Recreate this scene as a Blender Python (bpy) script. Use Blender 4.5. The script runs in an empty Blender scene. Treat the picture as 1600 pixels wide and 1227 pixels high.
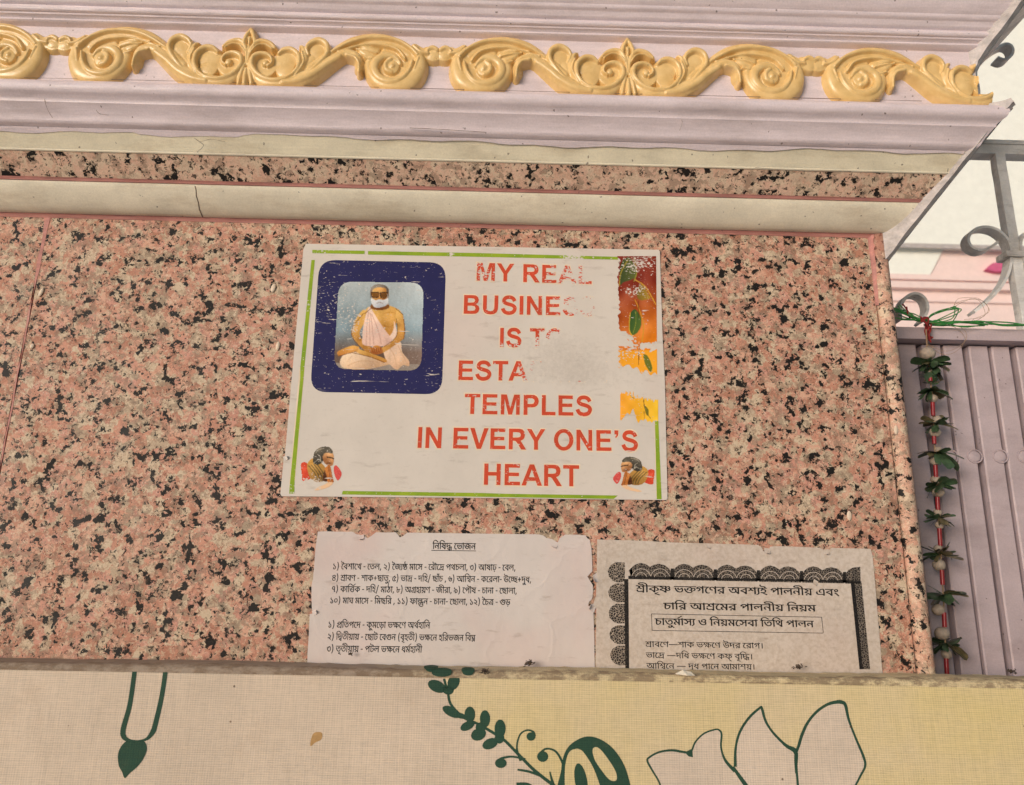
import bpy, bmesh, math, random
import numpy as np
from mathutils import Vector, Matrix
from mathutils.geometry import tessellate_polygon
random.seed(7); RNG = np.random.default_rng(7)
sc = bpy.context.scene
COL = sc.collection
R = math.radians

# ------------------------------------------------------------------ camera
# eye at the origin height, 0.845 m in front of the granite face (y = 0), looking up about 15 degrees
EYE = np.array([0., -0.845, 0.]); FPX = 1211.; CX = 800.; CY = 613.5
_z = np.array([90., 4558., FPX]); _z /= np.linalg.norm(_z)
_x = np.array([1., -(90 + .011*FPX)/4558, .011]); _x -= _z*_x.dot(_z); _x /= np.linalg.norm(_x)
_y = -np.cross(_z, _x)
AX = np.array([_x, _y, _z])                       # world axes seen from the camera (right, up, forward)
cam_d = bpy.data.cameras.new('camera'); cam = bpy.data.objects.new('camera', cam_d); COL.objects.link(cam)
cam_d.sensor_fit = 'HORIZONTAL'; cam_d.sensor_width = 36; cam_d.lens = 36*FPX/1600
cam_d.clip_start = .02; cam_d.clip_end = 400
cm = Matrix.Identity(4)
for i in range(3):
    cm[i][0] = AX[i][0]; cm[i][1] = AX[i][1]; cm[i][2] = -AX[i][2]; cm[i][3] = EYE[i]
cam.matrix_world = cm
cam_d.dof.use_dof = True; cam_d.dof.focus_distance = .86; cam_d.dof.aperture_fstop = 9
sc.camera = cam

# ------------------------------------------------------------------ light
SUN_EL, SUN_AZ = R(6), math.atan2(-.62, -.78)    # soft light from the left, behind the viewer
w = bpy.data.worlds.new('World'); sc.world = w; w.use_nodes = True
nt = w.node_tree
sky = nt.nodes.new('ShaderNodeTexSky'); sky.sky_type = 'NISHITA'; sky.sun_disc = False
sky.sun_elevation = SUN_EL; sky.sun_rotation = SUN_AZ; sky.dust_density = 2; sky.ozone_density = 1.5; sky.air_density = 1
nt.links.new(sky.outputs[0], nt.nodes['Background'].inputs[0]); nt.nodes['Background'].inputs[1].default_value = .1
sd = bpy.data.lights.new('sun', 'SUN'); sd.energy = 1.55; sd.angle = R(28); sd.color = (1, .985, .975)
sun = bpy.data.objects.new('sun', sd); COL.objects.link(sun)
dv = Vector((math.sin(SUN_AZ)*math.cos(SUN_EL), math.cos(SUN_AZ)*math.cos(SUN_EL), math.sin(SUN_EL)))
sun.rotation_euler = dv.to_track_quat('Z', 'Y').to_euler(); sun.location = dv*8
sc.view_settings.view_transform = 'Standard'; sc.view_settings.look = 'None'
sc.view_settings.gamma = 1; sc.view_settings.exposure = 0.6

# ------------------------------------------------------------------ helpers
def at(px, py, y=0.):
    """point of the plane at depth y that the photograph shows at px, py (1600 x 1227)"""
    r = AX @ np.array([px-CX, CY-py, FPX]); t = (y-EYE[1])/r[1]
    return EYE + r*t
def mk(name, verts, faces, m=None, parent=None, smooth=None):
    me = bpy.data.meshes.new(name); me.from_pydata([tuple(map(float, v)) for v in verts], [], faces); me.update()
    o = bpy.data.objects.new(name, me); COL.objects.link(o)
    if m: me.materials.append(m)
    if parent: o.parent = parent
    if smooth is not None:
        for p in me.polygons: p.use_smooth = True
        if smooth < 180: me.set_sharp_from_angle(angle=R(smooth))
    return o
def tag(o, label, cat, group=None, kind=None):
    o['label'] = label; o['category'] = cat
    if group: o['group'] = group
    if kind: o['kind'] = kind
    return o
def root(name, label, cat, group=None, loc=(0, 0, 0)):
    o = bpy.data.objects.new(name, None); COL.objects.link(o); o.location = loc; o.empty_display_size = .02
    return tag(o, label, cat, group)
class MB:
    def __init__(s): s.v = []; s.f = []
    def add(s, v, f):
        k = len(s.v); s.v += [tuple(map(float, q)) for q in v]; s.f += [tuple(i+k for i in q) for q in f]; return s
    def box(s, x0, x1, y0, y1, z0, z1):
        return s.add([(x, y, z) for z in (z0, z1) for y in (y0, y1) for x in (x0, x1)],
            [(0, 2, 3, 1), (4, 5, 7, 6), (0, 1, 5, 4), (2, 6, 7, 3), (0, 4, 6, 2), (1, 3, 7, 5)])
    def tube(s, pts, r, n=8, cap=True):
        pts = [np.array(p, float) for p in pts]; rs = r if hasattr(r, '__len__') else [r]*len(pts); V = []; F = []
        for i, p in enumerate(pts):
            t = pts[min(i+1, len(pts)-1)]-pts[max(i-1, 0)]; t /= np.linalg.norm(t)+1e-12
            a = np.cross(t, (0.13, .97, .2)); a /= np.linalg.norm(a)+1e-12; b = np.cross(t, a)
            for k in range(n):
                q = 2*math.pi*k/n; V.append(p+rs[i]*(math.cos(q)*a+math.sin(q)*b))
        for i in range(len(pts)-1):
            for k in range(n): F.append((i*n+k, i*n+(k+1) % n, (i+1)*n+(k+1) % n, (i+1)*n+k))
        if cap: F += [tuple(range(n))[::-1], tuple(range((len(pts)-1)*n, len(pts)*n))]
        return s.add(V, F)
    def bar(s, pts, hw, hd):
        """flat bar: pts in 3D on a plane y = const, half width hw in that plane, half depth hd along y"""
        pts = [np.array(p, float) for p in pts]; V = []; F = []
        for i, p in enumerate(pts):
            t = pts[min(i+1, len(pts)-1)]-pts[max(i-1, 0)]; n = np.array([-t[2], 0, t[0]]); n /= np.linalg.norm(n)+1e-12
            V += [p+n*hw+(0, -hd, 0), p-n*hw+(0, -hd, 0), p-n*hw+(0, hd, 0), p+n*hw+(0, hd, 0)]
        for i in range(len(pts)-1):
            for k in range(4): F.append((i*4+k, i*4+(k+1) % 4, i*4+4+(k+1) % 4, i*4+4+k))
        F += [(3, 2, 1, 0), tuple(len(pts)*4-4+k for k in range(4))]
        return s.add(V, F)
    def ell(s, c, rx, ry, rz, n=14, m=8, jit=0):
        V = []; F = []
        for j in range(m+1):
            for i in range(n):
                a = 2*math.pi*i/n; b = math.pi*j/m; q = 1+random.uniform(-jit, jit)
                V.append((c[0]+rx*q*math.cos(a)*math.sin(b), c[1]+ry*q*math.sin(a)*math.sin(b), c[2]+rz*q*math.cos(b)))
        for j in range(m):
            for i in range(n): F.append((j*n+i, j*n+(i+1) % n, (j+1)*n+(i+1) % n, (j+1)*n+i))
        return s.add(V, F)
    def build(s, name, m, parent=None, smooth=None): return mk(name, s.v, s.f, m, parent, smooth)
def spline(P, n=8, closed=False):
    P = [np.array(p, float) for p in P]; L = len(P); out = []
    for i in range(L if closed else L-1):
        g = (lambda k: P[k % L]) if closed else (lambda k: P[min(max(k, 0), L-1)])
        a, b, c, d = g(i-1), g(i), g(i+1), g(i+2)
        for k in range(n):
            t = k/n; out.append(.5*(2*b+(c-a)*t+(2*a-5*b+4*c-d)*t*t+(3*b-a-3*c+d)*t**3))
    if not closed: out.append(P[-1])
    return out
def area(c): return .5*sum(c[i-1][0]*c[i][1]-c[i][0]*c[i-1][1] for i in range(len(c)))
def fill(contours):
    """flat fill of one outer contour with holes: 2D vertices and triangles"""
    vs = [tuple(p[:2]) for c in contours for p in c]
    tr = tessellate_polygon([[Vector((p[0], p[1], 0)) for p in c] for c in contours])
    out = []
    for t in tr:
        a, b, c = (vs[i] for i in t)
        s = (b[0]-a[0])*(c[1]-a[1])-(c[0]-a[0])*(b[1]-a[1])
        if abs(s) > 1e-14: out.append(tuple(t))
    return vs, out
def ribbon(pts, wid):
    """outline of a brush stroke: pts 2D, full width per point"""
    pts = [np.array(p[:2], float) for p in pts]; ws = wid if hasattr(wid, '__len__') else [wid]*len(pts)
    V = []; F = []
    for i, p in enumerate(pts):
        t = pts[min(i+1, len(pts)-1)]-pts[max(i-1, 0)]; n = np.array([-t[1], t[0]]); n /= np.linalg.norm(n)+1e-12
        V += [p+n*ws[i]/2, p-n*ws[i]/2]
    for i in range(len(pts)-1): F.append((2*i, 2*i+1, 2*i+3, 2*i+2))
    return V, F
def oval(cx, cy, rx, ry, rot=0, n=20):
    c, s = math.cos(R(rot)), math.sin(R(rot))
    return [(cx+rx*math.cos(a)*c-ry*math.sin(a)*s, cy+rx*math.cos(a)*s+ry*math.sin(a)*c) for a in np.linspace(0, 2*math.pi, n, endpoint=False)]
def inside(poly, X, Y):
    r = np.zeros(X.shape, bool); L = len(poly)
    for i in range(L):
        (xa, ya), (xb, yb) = poly[i-1][:2], poly[i][:2]
        if ya == yb: continue
        m = (ya > Y) != (yb > Y); r ^= m & (X < (xb-xa)*(Y-ya)/(yb-ya)+xa)
    return r

# ------------------------------------------------------------------ materials
def lin(r, g, b):
    f = lambda c: (c/255/12.92 if c <= 10 else ((c/255+.055)/1.055)**2.4)
    return (f(r), f(g), f(b), 1)
class NT:
    def __init__(s, name, rough=.6, spec=.4, metal=0):
        s.m = bpy.data.materials.new(name); s.m.use_nodes = True; s.t = s.m.node_tree; s.b = s.t.nodes['Principled BSDF']
        s.set(s.b.inputs['Roughness'], rough); s.b.inputs['Specular IOR Level'].default_value = spec; s.b.inputs['Metallic'].default_value = metal
        s.pos = s.t.nodes.new('ShaderNodeNewGeometry').outputs['Position']
    def set(s, sock, v):
        if isinstance(v, bpy.types.NodeSocket): s.t.links.new(v, sock)
        elif isinstance(v, tuple) and sock.type == 'VECTOR' and len(v) == 4: sock.default_value = v[:3]
        else: sock.default_value = v
    def scale(s, v, k, off=(0, 0, 0)):
        n = s.t.nodes.new('ShaderNodeMapping'); s.set(n.inputs[0], v); n.inputs['Scale'].default_value = k; n.inputs['Location'].default_value = off; return n.outputs[0]
    def noise(s, scale, detail=3, rough=.55, v=None, dist=0, out='Fac'):
        n = s.t.nodes.new('ShaderNodeTexNoise'); s.set(n.inputs['Vector'], s.pos if v is None else v)
        n.inputs['Scale'].default_value = scale; n.inputs['Detail'].default_value = detail; n.inputs['Roughness'].default_value = rough; n.inputs['Distortion'].default_value = dist
        return n.outputs[out]
    def voro(s, scale, v=None, out='Color', feat='F1', rnd=1):
        n = s.t.nodes.new('ShaderNodeTexVoronoi'); n.feature = feat; s.set(n.inputs['Vector'], s.pos if v is None else v)
        n.inputs['Scale'].default_value = scale; n.inputs['Randomness'].default_value = rnd; return n.outputs[out]
    def ramp(s, f, stops, interp='LINEAR'):
        n = s.t.nodes.new('ShaderNodeValToRGB'); s.set(n.inputs[0], f); e = n.color_ramp.elements; n.color_ramp.interpolation = interp
        while len(e) < len(stops): e.new(.5)
        for q, (p, c) in zip(e, sorted(stops)): q.position = p; q.color = c if isinstance(c, tuple) else (c, c, c, 1)
        return n.outputs[0]
    def mix(s, f, a, b, mode='MIX'):
        n = s.t.nodes.new('ShaderNodeMix'); n.data_type = 'RGBA'; n.blend_type = mode
        s.set(n.inputs[0], f); s.set(n.inputs[6], a); s.set(n.inputs[7], b); return n.outputs[2]
    def math(s, op, a, b=0., clamp=False):
        n = s.t.nodes.new('ShaderNodeMath'); n.operation = op; n.use_clamp = clamp; s.set(n.inputs[0], a); s.set(n.inputs[1], b); return n.outputs[0]
    def vmath(s, op, a, b, k=None):
        n = s.t.nodes.new('ShaderNodeVectorMath'); n.operation = op; s.set(n.inputs[0], a); s.set(n.inputs[1], b)
        if k is not None: n.inputs['Scale'].default_value = k
        return n.outputs['Value' if op in ('LENGTH', 'DISTANCE', 'DOT_PRODUCT') else 'Vector']
    def sep(s, v):
        n = s.t.nodes.new('ShaderNodeSeparateXYZ'); s.set(n.inputs[0], v); return n.outputs
    def bump(s, h, strength=.3, dist=.001):
        n = s.t.nodes.new('ShaderNodeBump'); s.set(n.inputs['Height'], h); n.inputs['Strength'].default_value = strength; n.inputs['Distance'].default_value = dist
        s.set(s.b.inputs['Normal'], n.outputs[0]); return s
    def col(s, c): s.set(s.b.inputs['Base Color'], c); return s.m

def granite(name, dark=1., dusty=0., off=0., red=False):
    n = NT(name, .5, .14)
    if off: n.pos = n.scale(n.pos, (1, 1, 1), (off, 0, off*.7))
    wv = n.vmath('SUBTRACT', n.noise(190, 3, .6, out='Color'), (.5, .5, .5)); sc1 = n.vmath('SCALE', wv, (0, 0, 0), .011); p1 = n.vmath('ADD', n.pos, sc1)
    wv2 = n.vmath('SUBTRACT', n.noise(420, 3, .65, out='Color'), (.5, .5, .5)); p2 = n.vmath('ADD', p1, n.vmath('SCALE', wv2, (0, 0, 0), .006))
    a = n.sep(n.voro(104, p2))[0]; b = n.sep(n.voro(270, p2))[0]; c = n.sep(n.voro(480, p2))[1]
    base = n.ramp(a, [(0, lin(206, 151, 129)), (.2, lin(194, 140, 118)), (.36, lin(213, 167, 144)), (.5, lin(184, 131, 109)), (.6, lin(208, 186, 160)), (.76, lin(190, 168, 144)), (.86, lin(206, 152, 134))], 'CONSTANT')
    base = n.mix(n.ramp(b, [(0, 0.), (.78, 0.), (.785, .6), (1, .8)], 'CONSTANT'), base, lin(208, 188, 162))
    base = n.mix(n.ramp(n.sep(n.voro(330, p2))[2], [(0, .4), (.08, 0.), (.93, 0.), (.935, .4)], 'CONSTANT'), base, lin(166, 112, 94))
    base = n.mix(n.ramp(c, [(0, .6), (.07, 0.), (.95, 0.), (.955, .6)], 'CONSTANT'), base, lin(150, 128, 110))
    base = n.mix(n.ramp(n.sep(n.voro(760, p2))[0], [(0, .7), (.05, 0.)], 'CONSTANT'), base, lin(226, 208, 186))
    ed = n.voro(150, p2, 'Distance', 'DISTANCE_TO_EDGE')
    base = n.mix(n.math('MULTIPLY', n.ramp(ed, [(0, .75), (.035, .5), (.07, 0.)]), n.ramp(n.noise(70, 2), [(.45, 0.), (.6, 1.)])), base, lin(136, 96, 80))
    if dusty: base = n.mix(n.math('MULTIPLY', n.ramp(n.noise(30, 4), [(.3, .5), (.7, 1.)]), dusty), base, lin(240, 212, 188))
    k = n.math('ADD', n.noise(60, 1.2, .5, n.scale(n.pos, (1, 1, 1.15), (.37, .2, .11))), n.math('MULTIPLY', n.math('SUBTRACT', n.sep(n.voro(190, p2))[2], .5), .34))
    k2 = n.math('ADD', n.noise(52, 2, .5, n.scale(n.pos, (1, 1, 1), (1.7, .2, .6))), n.math('MULTIPLY', n.math('SUBTRACT', n.sep(n.voro(170, p2))[1], .5), .42))
    g = n.math('MAXIMUM', n.math('ADD', k2, -.015), n.math('SUBTRACT', k, .01))
    base = n.mix(n.ramp(g, [(0, 0.), (.615, 0.), (.62, .5), (1, .75)], 'CONSTANT'), base, lin(126, 110, 94))
    t = .645-.02*(dark-1)
    base = n.mix(n.ramp(k, [(0, 0.), (t, 0.), (t+.004, .98)], 'CONSTANT'), base, lin(24, 24, 25))
    s = n.sep(n.voro(400, p2))[0]
    base = n.mix(n.ramp(s, [(0, .9), (.075, 0.)], 'CONSTANT'), base, lin(48, 42, 38))
    base = n.mix(.9, base, n.ramp(n.noise(700, 2), [(.25, .78), (.75, 1.05)]), 'MULTIPLY')
    if red: base = n.mix(n.math('MULTIPLY', n.ramp(n.math('ADD', n.sep(n.pos)[2], n.math('MULTIPLY', n.noise(45, 4), .09)), [(.425, 0.), (.47, 1.)]), .7), base, lin(150, 96, 82))
    n.set(n.b.inputs['Roughness'], n.ramp(n.noise(25, 4), [(.3, .4), (.7, .65)]))
    return n.col(base)
M = {}
M['granite'] = granite('pink_granite'); M['granite_left'] = granite('pink_granite_offcut', .9, 0., 3.7); M['granite_dusty'] = granite('dusty_pink_granite', .15, .6); M['granite_edge'] = granite('pale_granite_edge', .8, .3, 0., True)
def paint(name, c, var=.06, rough=.45, streak=True, dirt=.5, dcol=(150, 128, 118), bump=.35):
    n = NT(name, rough, .4)
    st = n.scale(n.pos, (1, 6, 6)) if streak else n.pos
    f = n.noise(22, 5, .6, st); base = n.mix(n.ramp(f, [(.3, 0.), (.7, 1.)]), lin(*c), lin(*[q*(1-var) for q in c]))
    d = n.math('MULTIPLY', n.ramp(n.noise(9, 6, .7, n.scale(n.pos, (1, 3, 3))), [(.5, 0.), (.75, 1.)]), dirt)
    base = n.mix(d, base, lin(*dcol))
    sp = n.voro(120, n.vmath('ADD', n.pos, n.vmath('SCALE', n.noise(300, 2, out='Color'), (0, 0, 0), .004)), 'Distance')
    gate = n.sep(n.voro(120, None))[0]
    spot = n.math('MULTIPLY', n.ramp(sp, [(0, 1.), (.10, .9), (.15, 0.)]), n.ramp(gate, [(0, 1.), (.16, 1.), (.165, 0.)], 'CONSTANT'))
    base = n.mix(.5, base, n.ramp(n.noise(520, 3, .7), [(.3, .8), (.7, 1.08)]), 'MULTIPLY')
    base = n.mix(n.math('MULTIPLY', spot, .8), base, lin(92, 76, 70))
    h = n.math('ADD', n.noise(60, 4, .6, n.scale(n.pos, (.4, 5, 5))), n.math('MULTIPLY', n.noise(160, 3), .5))
    n.bump(h, bump, .0012)
    n.set(n.b.inputs['Roughness'], n.ramp(n.noise(35, 4), [(.3, rough-.1), (.7, rough+.15)]))
    return n.col(base)
M['lilac'] = paint('lilac_oil_paint', (230, 215, 220), .07, .42, True, .4, (164, 148, 146))
M['cream'] = paint('cream_marble', (238, 228, 202), .1, .5, False, .55, (158, 134, 100), .25)
M['marble'] = paint('pale_marble', (246, 236, 214), .09, .4, False, .5, (168, 142, 110), .2)
M['cream_pale'] = paint('pale_cement_lip', (236, 226, 202), .1, .6, True, .4)
M['grout'] = paint('red_oxide_grout', (204, 140, 130), .2, .6, True, .6, (140, 84, 72), .6)
M['silver'] = paint('silver_grey_paint', (212, 204, 202), .2, .38, True, .6, (120, 108, 102), .9)
M['gate'] = paint('mauve_metal_paint', (194, 176, 180), .08, .42, False, .35, (120, 98, 94), .3)
M['gate_gap_shade'] = paint('gap_shade_mauve', (84, 70, 68), .1, .6, False, .3)  # gate mauve darkened: shade between the slats put into the colour
M['iron'] = paint('silver_iron_paint', (242, 238, 234), .2, .4, False, .8, (110, 98, 90), 1.)
M['plaster'] = paint('grey_plaster', (150, 138, 130), .1, .8)
M['white_wall'] = paint('white_wall_paint', (250, 252, 245), .03, .7, False, .1, (205, 208, 200), .1)
M['pink_wall'] = paint('pink_wall_paint', (250, 226, 222), .04, .7, False, .12, (220, 190, 186), .1)
M['magenta'] = paint('magenta_paint', (226, 108, 152), .1, .6, False, .2)
def gold():
    n = NT('ochre_gold_paint', .22, .5)
    f = n.noise(70, 4, .6); base = n.mix(n.ramp(f, [(.3, 0.), (.7, 1.)]), lin(233, 199, 138), lin(216, 178, 112))
    sp = n.math('MULTIPLY', n.ramp(n.voro(130, None, 'Distance'), [(0, 1.), (.06, .8), (.1, 0.)]), n.ramp(n.sep(n.voro(130))[0], [(0, 1.), (.07, 1.), (.075, 0.)], 'CONSTANT'))
    base = n.mix(n.math('MULTIPLY', sp, .85), base, lin(70, 52, 34))
    n.bump(n.math('ADD', n.noise(110, 3), n.math('MULTIPLY', n.noise(420, 2), .25)), .4, .0012)
    n.set(n.b.inputs['Roughness'], n.ramp(n.noise(60, 3), [(.3, .24), (.7, .46)]))
    n.b.inputs['Coat Weight'].default_value = .25; n.b.inputs['Coat Roughness'].default_value = .15
    return n.col(base)
M['gold'] = gold()

# print materials: the ink has rubbed off to the paper in places
WEAR = [(945, 580, 30, 32, .2), (900, 430, 60, 40, .15), (757, 430, 30, 26, .11), (895, 480, 60, 26, .12), (922, 475, 45, 30, .16), (875, 530, 48, 34, .17), (900, 582, 75, 34, .27), (880, 560, 60, 40, .2), (815, 545, 45, 24, .08), (838, 590, 36, 30, .2),
        (995, 415, 45, 22, .12), (992, 455, 30, 14, .11), (985, 545, 30, 26, .12), (985, 588, 36, 18, .16), (480, 760, 36, 22, .13), (500, 395, 25, 12, .10), (705, 398, 6, 6, .2), (895, 403, 18, 8, .14), (560, 505, 40, 30, .07), (520, 470, 60, 34, .05), (1000, 620, 30, 10, .1)]
def paper_base(n, c, dirt=.5, pinkish=.15):
    b = n.mix(n.ramp(n.noise(14, 5, .6), [(.3, 0.), (.75, 1.)]), lin(*c), lin(*[q*.94 for q in c]))
    b = n.mix(n.math('MULTIPLY', n.ramp(n.noise(90, 5, .7, n.scale(n.pos, (.35, 1, 1.4))), [(.58, 0.), (.72, 1.)]), dirt), b, lin(158, 144, 134))
    b = n.mix(n.math('MULTIPLY', n.ramp(n.noise(8, 3, .5, n.scale(n.pos, (1, 1, 1), (3, 1, 2))), [(.5, 0.), (.7, 1.)]), pinkish), b, lin(206, 160, 156))
    return b
def blobs(n, lst):
    tot = None
    for (px, py, rx, ry, amp) in lst:
        c = at(px, py); k = 1/(rx*.000698), 1/(ry*.000698)
        d = n.vmath('LENGTH', n.vmath('MULTIPLY', n.vmath('SUBTRACT', n.pos, (c[0], 0, c[2])), (k[0], 0, k[1])), (0, 0, 0))
        f = n.math('MULTIPLY', n.math('SUBTRACT', 1.15, d, True), amp*1.5)
        tot = f if tot is None else n.math('ADD', tot, f)
    return tot
def greys(n, b):
    return n.mix(n.math('MULTIPLY', n.ramp(n.math('ADD', n.noise(240, 5, .75), blobs(n, [(880, 560, 80, 46, .2), (920, 590, 90, 26, .12)])), [(.56, 0.), (.9, 1.)]), .24), b, lin(138, 126, 116))
def worn(n, ink, thr=.655, scr=.06):
    f = n.math('ADD', n.noise(480, 4, .65, n.scale(n.pos, (.7, 1, 1.2))), n.math('MULTIPLY', n.noise(130, 2, .5), .35))
    f = n.math('ADD', n.math('SUBTRACT', f, .17), blobs(n, WEAR))
    sc_ = n.noise(34, 3, .72, n.scale(n.pos, (.6, 1, 8), (.31, 0, .17)), .6)
    m = n.math('MAXIMUM', n.ramp(f, [(thr, 0.), (thr+.035, 1.)]), n.ramp(sc_, [(.70-scr, 0.), (.72-scr, 1.)]))
    return n.mix(m, ink, greys(n, paper_base(n, (216, 207, 198), .4)))
def ink(name, c, thr=.655, scr=0., c2=None):
    n = NT(name, .6, .12); b = lin(*c)
    b = n.mix(n.ramp(n.noise(40, 4), [(.35, 0.), (.65, 1.)]), b, lin(*(c2 or [q*.93 for q in c])))
    return n.col(worn(n, b, thr, scr))
n = NT('sign_vinyl', .6, .12); M['sign_paper'] = n.col(greys(n, paper_base(n, (216, 207, 198), .4)))
M['ink_red'] = ink('red_ink', (208, 80, 54)); M['ink_green'] = ink('lime_green_ink', (126, 156, 44), .66, 0, (150, 172, 48)); M['ink_blue'] = ink('navy_ink', (42, 42, 90), .67, .045)
M['ink_halo'] = ink('cream_halo_ink', (232, 212, 186), .66)
n = NT('picture_ink', .6, .12); _a = n.t.nodes.new('ShaderNodeVertexColor'); _a.layer_name = 'Col'; M['picture'] = n.col(worn(n, _a.outputs[0], .665, .035))
n = NT('white_paper', .75, .2); _w = n.vmath('ADD', n.pos, n.vmath('SCALE', n.noise(30, 3, out='Color'), (0, 0, 0), .03)); n.bump(n.math('ADD', n.noise(35, 4), n.math('MULTIPLY', n.ramp(n.voro(13, _w, 'Distance', 'DISTANCE_TO_EDGE'), [(0, 1.), (.05, 0.)]), .22)), .4, .0025); M['paper_white'] = n.col(paper_base(n, (214, 204, 199), .5, .3))
n = NT('brown_paper', .75, .2); _w = n.vmath('ADD', n.pos, n.vmath('SCALE', n.noise(30, 3, out='Color'), (0, 0, 0), .03)); n.bump(n.math('ADD', n.noise(35, 4), n.math('MULTIPLY', n.ramp(n.voro(13, _w, 'Distance', 'DISTANCE_TO_EDGE'), [(0, 1.), (.05, 0.)]), .22)), .4, .0025); M['paper_brown'] = n.col(n.mix(n.ramp(n.noise(260, 4, .7), [(.4, 0.), (.75, .55)]), paper_base(n, (209, 196, 185), .6, .1), lin(160, 140, 118)))
def blackink(name, c=(38, 34, 34), fade=.35):
    n = NT(name, .7, .2); return n.col(n.mix(n.ramp(n.noise(700, 3, .6), [(.55, 0.), (.75, fade)]), lin(*c), lin(150, 136, 128)))
M['black'] = blackink('black_ink', (26, 24, 25), .2); M['black_worn'] = blackink('worn_black_ink', (32, 29, 28), .45)
def lace(name, ratio):
    n = NT(name, .7, .2); d = n.voro(430, None, 'Distance', 'DISTANCE_TO_EDGE')
    return n.col(n.mix(n.math('MULTIPLY', n.ramp(d, [(.03, 1.), (.09, 0.)]), ratio), lin(46, 42, 41), lin(184, 168, 152)))
M['lace'] = lace('lace_pattern_ink', .55); M['lace_pale'] = lace('worn_lace_pattern_ink', .95)

# woven banner cloth: one weave for the cloth and the inks printed on it
def cloth(name, c, c2=None, dirt=.35, mottled=0., edge=False, big=7):
    n = NT(name, .75, .25); s = n.sep(n.vmath('ADD', n.pos, n.vmath('SCALE', n.noise(60, 2, out='Color'), (0, 0, 0), .0012)))
    wx = n.math('SINE', n.math('MULTIPLY', s[0], 2*math.pi/.00235)); wz = n.math('SINE', n.math('MULTIPLY', s[2], 2*math.pi/.00195))
    h = n.math('ADD', n.math('MULTIPLY', wx, .5), n.math('MULTIPLY', wz, .8))
    h = n.math('ADD', h, n.math('MULTIPLY', n.math('SUBTRACT', n.noise(500, 2, .5, n.scale(n.pos, (.35, 1, 2))), .5), 2.5))
    h = n.math('ADD', h, n.math('MULTIPLY', n.math('SUBTRACT', n.noise(420, 2, .6, n.scale(n.pos, (1.6, 1, .10))), .5), 3.))
    h = n.math('ADD', h, n.math('MULTIPLY', n.math('SUBTRACT', n.noise(420, 2, .6, n.scale(n.pos, (.10, 1, 1.6))), .5), 2.2))
    h = n.math('ADD', n.math('MULTIPLY', h, .26), .5)
    b = n.mix(n.ramp(n.noise(big, 5, .6), [(.35, 0.), (.66, 1.)]), lin(*c), lin(*(c2 or [q*.93 for q in c])))
    b = n.mix(.9, b, n.ramp(h, [(.0, .70), (.5, .95), (1, 1.12)]), 'MULTIPLY')
    b = n.mix(n.math('MULTIPLY', n.ramp(n.noise(12, 6, .7), [(.56, 0.), (.78, 1.)]), dirt), b, lin(168, 138, 108))
    sp = n.math('MULTIPLY', n.ramp(n.voro(60, None, 'Distance'), [(0, 1.), (.05, .9), (.075, 0.)]), n.ramp(n.sep(n.voro(60))[0], [(0, 1.), (.16, 1.), (.165, 0.)], 'CONSTANT'))
    b = n.mix(n.math('MULTIPLY', sp, .85), b, lin(78, 58, 44))
    if edge:
        ps = n.sep(n.pos); f = n.noise(110, 6, .75, n.scale(n.pos, (.6, 1, 1)))
        lf = n.ramp(n.math('ADD', ps[0], n.math('MULTIPLY', n.noise(9, 3), .25)), [(0, .9), (.02, .75), (.14, .12), (.3, 0.)])
        b = n.mix(lf, b, lin(150, 134, 122))
        rim = n.ramp(n.math('ABSOLUTE', n.math('ADD', ps[1], .0575)), [(0, .16), (.006, .12), (.012, 0.), (1, 0.)])
        b = n.mix(n.math('MULTIPLY', n.ramp(n.math('ADD', f, rim), [(.56, 0.), (.70, 1.)]), .75), b, lin(118, 98, 80))
        b = n.mix(n.ramp(n.noise(420, 4, .7), [(.6, 0.), (.75, .5)]), b, lin(140, 120, 100))
    n.bump(h, .35, .0005); return n.col(b)
M['cloth'] = cloth('cream_woven_cloth', (216, 197, 177)); M['cloth_yellow'] = cloth('yellow_printed_cloth', (214, 194, 138), (214, 195, 164), .3, big=4.2)
M['cloth_petal'] = cloth('pale_petal_print', (216, 198, 180)); M['cloth_green'] = cloth('green_printed_cloth', (46, 78, 62), (42, 70, 56), .12)
M['cloth_dirty'] = cloth('dirty_folded_cloth', (220, 202, 162), (206, 186, 148), .4, edge=True)
def simple(name, c, rough=.5, var=.15, spec=.4, sc_=200):
    n = NT(name, rough, spec); return n.col(n.mix(n.ramp(n.noise(sc_, 3), [(.3, 0.), (.7, 1.)]), lin(*c), lin(*[q*(1-var) for q in c])))
M['bead'] = simple('chalky_bead', (196, 178, 160), .6, .2); M['leaf'] = simple('green_foil', (84, 110, 78), .3, .5, .6, 90); M['leaf_brown'] = simple('faded_foil', (128, 116, 84), .3, .4, .6, 90)
M['straw'] = simple('red_plastic_straw', (164, 44, 50), .3); M['red_thread'] = simple('red_thread', (160, 48, 46), .8, .3); M['green_twine'] = simple('green_nylon_twine', (62, 150, 70), .35, .3)
M['tan_thread'] = simple('tan_thread', (170, 140, 110), .8); M['rice'] = simple('dried_rice', (226, 206, 184), .5, .08); M['dust'] = simple('dust_fluff', (88, 74, 64), .95, .4); M['dark_line'] = simple('dirt_filled_crack', (140, 120, 106), .9, .3)
M['scrap'] = simple('white_paper_scrap', (232, 222, 204), .7); M['ground'] = simple('pale_stone_paving', (234, 230, 222), .8, .12, .3, 3); M['core'] = simple('rough_masonry', (150, 130, 116), .9)
# ------------------------------------------------------------------ ground
g = mk('ground', [(-60, -60, -1.5), (60, -60, -1.5), (60, 60, -1.5), (-60, 60, -1.5)], [(0, 1, 2, 3)], M['ground']); g['kind'] = 'structure'

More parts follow.
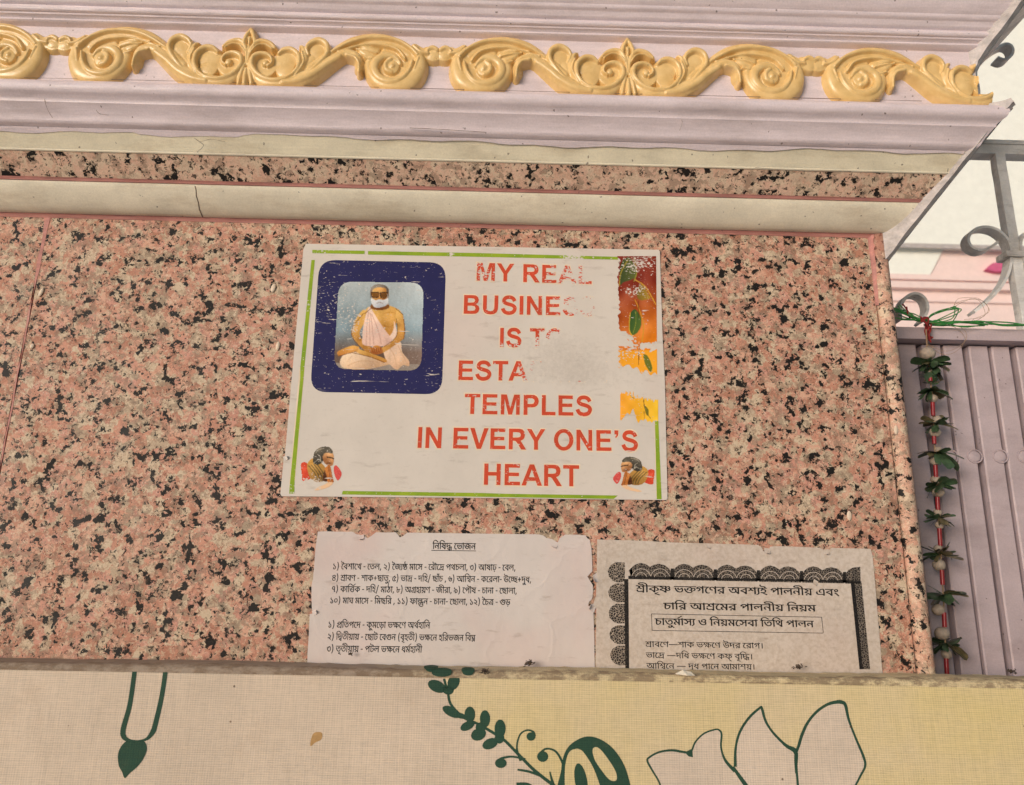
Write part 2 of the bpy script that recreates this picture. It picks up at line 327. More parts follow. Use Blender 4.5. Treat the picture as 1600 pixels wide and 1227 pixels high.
# ------------------------------------------------------------------ granite faced pier
XR = .4537                                         # right end of the pier
pier = root('granite_wall', 'pier faced with speckled pink granite slabs carrying the printed sign', 'wall', loc=(0, 0, -1.5))
def child(o, p):                                   # keep world coordinates under a moved root
    o.parent = p; o.matrix_parent_inverse = Matrix.Translation(-Vector(p.location)); return o
child(MB().box(-1.6, -.5470, 0, .02, -1.5, .4305).build('granite_slab', M['granite_left']), pier)
child(MB().box(-.5440, .4345, 0, .02, -1.5, .4305).build('granite_slab', M['granite']), pier)
child(MB().box(-1.6, .44, .0215, .5, -1.5, .9).build('masonry_core', M['core']), pier)
zs = np.linspace(-.5, .431, 90); V = []; F = []
for i, z in enumerate(zs):
    k = max(0, (z-.33)/.10); wl = .0008+.0034*k+random.uniform(-.0006, .0006)+.0006*math.sin(z*90); wr = .0008+.0036*k+random.uniform(-.0006, .0006)+.0006*math.sin(z*70+1); c = -.5455
    V += [(c-wl, .004, z), (c-wl*.8, -.0003, z), (c+wr*.8, -.0003+random.uniform(-.0003, .0002), z), (c+wr, .004, z)]
    if i: F += [(4*i-4+q, 4*i-3+q, 4*i+1+q, 4*i+q) for q in range(3)]
child(mk('grout_joint', V, F, M['grout'], None, 60), pier)
# rounded granite edge piece at the corner
pr = [(.4362, .02), (.4362, .001)]+[(.4362+.003-.003*math.cos(a), .001-.004*math.sin(a)) for a in np.linspace(.2, 1.0, 4)]+[(.4459+.0097*math.sin(a), .0035-.0100*math.cos(a)) for a in np.linspace(-.55, 1.57, 12)]+[(.4555, .5), (.4362, .5)]
zz = np.linspace(-1.5, .43, 40); V = [(x, y, z) for z in zz for x, y in pr]; L = len(pr)
F = [(i*L+k, i*L+(k+1) % L, (i+1)*L+(k+1) % L, (i+1)*L+k) for i in range(len(zz)-1) for k in range(L)]
F += [tuple(range((len(zz)-1)*L, len(zz)*L))]
child(mk('granite_edge', V, F, M['granite_edge'], None, 40), pier)
V = []; F = []                                     # red oxide smear in the joint beside the edge piece
for i, z in enumerate(np.linspace(.34, .43, 24)):
    k = max(0, (z-.3)/.13); V += [(.4343-.0006*random.random()-.0012*k, -.0004, z), (.4352, -.0008, z), (.4362+.0002*random.random()+k*(.002*random.random()+.001), -.0008-.0036*k, z)]
    if i: F += [(3*i-3+q, 3*i-2+q, 3*i+1+q, 3*i+q) for q in range(2)]
child(mk('grout_joint', V, F, M['grout'], None, 60), pier)

# ------------------------------------------------------------------ cornice: mouldings mitred round the corner
cor = root('moulded_cornice', 'lilac and cream moulded cornice with gold scroll ornaments above the granite', 'cornice', loc=(0, 0, .43))
XS = np.linspace(-1.6, XR-.02, 130)
wob = [sum(q*math.sin(XS[i]*f+ph) for q, f, ph in ((.0004, 5, 1), (.00018, 13, 2), (.0001, 37, 4))) for i in range(len(XS))]
def sweep(name, prof, m, end=None, ret=True, smooth=35, wobble=1, ragged=0.):
    V = []; F = []; n = len(XS)+(2 if ret else 1); L = len(prof)
    end = XR if end is None else end
    for j, (p, z) in enumerate(prof):
        ex = end+p-abs(random.gauss(0, ragged))
        for i, x in enumerate(XS):
            V.append((x if x < ex-.002 else ex-.002, -p+wob[i]*wobble*min(1, 40*p), z+wob[i]*wobble*.8))
        V.append((ex, -p, z))
        if ret: V.append((ex-.003, .5, z))
    for j in range(L-1):
        for i in range(n-1): F.append((j*n+i, j*n+i+1, (j+1)*n+i+1, (j+1)*n+i))
    return child(mk(name, V, F, m, None, smooth), cor)
def arc(c, r, a0, a1, n=6): return [(c[0]+r*math.cos(R(a)), c[1]+r*math.sin(R(a))) for a in np.linspace(a0, a1, n)]
sweep('grout_line', [(-.0005, .4262), (.0006, .4262), (.0016, .4284), (.0032, .4298), (.0046, .4318)], M['grout'], XR-.0062, False)
sweep('marble_strip', [(.0035, .4305), (.0048, .4300), (.0100, .4310), (.0160, .4340), (.0225, .4390), (.0285, .4445), (.0330, .4495), (.0355, .4530), (.0362, .4550)], M['marble'], XR-.0062, False, ragged=.0005)
sweep('grout_line', [(.0362, .4548), (.0376, .4548), (.0386, .4566), (.0400, .4576)], M['grout'], XR-.0062, False)
sweep('granite_strip', [(.0380, .4568), (.0592, .4788)], M['granite_dusty'], XR-.0062, False, ragged=.0005)
sweep('cream_lip', [(.0580, .4790), (.0602, .4787), (.0612, .4795), (.0614, .4808)], M['cream_pale'], XR-.0062, False)
sweep('cream_cove', [(.0608, .4808), (.0618, .4822), (.0638, .4848), (.0664, .4882), (.0704, .4936), (.0752, .4990)], M['cream'], XR-.0062, False, ragged=.0005)
# lilac paint runs unevenly a little way down the cove
edge = []
lil = [(.0752, .4990), (.0800, .5008), (.0824, .5022), (.0834, .5040), (.0842, .5062), (.0868, .5098), (.0905, .5142), (.0940, .5172), (.0952, .5182), (.0956, .5205), (.0972, .5222)]+arc((.0975, .5325), .0085, -70, 60, 9)+[(.1010, .5412), (.0975, .5440), (.0880, .5470), (.0870, .5485)]
sweep('lilac_moulding', lil, M['lilac'], XR-.0062, False, ragged=.0006)
V = []; F = []
for i, x in enumerate(np.linspace(-1.0, XR+.0618, 260)):
    q = .0022+.0011*math.sin(x*11+1)+.0009*math.sin(x*31)+.0006*math.sin(x*83+2)+random.uniform(-.0002, .0002)
    if -.42 < x < -.30: q += .0013
    if x > .05: q += .0015*math.sin((x-.05)*9)
    q = max(.0004, q)
    for (p, z) in ((.0758, .4993), (.0752-.0048*q/.0054, .4985-.0054*q/.0054), (.0748-.0048*q/.0054, .4990-.0054*q/.0054+.0006)):
        V.append((x, -p-.0004, z-.0005))
    if i: F += [(3*i-3+k, 3*i-2+k, 3*i+1+k, 3*i+k) for k in range(2)]
child(mk('paint_edge', V, F, M['lilac'], None, 60), cor)
fri = [(.0870, .5480), (.0870, .6215), (.0885, .6226), (.0925, .6232), (.0945, .6250), (.0942, .6272), (.0962, .6290), (.0982, .6296), (.0990, .6312)]+arc((.0998, .6345), .0032, -80, 60, 5)+[(.1018, .6385), (.1046, .6398), (.1062, .6415), (.1075, .6450), (.1088, .6462), (.1108, .6468), (.1122, .6485), (.1128, .6510), (.1150, .6528), (.1180, .6560), (.1205, .6600), (.125, .668), (.150, .70), (.200, .735), (.205, .74), (.205, .9)]
sweep('lilac_frieze', fri, M['lilac'], XR-.0062, False, ragged=.0006)
# plaster plate that closes the mitre, brushed with silver paint, and the plain return behind it
ch = [(0, .3956), (.03, .4380), (.0663, .4880), (.0995, .5325), (.1060, .5390), (.1045, .5440), (.0860, .5485), (.0845, .5560), (.0845, .5980), (.0880, .6080), (.1180, .6520), (.149, .697), (.205, .737), (.210, .9)]
fine = []
for a, b in zip(ch[:-1], ch[1:]):
    for t in np.linspace(0, 1, 6)[:-1]: fine.append((a[0]+(b[0]-a[0])*t+random.gauss(0, .0004), a[1]+(b[1]-a[1])*t+random.gauss(0, .0004)))
fine.append(ch[-1]); cl = fine+[(.04, .9), (-.0, .62), (-.003, .5), (-.003, .3956)]
vs, tr = fill([cl]); K = len(vs); V = []
for d in (-.0056, .0004): V += [(XR+p+d, -p+d, z) for p, z in vs]
F = [tuple(t) for t in tr]+[tuple(K+i for i in t[::-1]) for t in tr]+[(i, (i+1) % K, K+(i+1) % K, K+i) for i in range(K)]
child(mk('mitre_plate', V, F, M['silver'], None, 40), cor)
V = []; F = []
for j, (p, z) in enumerate(ch): V += [(XR+p+.003, -p+.008, z+.001), (XR+p+.003, .5, z+.001)]
F = [(2*j, 2*j+1, 2*j+3, 2*j+2) for j in range(len(ch)-1)]
child(mk('side_return', V, F, M['silver'], None, 40), cor)
child(MB().box(-1.6, XR, -.08, .5, .9, 1.0).build('cornice_top', M['lilac']), cor)

# gold scroll ornaments: a relief raised from brush-like strokes, one half mirrored
U0, U1 = at(680, 100, -.087), at(980, 100, -.087); KU = (U1[0]-U0[0])/1600
ST = """b 72,232,54,64 104,226,64,68 150,214,50,60|f 400,330,172,36|c 64,168,22,84 100,150,22,88 136,164,18,84 150,192,14,78|b 120,225,56,62 190,220,46,62 255,180,36,62
c 140,200,14,84 200,190,14,86 262,145,14,88
b 920,235,20,58 850,195,34,64 760,155,46,70 640,140,62,70 520,145,70,70 420,165,64,68 345,200,54,64 300,240,38,58
c 930,228,14,84 800,147,17,96 660,97,19,100 500,86,20,102 380,110,19,100 285,160,18,96 225,215,18,94
c 880,225,10,84 760,182,12,88 630,152,12,90 490,155,14,90 395,182,14,90 345,228,15,92 325,258,12,86
b 240,195,30,80 205,270,46,84 205,350,62,90 250,430,72,92 330,482,68,92 430,497,60,90 530,470,56,86 590,410,52,80 615,340,46,74 600,270,40,66
c 215,245,16,96 240,340,14,94
c 262,270,15,96 285,345,20,102 345,415,24,106 435,440,28,106 520,415,32,104 570,350,36,102 560,285,36,100 508,240,34,100 445,232,28,98 392,255,22,94 360,300,16,84
f 430,335,112,56
f 432,325,66,86|c 440,268,18,92 478,300,22,96 470,350,22,94 428,368,20,90|f 424,318,24,98
b 560,235,32,68 640,215,28,80 720,205,16,72 790,212,10,64|b 585,275,32,62 650,262,32,76 700,240,20,72
c 560,225,9,84 640,205,9,90 730,198,8,80|c 600,280,9,80 660,262,9,88
b 700,370,34,72 703,312,36,84 742,266,34,92 810,262,38,92 880,292,44,90
c 692,380,16,92 700,310,16,98 735,262,16,104 800,248,14,104
b 880,292,46,90 960,352,56,92 1060,432,64,92 1170,492,66,92 1300,522,60,90 1420,527,54,88 1510,492,48,84 1570,420,36,80
c 860,262,24,100 960,326,28,104 1060,404,30,106 1180,466,28,106 1300,494,24,102
b 900,232,30,72 1000,312,36,76 1100,400,34,78
f 1052,222,84,66|b 1080,300,58,60 1140,392,44,64
c 1110,415,17,92 1030,330,19,96 966,240,23,100 976,165,25,102 1040,132,25,102 1105,156,23,98 1138,205,19,90 1120,262,14,80
b 1180,430,32,80 1140,330,28,82 1165,242,24,84 1195,225,14,76
c 1210,440,12,90 1150,330,13,94 1172,240,12,94
f 1300,310,95,64|f 1300,390,76,64
c 1245,445,18,96 1190,360,21,100 1195,270,23,102 1255,222,23,102 1320,226,22,98 1362,262,16,86
c 1225,420,14,102 1300,466,17,106 1400,477,19,106 1500,442,21,106 1566,370,23,106 1560,295,23,106 1495,266,21,104 1430,286,18,98 1408,335,14,90 1440,368,12,86
f 1462,345,28,90|f 1460,370,95,54
b 1400,245,18,78 1450,208,26,86 1530,198,28,90 1582,250,24,90 1602,330,20,88 1606,400,14,84|c 1420,225,9,94 1480,195,9,98 1540,205,9,98 1585,260,9,96
c 1612,78,20,84 1580,130,20,94 1568,190,18,92 1600,255,16,88|c 1612,150,20,92 1612,205,14,86|f 1612,170,50,56
b 1600,390,15,88 1575,470,26,90 1560,545,22,80|c 1612,400,13,86 1612,480,22,98 1612,560,24,86|f 1590,500,52,56|b 1612,260,16,84 1612,400,14,84"""
def relief(step=4.):
    us = np.arange(-1660, 1660+step, step); vs_ = np.arange(-100, 500, step); X, Y = np.meshgrid(-np.abs(us), vs_)
    top = np.full(X.shape, -60.); base = np.full(X.shape, -60.)
    for item in ST.replace('\n', '|').split('|'):
        kind, *pts = item.split(); pts = [tuple(map(float, q.split(','))) for q in pts]
        pts = [(x-1612, 540+.0219*x-y-.6*h*(.36 if kind == 'b' else .95), r*(.93 if kind == 'b' else 1), h) for x, y, r, h in pts]
        if len(pts) > 1: pts = [tuple(q) for q in spline(pts, 6)]
        segs = list(zip(pts[:-1], pts[1:])) if len(pts) > 1 else [(pts[0], pts[0])]
        for a, b in segs:
            rm = max(a[2], b[2])+24
            jx = np.where((-np.abs(us) > min(a[0], b[0])-rm) & (-np.abs(us) < max(a[0], b[0])+rm))[0]; jy = np.where((vs_ > min(a[1], b[1])-rm) & (vs_ < max(a[1], b[1])+rm))[0]
            if not len(jx) or not len(jy): continue
            S = np.ix_(jy, jx); x, y = X[S], Y[S]; dx, dy = b[0]-a[0], b[1]-a[1]; q = dx*dx+dy*dy
            t = np.clip(((x-a[0])*dx+(y-a[1])*dy)/q, 0, 1) if q > 0 else 0*x
            d = np.hypot(x-a[0]-t*dx, y-a[1]-t*dy); r = a[2]+t*(b[2]-a[2]); h = a[3]+t*(b[3]-a[3])
            s = np.clip(1-(d/r)**2, 0, 1)
            if kind == 'c': hh = h-34+34*np.sqrt(s)-np.where(d > r, 200, 0)
            elif kind == 'f': hh = h-14+14*s-np.where(d > r, 200, 0)
            else: hh = h*.42+h*.58*np.sqrt(s)-np.where(d > r, 200, 0)
            top[S] = np.maximum(top[S], hh); base[S] = np.maximum(base[S], 52*np.clip((r+13-d)/16, -1, 1))
    H = np.maximum(top, base)
    H = np.where(H > 0, H*np.sqrt(np.clip((Y+58)/58, 0, 1)), H)
    for _ in range(2):
        P = np.pad(H, 1, 'edge'); sm = (P[:-2, 1:-1]+P[2:, 1:-1]+P[1:-1, :-2]+P[1:-1, 2:]+4*H)/8
        H = np.where(H > -50, np.where(sm < 0, H, sm), H)
    return us, vs_, H
us, vs_, HH = relief()
ZB = at(800, 144.5, -.0925)[2]-.0012
def ornament(name, lo=-9e9, hi=9e9, step=1, broken=False):
    sel = np.where((us*KU > lo) & (us*KU < hi))[0]; H = HH[:, sel]; u = us[sel]
    live = (H[:-1, :-1] > 0) | (H[1:, :-1] > 0) | (H[:-1, 1:] > 0) | (H[1:, 1:] > 0)
    live &= (vs_[:-1] > -64)[:, None]
    if broken: live &= ((u[:-1] < -206)[None, :] | ((vs_[:-1] < 92)[:, None] & (u[:-1] < -112)[None, :]))
    used = np.zeros(H.shape, bool)
    for a in (0, 1):
        for b in (0, 1): used[a:a+live.shape[0], b:b+live.shape[1]] |= live
    idx = -np.ones(H.shape, int); idx[used] = np.arange(used.sum())
    jj, ii = np.where(used); h = np.where(H[used] > 0, H[used], -4)
    V = np.stack([u[ii]*KU, -h*KU*.9, vs_[jj]*KU*1.168], 1)
    a, b = np.where(live); F = np.stack([idx[a, b], idx[a, b+1], idx[a+1, b+1], idx[a+1, b]], 1)
    return mk(name, V.tolist(), F.tolist(), M['gold'], None, 180)
cx = [at(p, 144, -.087)[0] for p in (385, 980)]; PITCH = cx[1]-cx[0]
orn = ornament('scroll_ornament'); orn.location = (cx[0], -.087, ZB); child(orn, cor)
for x in (cx[1], cx[0]-PITCH):
    c = orn.copy(); COL.objects.link(c); c.location = (x, -.087, ZB+.0004)
x3 = cx[1]+PITCH*.993
o3 = ornament('scroll_ornament', broken=True); o3.location = (x3, -.087, ZB); child(o3, cor)
# cracks and joints
def crack(pts, y, wd, name='crack', par=cor, m='dark_line'):
    q = spline([at(px, py, y) for px, py in pts], 4); b = MB(); b.tube(q, [wd*random.uniform(.5, 1.2) for _ in q], 5); return child(b.build(name, M[m]), par)
crack([(72, 128), (69, 150), (74, 170), (82, 184)], -.096, .0003)
crack([(298, 212), (312, 222), (318, 228), (308, 238)], -.0705, .0003); crack([(312, 222), (330, 218), (352, 222)], -.0735, .0002)
crack([(150, 172), (156, 178), (170, 180)], -.0945, .0003); crack([(640, 200), (700, 203), (760, 207)], -.0855, .0003); crack([(1060, 178), (1066, 190), (1062, 204)], -.094, .00025); crack([(1180, 262), (1260, 268), (1330, 268)], -.0655, .0003);
crack([(0, 121), (160, 124), (400, 130)], -.0945, .0003); crack([(420, 132), (800, 142), (1200, 152), (1440, 158)], -.0945, .00035)
mp = [(.0046, .4300), (.0100, .4310), (.0160, .4340), (.0225, .4390), (.0285, .4445), (.0330, .4495), (.0355, .4530)]
x0 = at(312, 310, -.02)[0]
child(MB().tube([(x0+.0004*math.sin(9*k), -p-.0001, z-.0001) for k, (p, z) in enumerate(mp)], .0008, 6).build('crack', M['dark_line']), cor)
crack([(390, 333), (402, 331), (406, 328)], -.0045, .0012)

# ------------------------------------------------------------------ lettering
GL = {  # bold sans capitals, cap height 100: advance, contours
 'I': (38.8, [[(10, 0), (30, 0), (30, 100), (10, 100)]]), ' ': (38.8, []),
 'E': (93.2, [[(10, 0), (86, 0), (86, 17), (30, 17), (30, 43), (80, 43), (80, 59.5), (30, 59.5), (30, 83), (84, 83), (84, 100), (10, 100)]]),
 'L': (85.3, [[(10, 0), (80, 0), (80, 17), (30, 17), (30, 100), (10, 100)]]),
 'T': (85.3, [[(33, 0), (53, 0), (53, 83), (82, 83), (82, 100), (3, 100), (3, 83), (33, 83)]]),
 'H': (100.9, [[(10, 0), (30, 0), (30, 43.5), (71, 43.5), (71, 0), (91, 0), (91, 100), (71, 100), (71, 60.5), (30, 60.5), (30, 100), (10, 100)]]),
 'N': (100.9, [[(10, 0), (29, 0), (29, 65), (70, 0), (90, 0), (90, 100), (71, 100), (71, 33), (30, 100), (10, 100)]]),
 'M': (116.4, [[(10, 0), (28, 0), (28, 79), (48.5, 0), (67.5, 0), (88, 79), (88, 0), (106.5, 0), (106.5, 100), (77, 100), (58, 31), (39.5, 100), (10, 100)]]),
 'V': (93.2, [[(36, 0), (57, 0), (93, 100), (71, 100), (47, 26), (22, 100), (0, 100)]]),
 'Y': (93.2, [[(36.5, 0), (56.5, 0), (56.5, 42), (93, 100), (70, 100), (47, 60), (23, 100), (0, 100), (36.5, 42)]]),
 'A': (100.9, [[(0, 0), (21.5, 0), (30, 22.5), (70, 22.5), (79, 0), (101, 0), (61, 100), (39.5, 100)], [(36.5, 39.5), (64, 39.5), (50, 77)]]),
 'P': (93.2, [[(10, 0), (30, 0), (30, 37.5), (52, 37.5), (66, 39), (78, 46), (85, 57), (87, 69), (84, 83), (76, 94), (64, 99.5), (48, 100), (10, 100)], [(30, 54.5), (50, 54.5), (61, 57.5), (66, 68.5), (63, 78), (53, 83), (30, 83)]]),
 'R': (100.9, [[(10, 0), (30, 0), (30, 41.7), (36, 41.7), (43, 40.5), (49, 35.5), (58, 23), (73, 0), (98, 0), (85, 20), (76, 33), (69, 42), (80, 47), (88, 56), (91, 71), (88, 86), (78, 97), (62, 100), (10, 100)], [(30, 57.5), (53, 57.5), (67, 60.5), (70.5, 70.5), (66, 80.5), (53, 83), (30, 83)]]),
 'B': (100.9, [[(10, 0), (57, 0), (75, 1.5), (88, 11), (93, 28), (88, 42), (74, 52), (84, 60), (88.5, 74), (83, 90), (72, 98.5), (54, 100), (10, 100)], [(30, 16.8), (55, 16.8), (67, 18.5), (72.5, 29.5), (67, 40.5), (50, 43.3), (30, 43.3)], [(30, 60), (49, 60), (64, 62), (69, 72), (63, 81.5), (47, 83.3), (30, 83.3)]]),
 'U': (100.9, [[(10, 100), (10, 46), (11, 26), (17, 10), (30, 1), (50, -1.7), (70, 1), (83, 10), (89.5, 26), (90.5, 46), (90.5, 100), (70.5, 100), (70.5, 45), (69.5, 28), (63, 18), (50.5, 15.5), (37, 18), (31, 28), (30, 45), (30, 100)]]),
 'O': (108.7, [oval(54.3, 50, 49.3, 52, 0, 28), oval(54.3, 50, 28.5, 34.5, 0, 24)]),
 '’': (38.8, [[(9, 100), (29, 100), (29, 84), (26, 73), (17, 63), (11, 68), (18, 75), (19, 80), (9, 80)]])}
sp_ = spline([(77, 71), (70, 83.5), (58, 90.5), (45, 92), (30, 88.5), (20.5, 77), (22, 65.5), (34, 58), (50, 53.5), (66, 48), (77, 38.5), (77.5, 26), (68, 12.5), (47, 7), (27.5, 11.5), (18, 22), (14, 32)], 4)
rv, rf = ribbon(sp_, 19.5); GL['S'] = (93.2, [[tuple(p) for p in rv[0::2]]+[tuple(p) for p in rv[1::2]][::-1]])
def set_line(name, text, pl, pr, cap, y, m, par, grow=0):
    """text between two photograph points on the baseline of a sheet at depth y"""
    x = 0; items = []
    for c in text:
        items.append((c, x)); x += GL[c][0]
    lo = min(p[0]+x0 for c, x0 in items if GL[c][1] for p in GL[c][1][0]); hi = max(p[0]+x0 for c, x0 in items if GL[c][1] for p in GL[c][1][0])
    A, B = at(*pl, y), at(*pr, y); T = at(pl[0], pl[1]-cap, y); ex = (B-A)/(hi-lo); ez = np.array([0, 0, (T-A)[2]/100])
    mb = MB()
    for c, x0 in items:
        if not GL[c][1]: continue
        cs = GL[c][1]
        if grow:
            out = []
            for q in cs:
                sg = 1 if area(q) > 0 else -1
                if q is not cs[0]: sg = -sg
                L = len(q); r = []
                for i in range(L):
                    a, b, d = np.array(q[i-1]), np.array(q[i]), np.array(q[(i+1) % L]); n1 = np.array([(b-a)[1], -(b-a)[0]]); n2 = np.array([(d-b)[1], -(d-b)[0]])
                    n1 = n1/(np.linalg.norm(n1)+1e-9); n2 = n2/(np.linalg.norm(n2)+1e-9); k = n1+n2; k /= max(.6, k.dot(k)/2)
                    r.append(tuple(b+k*grow*(1 if area(q) > 0 else -1)*(1 if q is cs[0] else -1)))
                out.append(r)
            cs = out
        vs, tr = fill(cs)
        mb.add([A+ex*(px+x0-lo)+ez*py for px, py in vs], tr)
    return mb.build(name, m, par)

# ------------------------------------------------------------------ printed sign
sign = root('printed_sign', 'white landscape sign with red motto, navy framed portrait and worn lime border', 'sign')
out = [(478, 381), (620, 383.5), (800, 386.5), (1029, 390.5), (1031, 393), (1035, 520), (1039, 600), (1043, 779), (1041, 781.5), (900, 780), (742, 778), (600, 777), (440, 775.5), (438, 772), (443, 720), (445, 714), (455, 600), (466, 480), (474, 390)]
A2 = [at(*p, -.0014) for p in out]; vs, tr = fill([[(p[0], p[2]) for p in A2]]); K = len(vs)
V = [(x, -.0014, z) for x, z in vs]+[(x, -.0002, z) for x, z in vs]
mk('sign_sheet', V, [t for t in tr]+[(i, (i+1) % K, K+(i+1) % K, K+i) for i in range(K)], M['sign_paper'], sign)
def flat(name, contours, y, m, par):
    """printed patch traced on a sheet at depth y"""
    mb = MB()
    for cs in contours:
        c3 = [[at(px, py, y) for px, py in c] for c in cs]; vs, tr = fill([[(p[0], p[2]) for p in c] for c in c3])
        mb.add([(x, y, z) for x, z in vs], tr)
    return mb.build(name, m, par)
Z4 = lambda pts: [(430+.2*x, 370+.2*y) for x, y in pts]
Z6 = lambda pts: [(430+.2*x, 570+.2*y) for x, y in pts]
Z5 = lambda pts: [(700+.225*x, 370+.225*y) for x, y in pts]
Z7 = lambda pts: [(700+.225*x, 580+.225*y) for x, y in pts]
top_s = [[Z4([(290, 103), (700, 110), (700, 136), (290, 129)])], [Z4([(725, 112), (1600, 128)])+Z5([(1180, 140), (1180, 160)])+Z4([(1600, 158), (725, 140)])]]
left_s = [[Z4([(283, 182), (310, 182), (228, 1100), (196, 1100)])[:2]+Z6([(228, 20), (222, 100), (152, 900), (150, 1008), (110, 1008), (112, 960), (196, 100), (196, 20)])]]
bot_s = [[Z6([(528, 986), (1600, 1002), (1600, 1030), (520, 1012)])[:2]+Z7([(400, 852), (1180, 864), (1150, 888), (400, 876)])+Z6([(520, 1014)])]]
right_s = [[Z7([(1437, 345), (1461, 345), (1484, 890), (1450, 890)])]]
flat('border_halo', [[Z6([(232, 20), (158, 900), (106, 960), (190, 20)])]], -.00147, M['ink_halo'], sign); flat('border_halo', [[Z7([(1431, 345), (1437, 345), (1451, 880), (1446, 880)])]], -.00147, M['ink_halo'], sign)
for nm, s_ in (('border_stripe', top_s), ('border_stripe', left_s), ('border_stripe', bot_s), ('border_stripe', right_s)): flat(nm, s_, -.00153, M['ink_green'], sign)
def rquad(q, r, n=8):
    """rounded quadrilateral between four photograph corners (tl, tr, br, bl)"""
    q = [np.array(p, float) for p in q]; o = []
    for i in range(4):
        a, b, c = q[i-1], q[i], q[(i+1) % 4]; u = (a-b)/np.linalg.norm(a-b); v = (c-b)/np.linalg.norm(c-b)
        for t in np.linspace(0, 1, n): o.append(tuple(b+u*r*(1-t)**2+v*r*t*t))
    return o
QB = [(499, 406), (697, 410.5), (690.5, 616.5), (484.5, 612.5)]; QP = [(529, 440), (662.5, 441.5), (658.5, 580), (521, 577)]
flat('portrait_frame', [[rquad(QB, 26)]], -.00148, M['ink_blue'], sign)
def picture(name, fun, x0, x1, y0, y1, n, m, tomap, par, y, clip=None, blur=1):
    """a printed picture: dyes on a fine sheet; fun paints an array in its own coordinates"""
    nx, ny = n; gx = np.linspace(x0, x1, nx); gy = np.linspace(y0, y1, ny); X, Y = np.meshgrid(gx, gy)
    img, al = fun(X, Y)
    for _ in range(blur):
        P = np.pad(img, ((1, 1), (1, 1), (0, 0)), 'edge'); img = (P[:-2, 1:-1]+P[2:, 1:-1]+P[1:-1, :-2]+P[1:-1, 2:]+4*img)/8
    px, py = tomap(X, Y)
    if clip is not None: al = al & inside(clip, px, py)
    ok = al[:-1, :-1] & al[1:, :-1] & al[:-1, 1:] & al[1:, 1:]
    idx = np.arange(nx*ny).reshape(ny, nx); a, b = np.where(ok)
    F = np.stack([idx[a, b], idx[a+1, b], idx[a+1, b+1], idx[a, b+1]], 1)
    V = np.array([at(p, q, y) for p, q in zip(px.ravel(), py.ravel())]); V[:, 1] = y
    keep = np.unique(F); re = -np.ones(nx*ny, int); re[keep] = np.arange(len(keep))
    o = mk(name, V[keep].tolist(), re[F].tolist(), m, par)
    ca = o.data.color_attributes.new('Col', 'FLOAT_COLOR', 'POINT'); c = img.reshape(-1, 3)[keep]/255
    c = np.where(c <= .04, c/12.92, ((c+.055)/1.055)**2.4); ca.data.foreach_set('color', np.concatenate([c, np.ones((len(c), 1))], 1).astype(np.float32).ravel())
    return o
class Paint:
    def __init__(s, X, Y, bg): s.X, s.Y = X, Y; s.I = np.zeros(X.shape+(3,))+np.array(bg, float); s.A = np.zeros(X.shape, bool)
    def poly(s, pts, c, smooth=True, c2=None, dirn=(1, 0), shade=0):
        if smooth: pts = [tuple(p) for p in spline(pts, 4, True)]
        m = inside(pts, s.X, s.Y); s.A |= m; col = np.array(c, float)
        if c2 is not None:
            a = np.array(pts); t = s.X*dirn[0]+s.Y*dirn[1]; lo, hi = (a@np.array(dirn)).min(), (a@np.array(dirn)).max(); t = np.clip((t-lo)/(hi-lo+1e-9), 0, 1)[..., None]
            full = col*(1-t)+np.array(c2, float)*t; s.I[m] = full[m]
        else: s.I[m] = col
        return s
    def line(s, pts, w, c):
        pts = spline(pts, 5)
        for a, b in zip(pts[:-1], pts[1:]):
            d = b-a; q = d.dot(d)+1e-9; t = np.clip(((s.X-a[0])*d[0]+(s.Y-a[1])*d[1])/q, 0, 1); m = np.hypot(s.X-a[0]-t*d[0], s.Y-a[1]-t*d[1]) < w/2
            s.I[m] = np.array(c, float)*.8+s.I[m]*.2; s.A |= m
        return s
def fbm(X, Y, sc_, seed=1):
    r = np.random.default_rng(seed); o = np.zeros(X.shape)
    for k in range(14): a, b, p = r.normal(0, 1/sc_), r.normal(0, 1/sc_), r.uniform(0, 6.3); o += np.sin(X*a+Y*b+p)
    return o/5
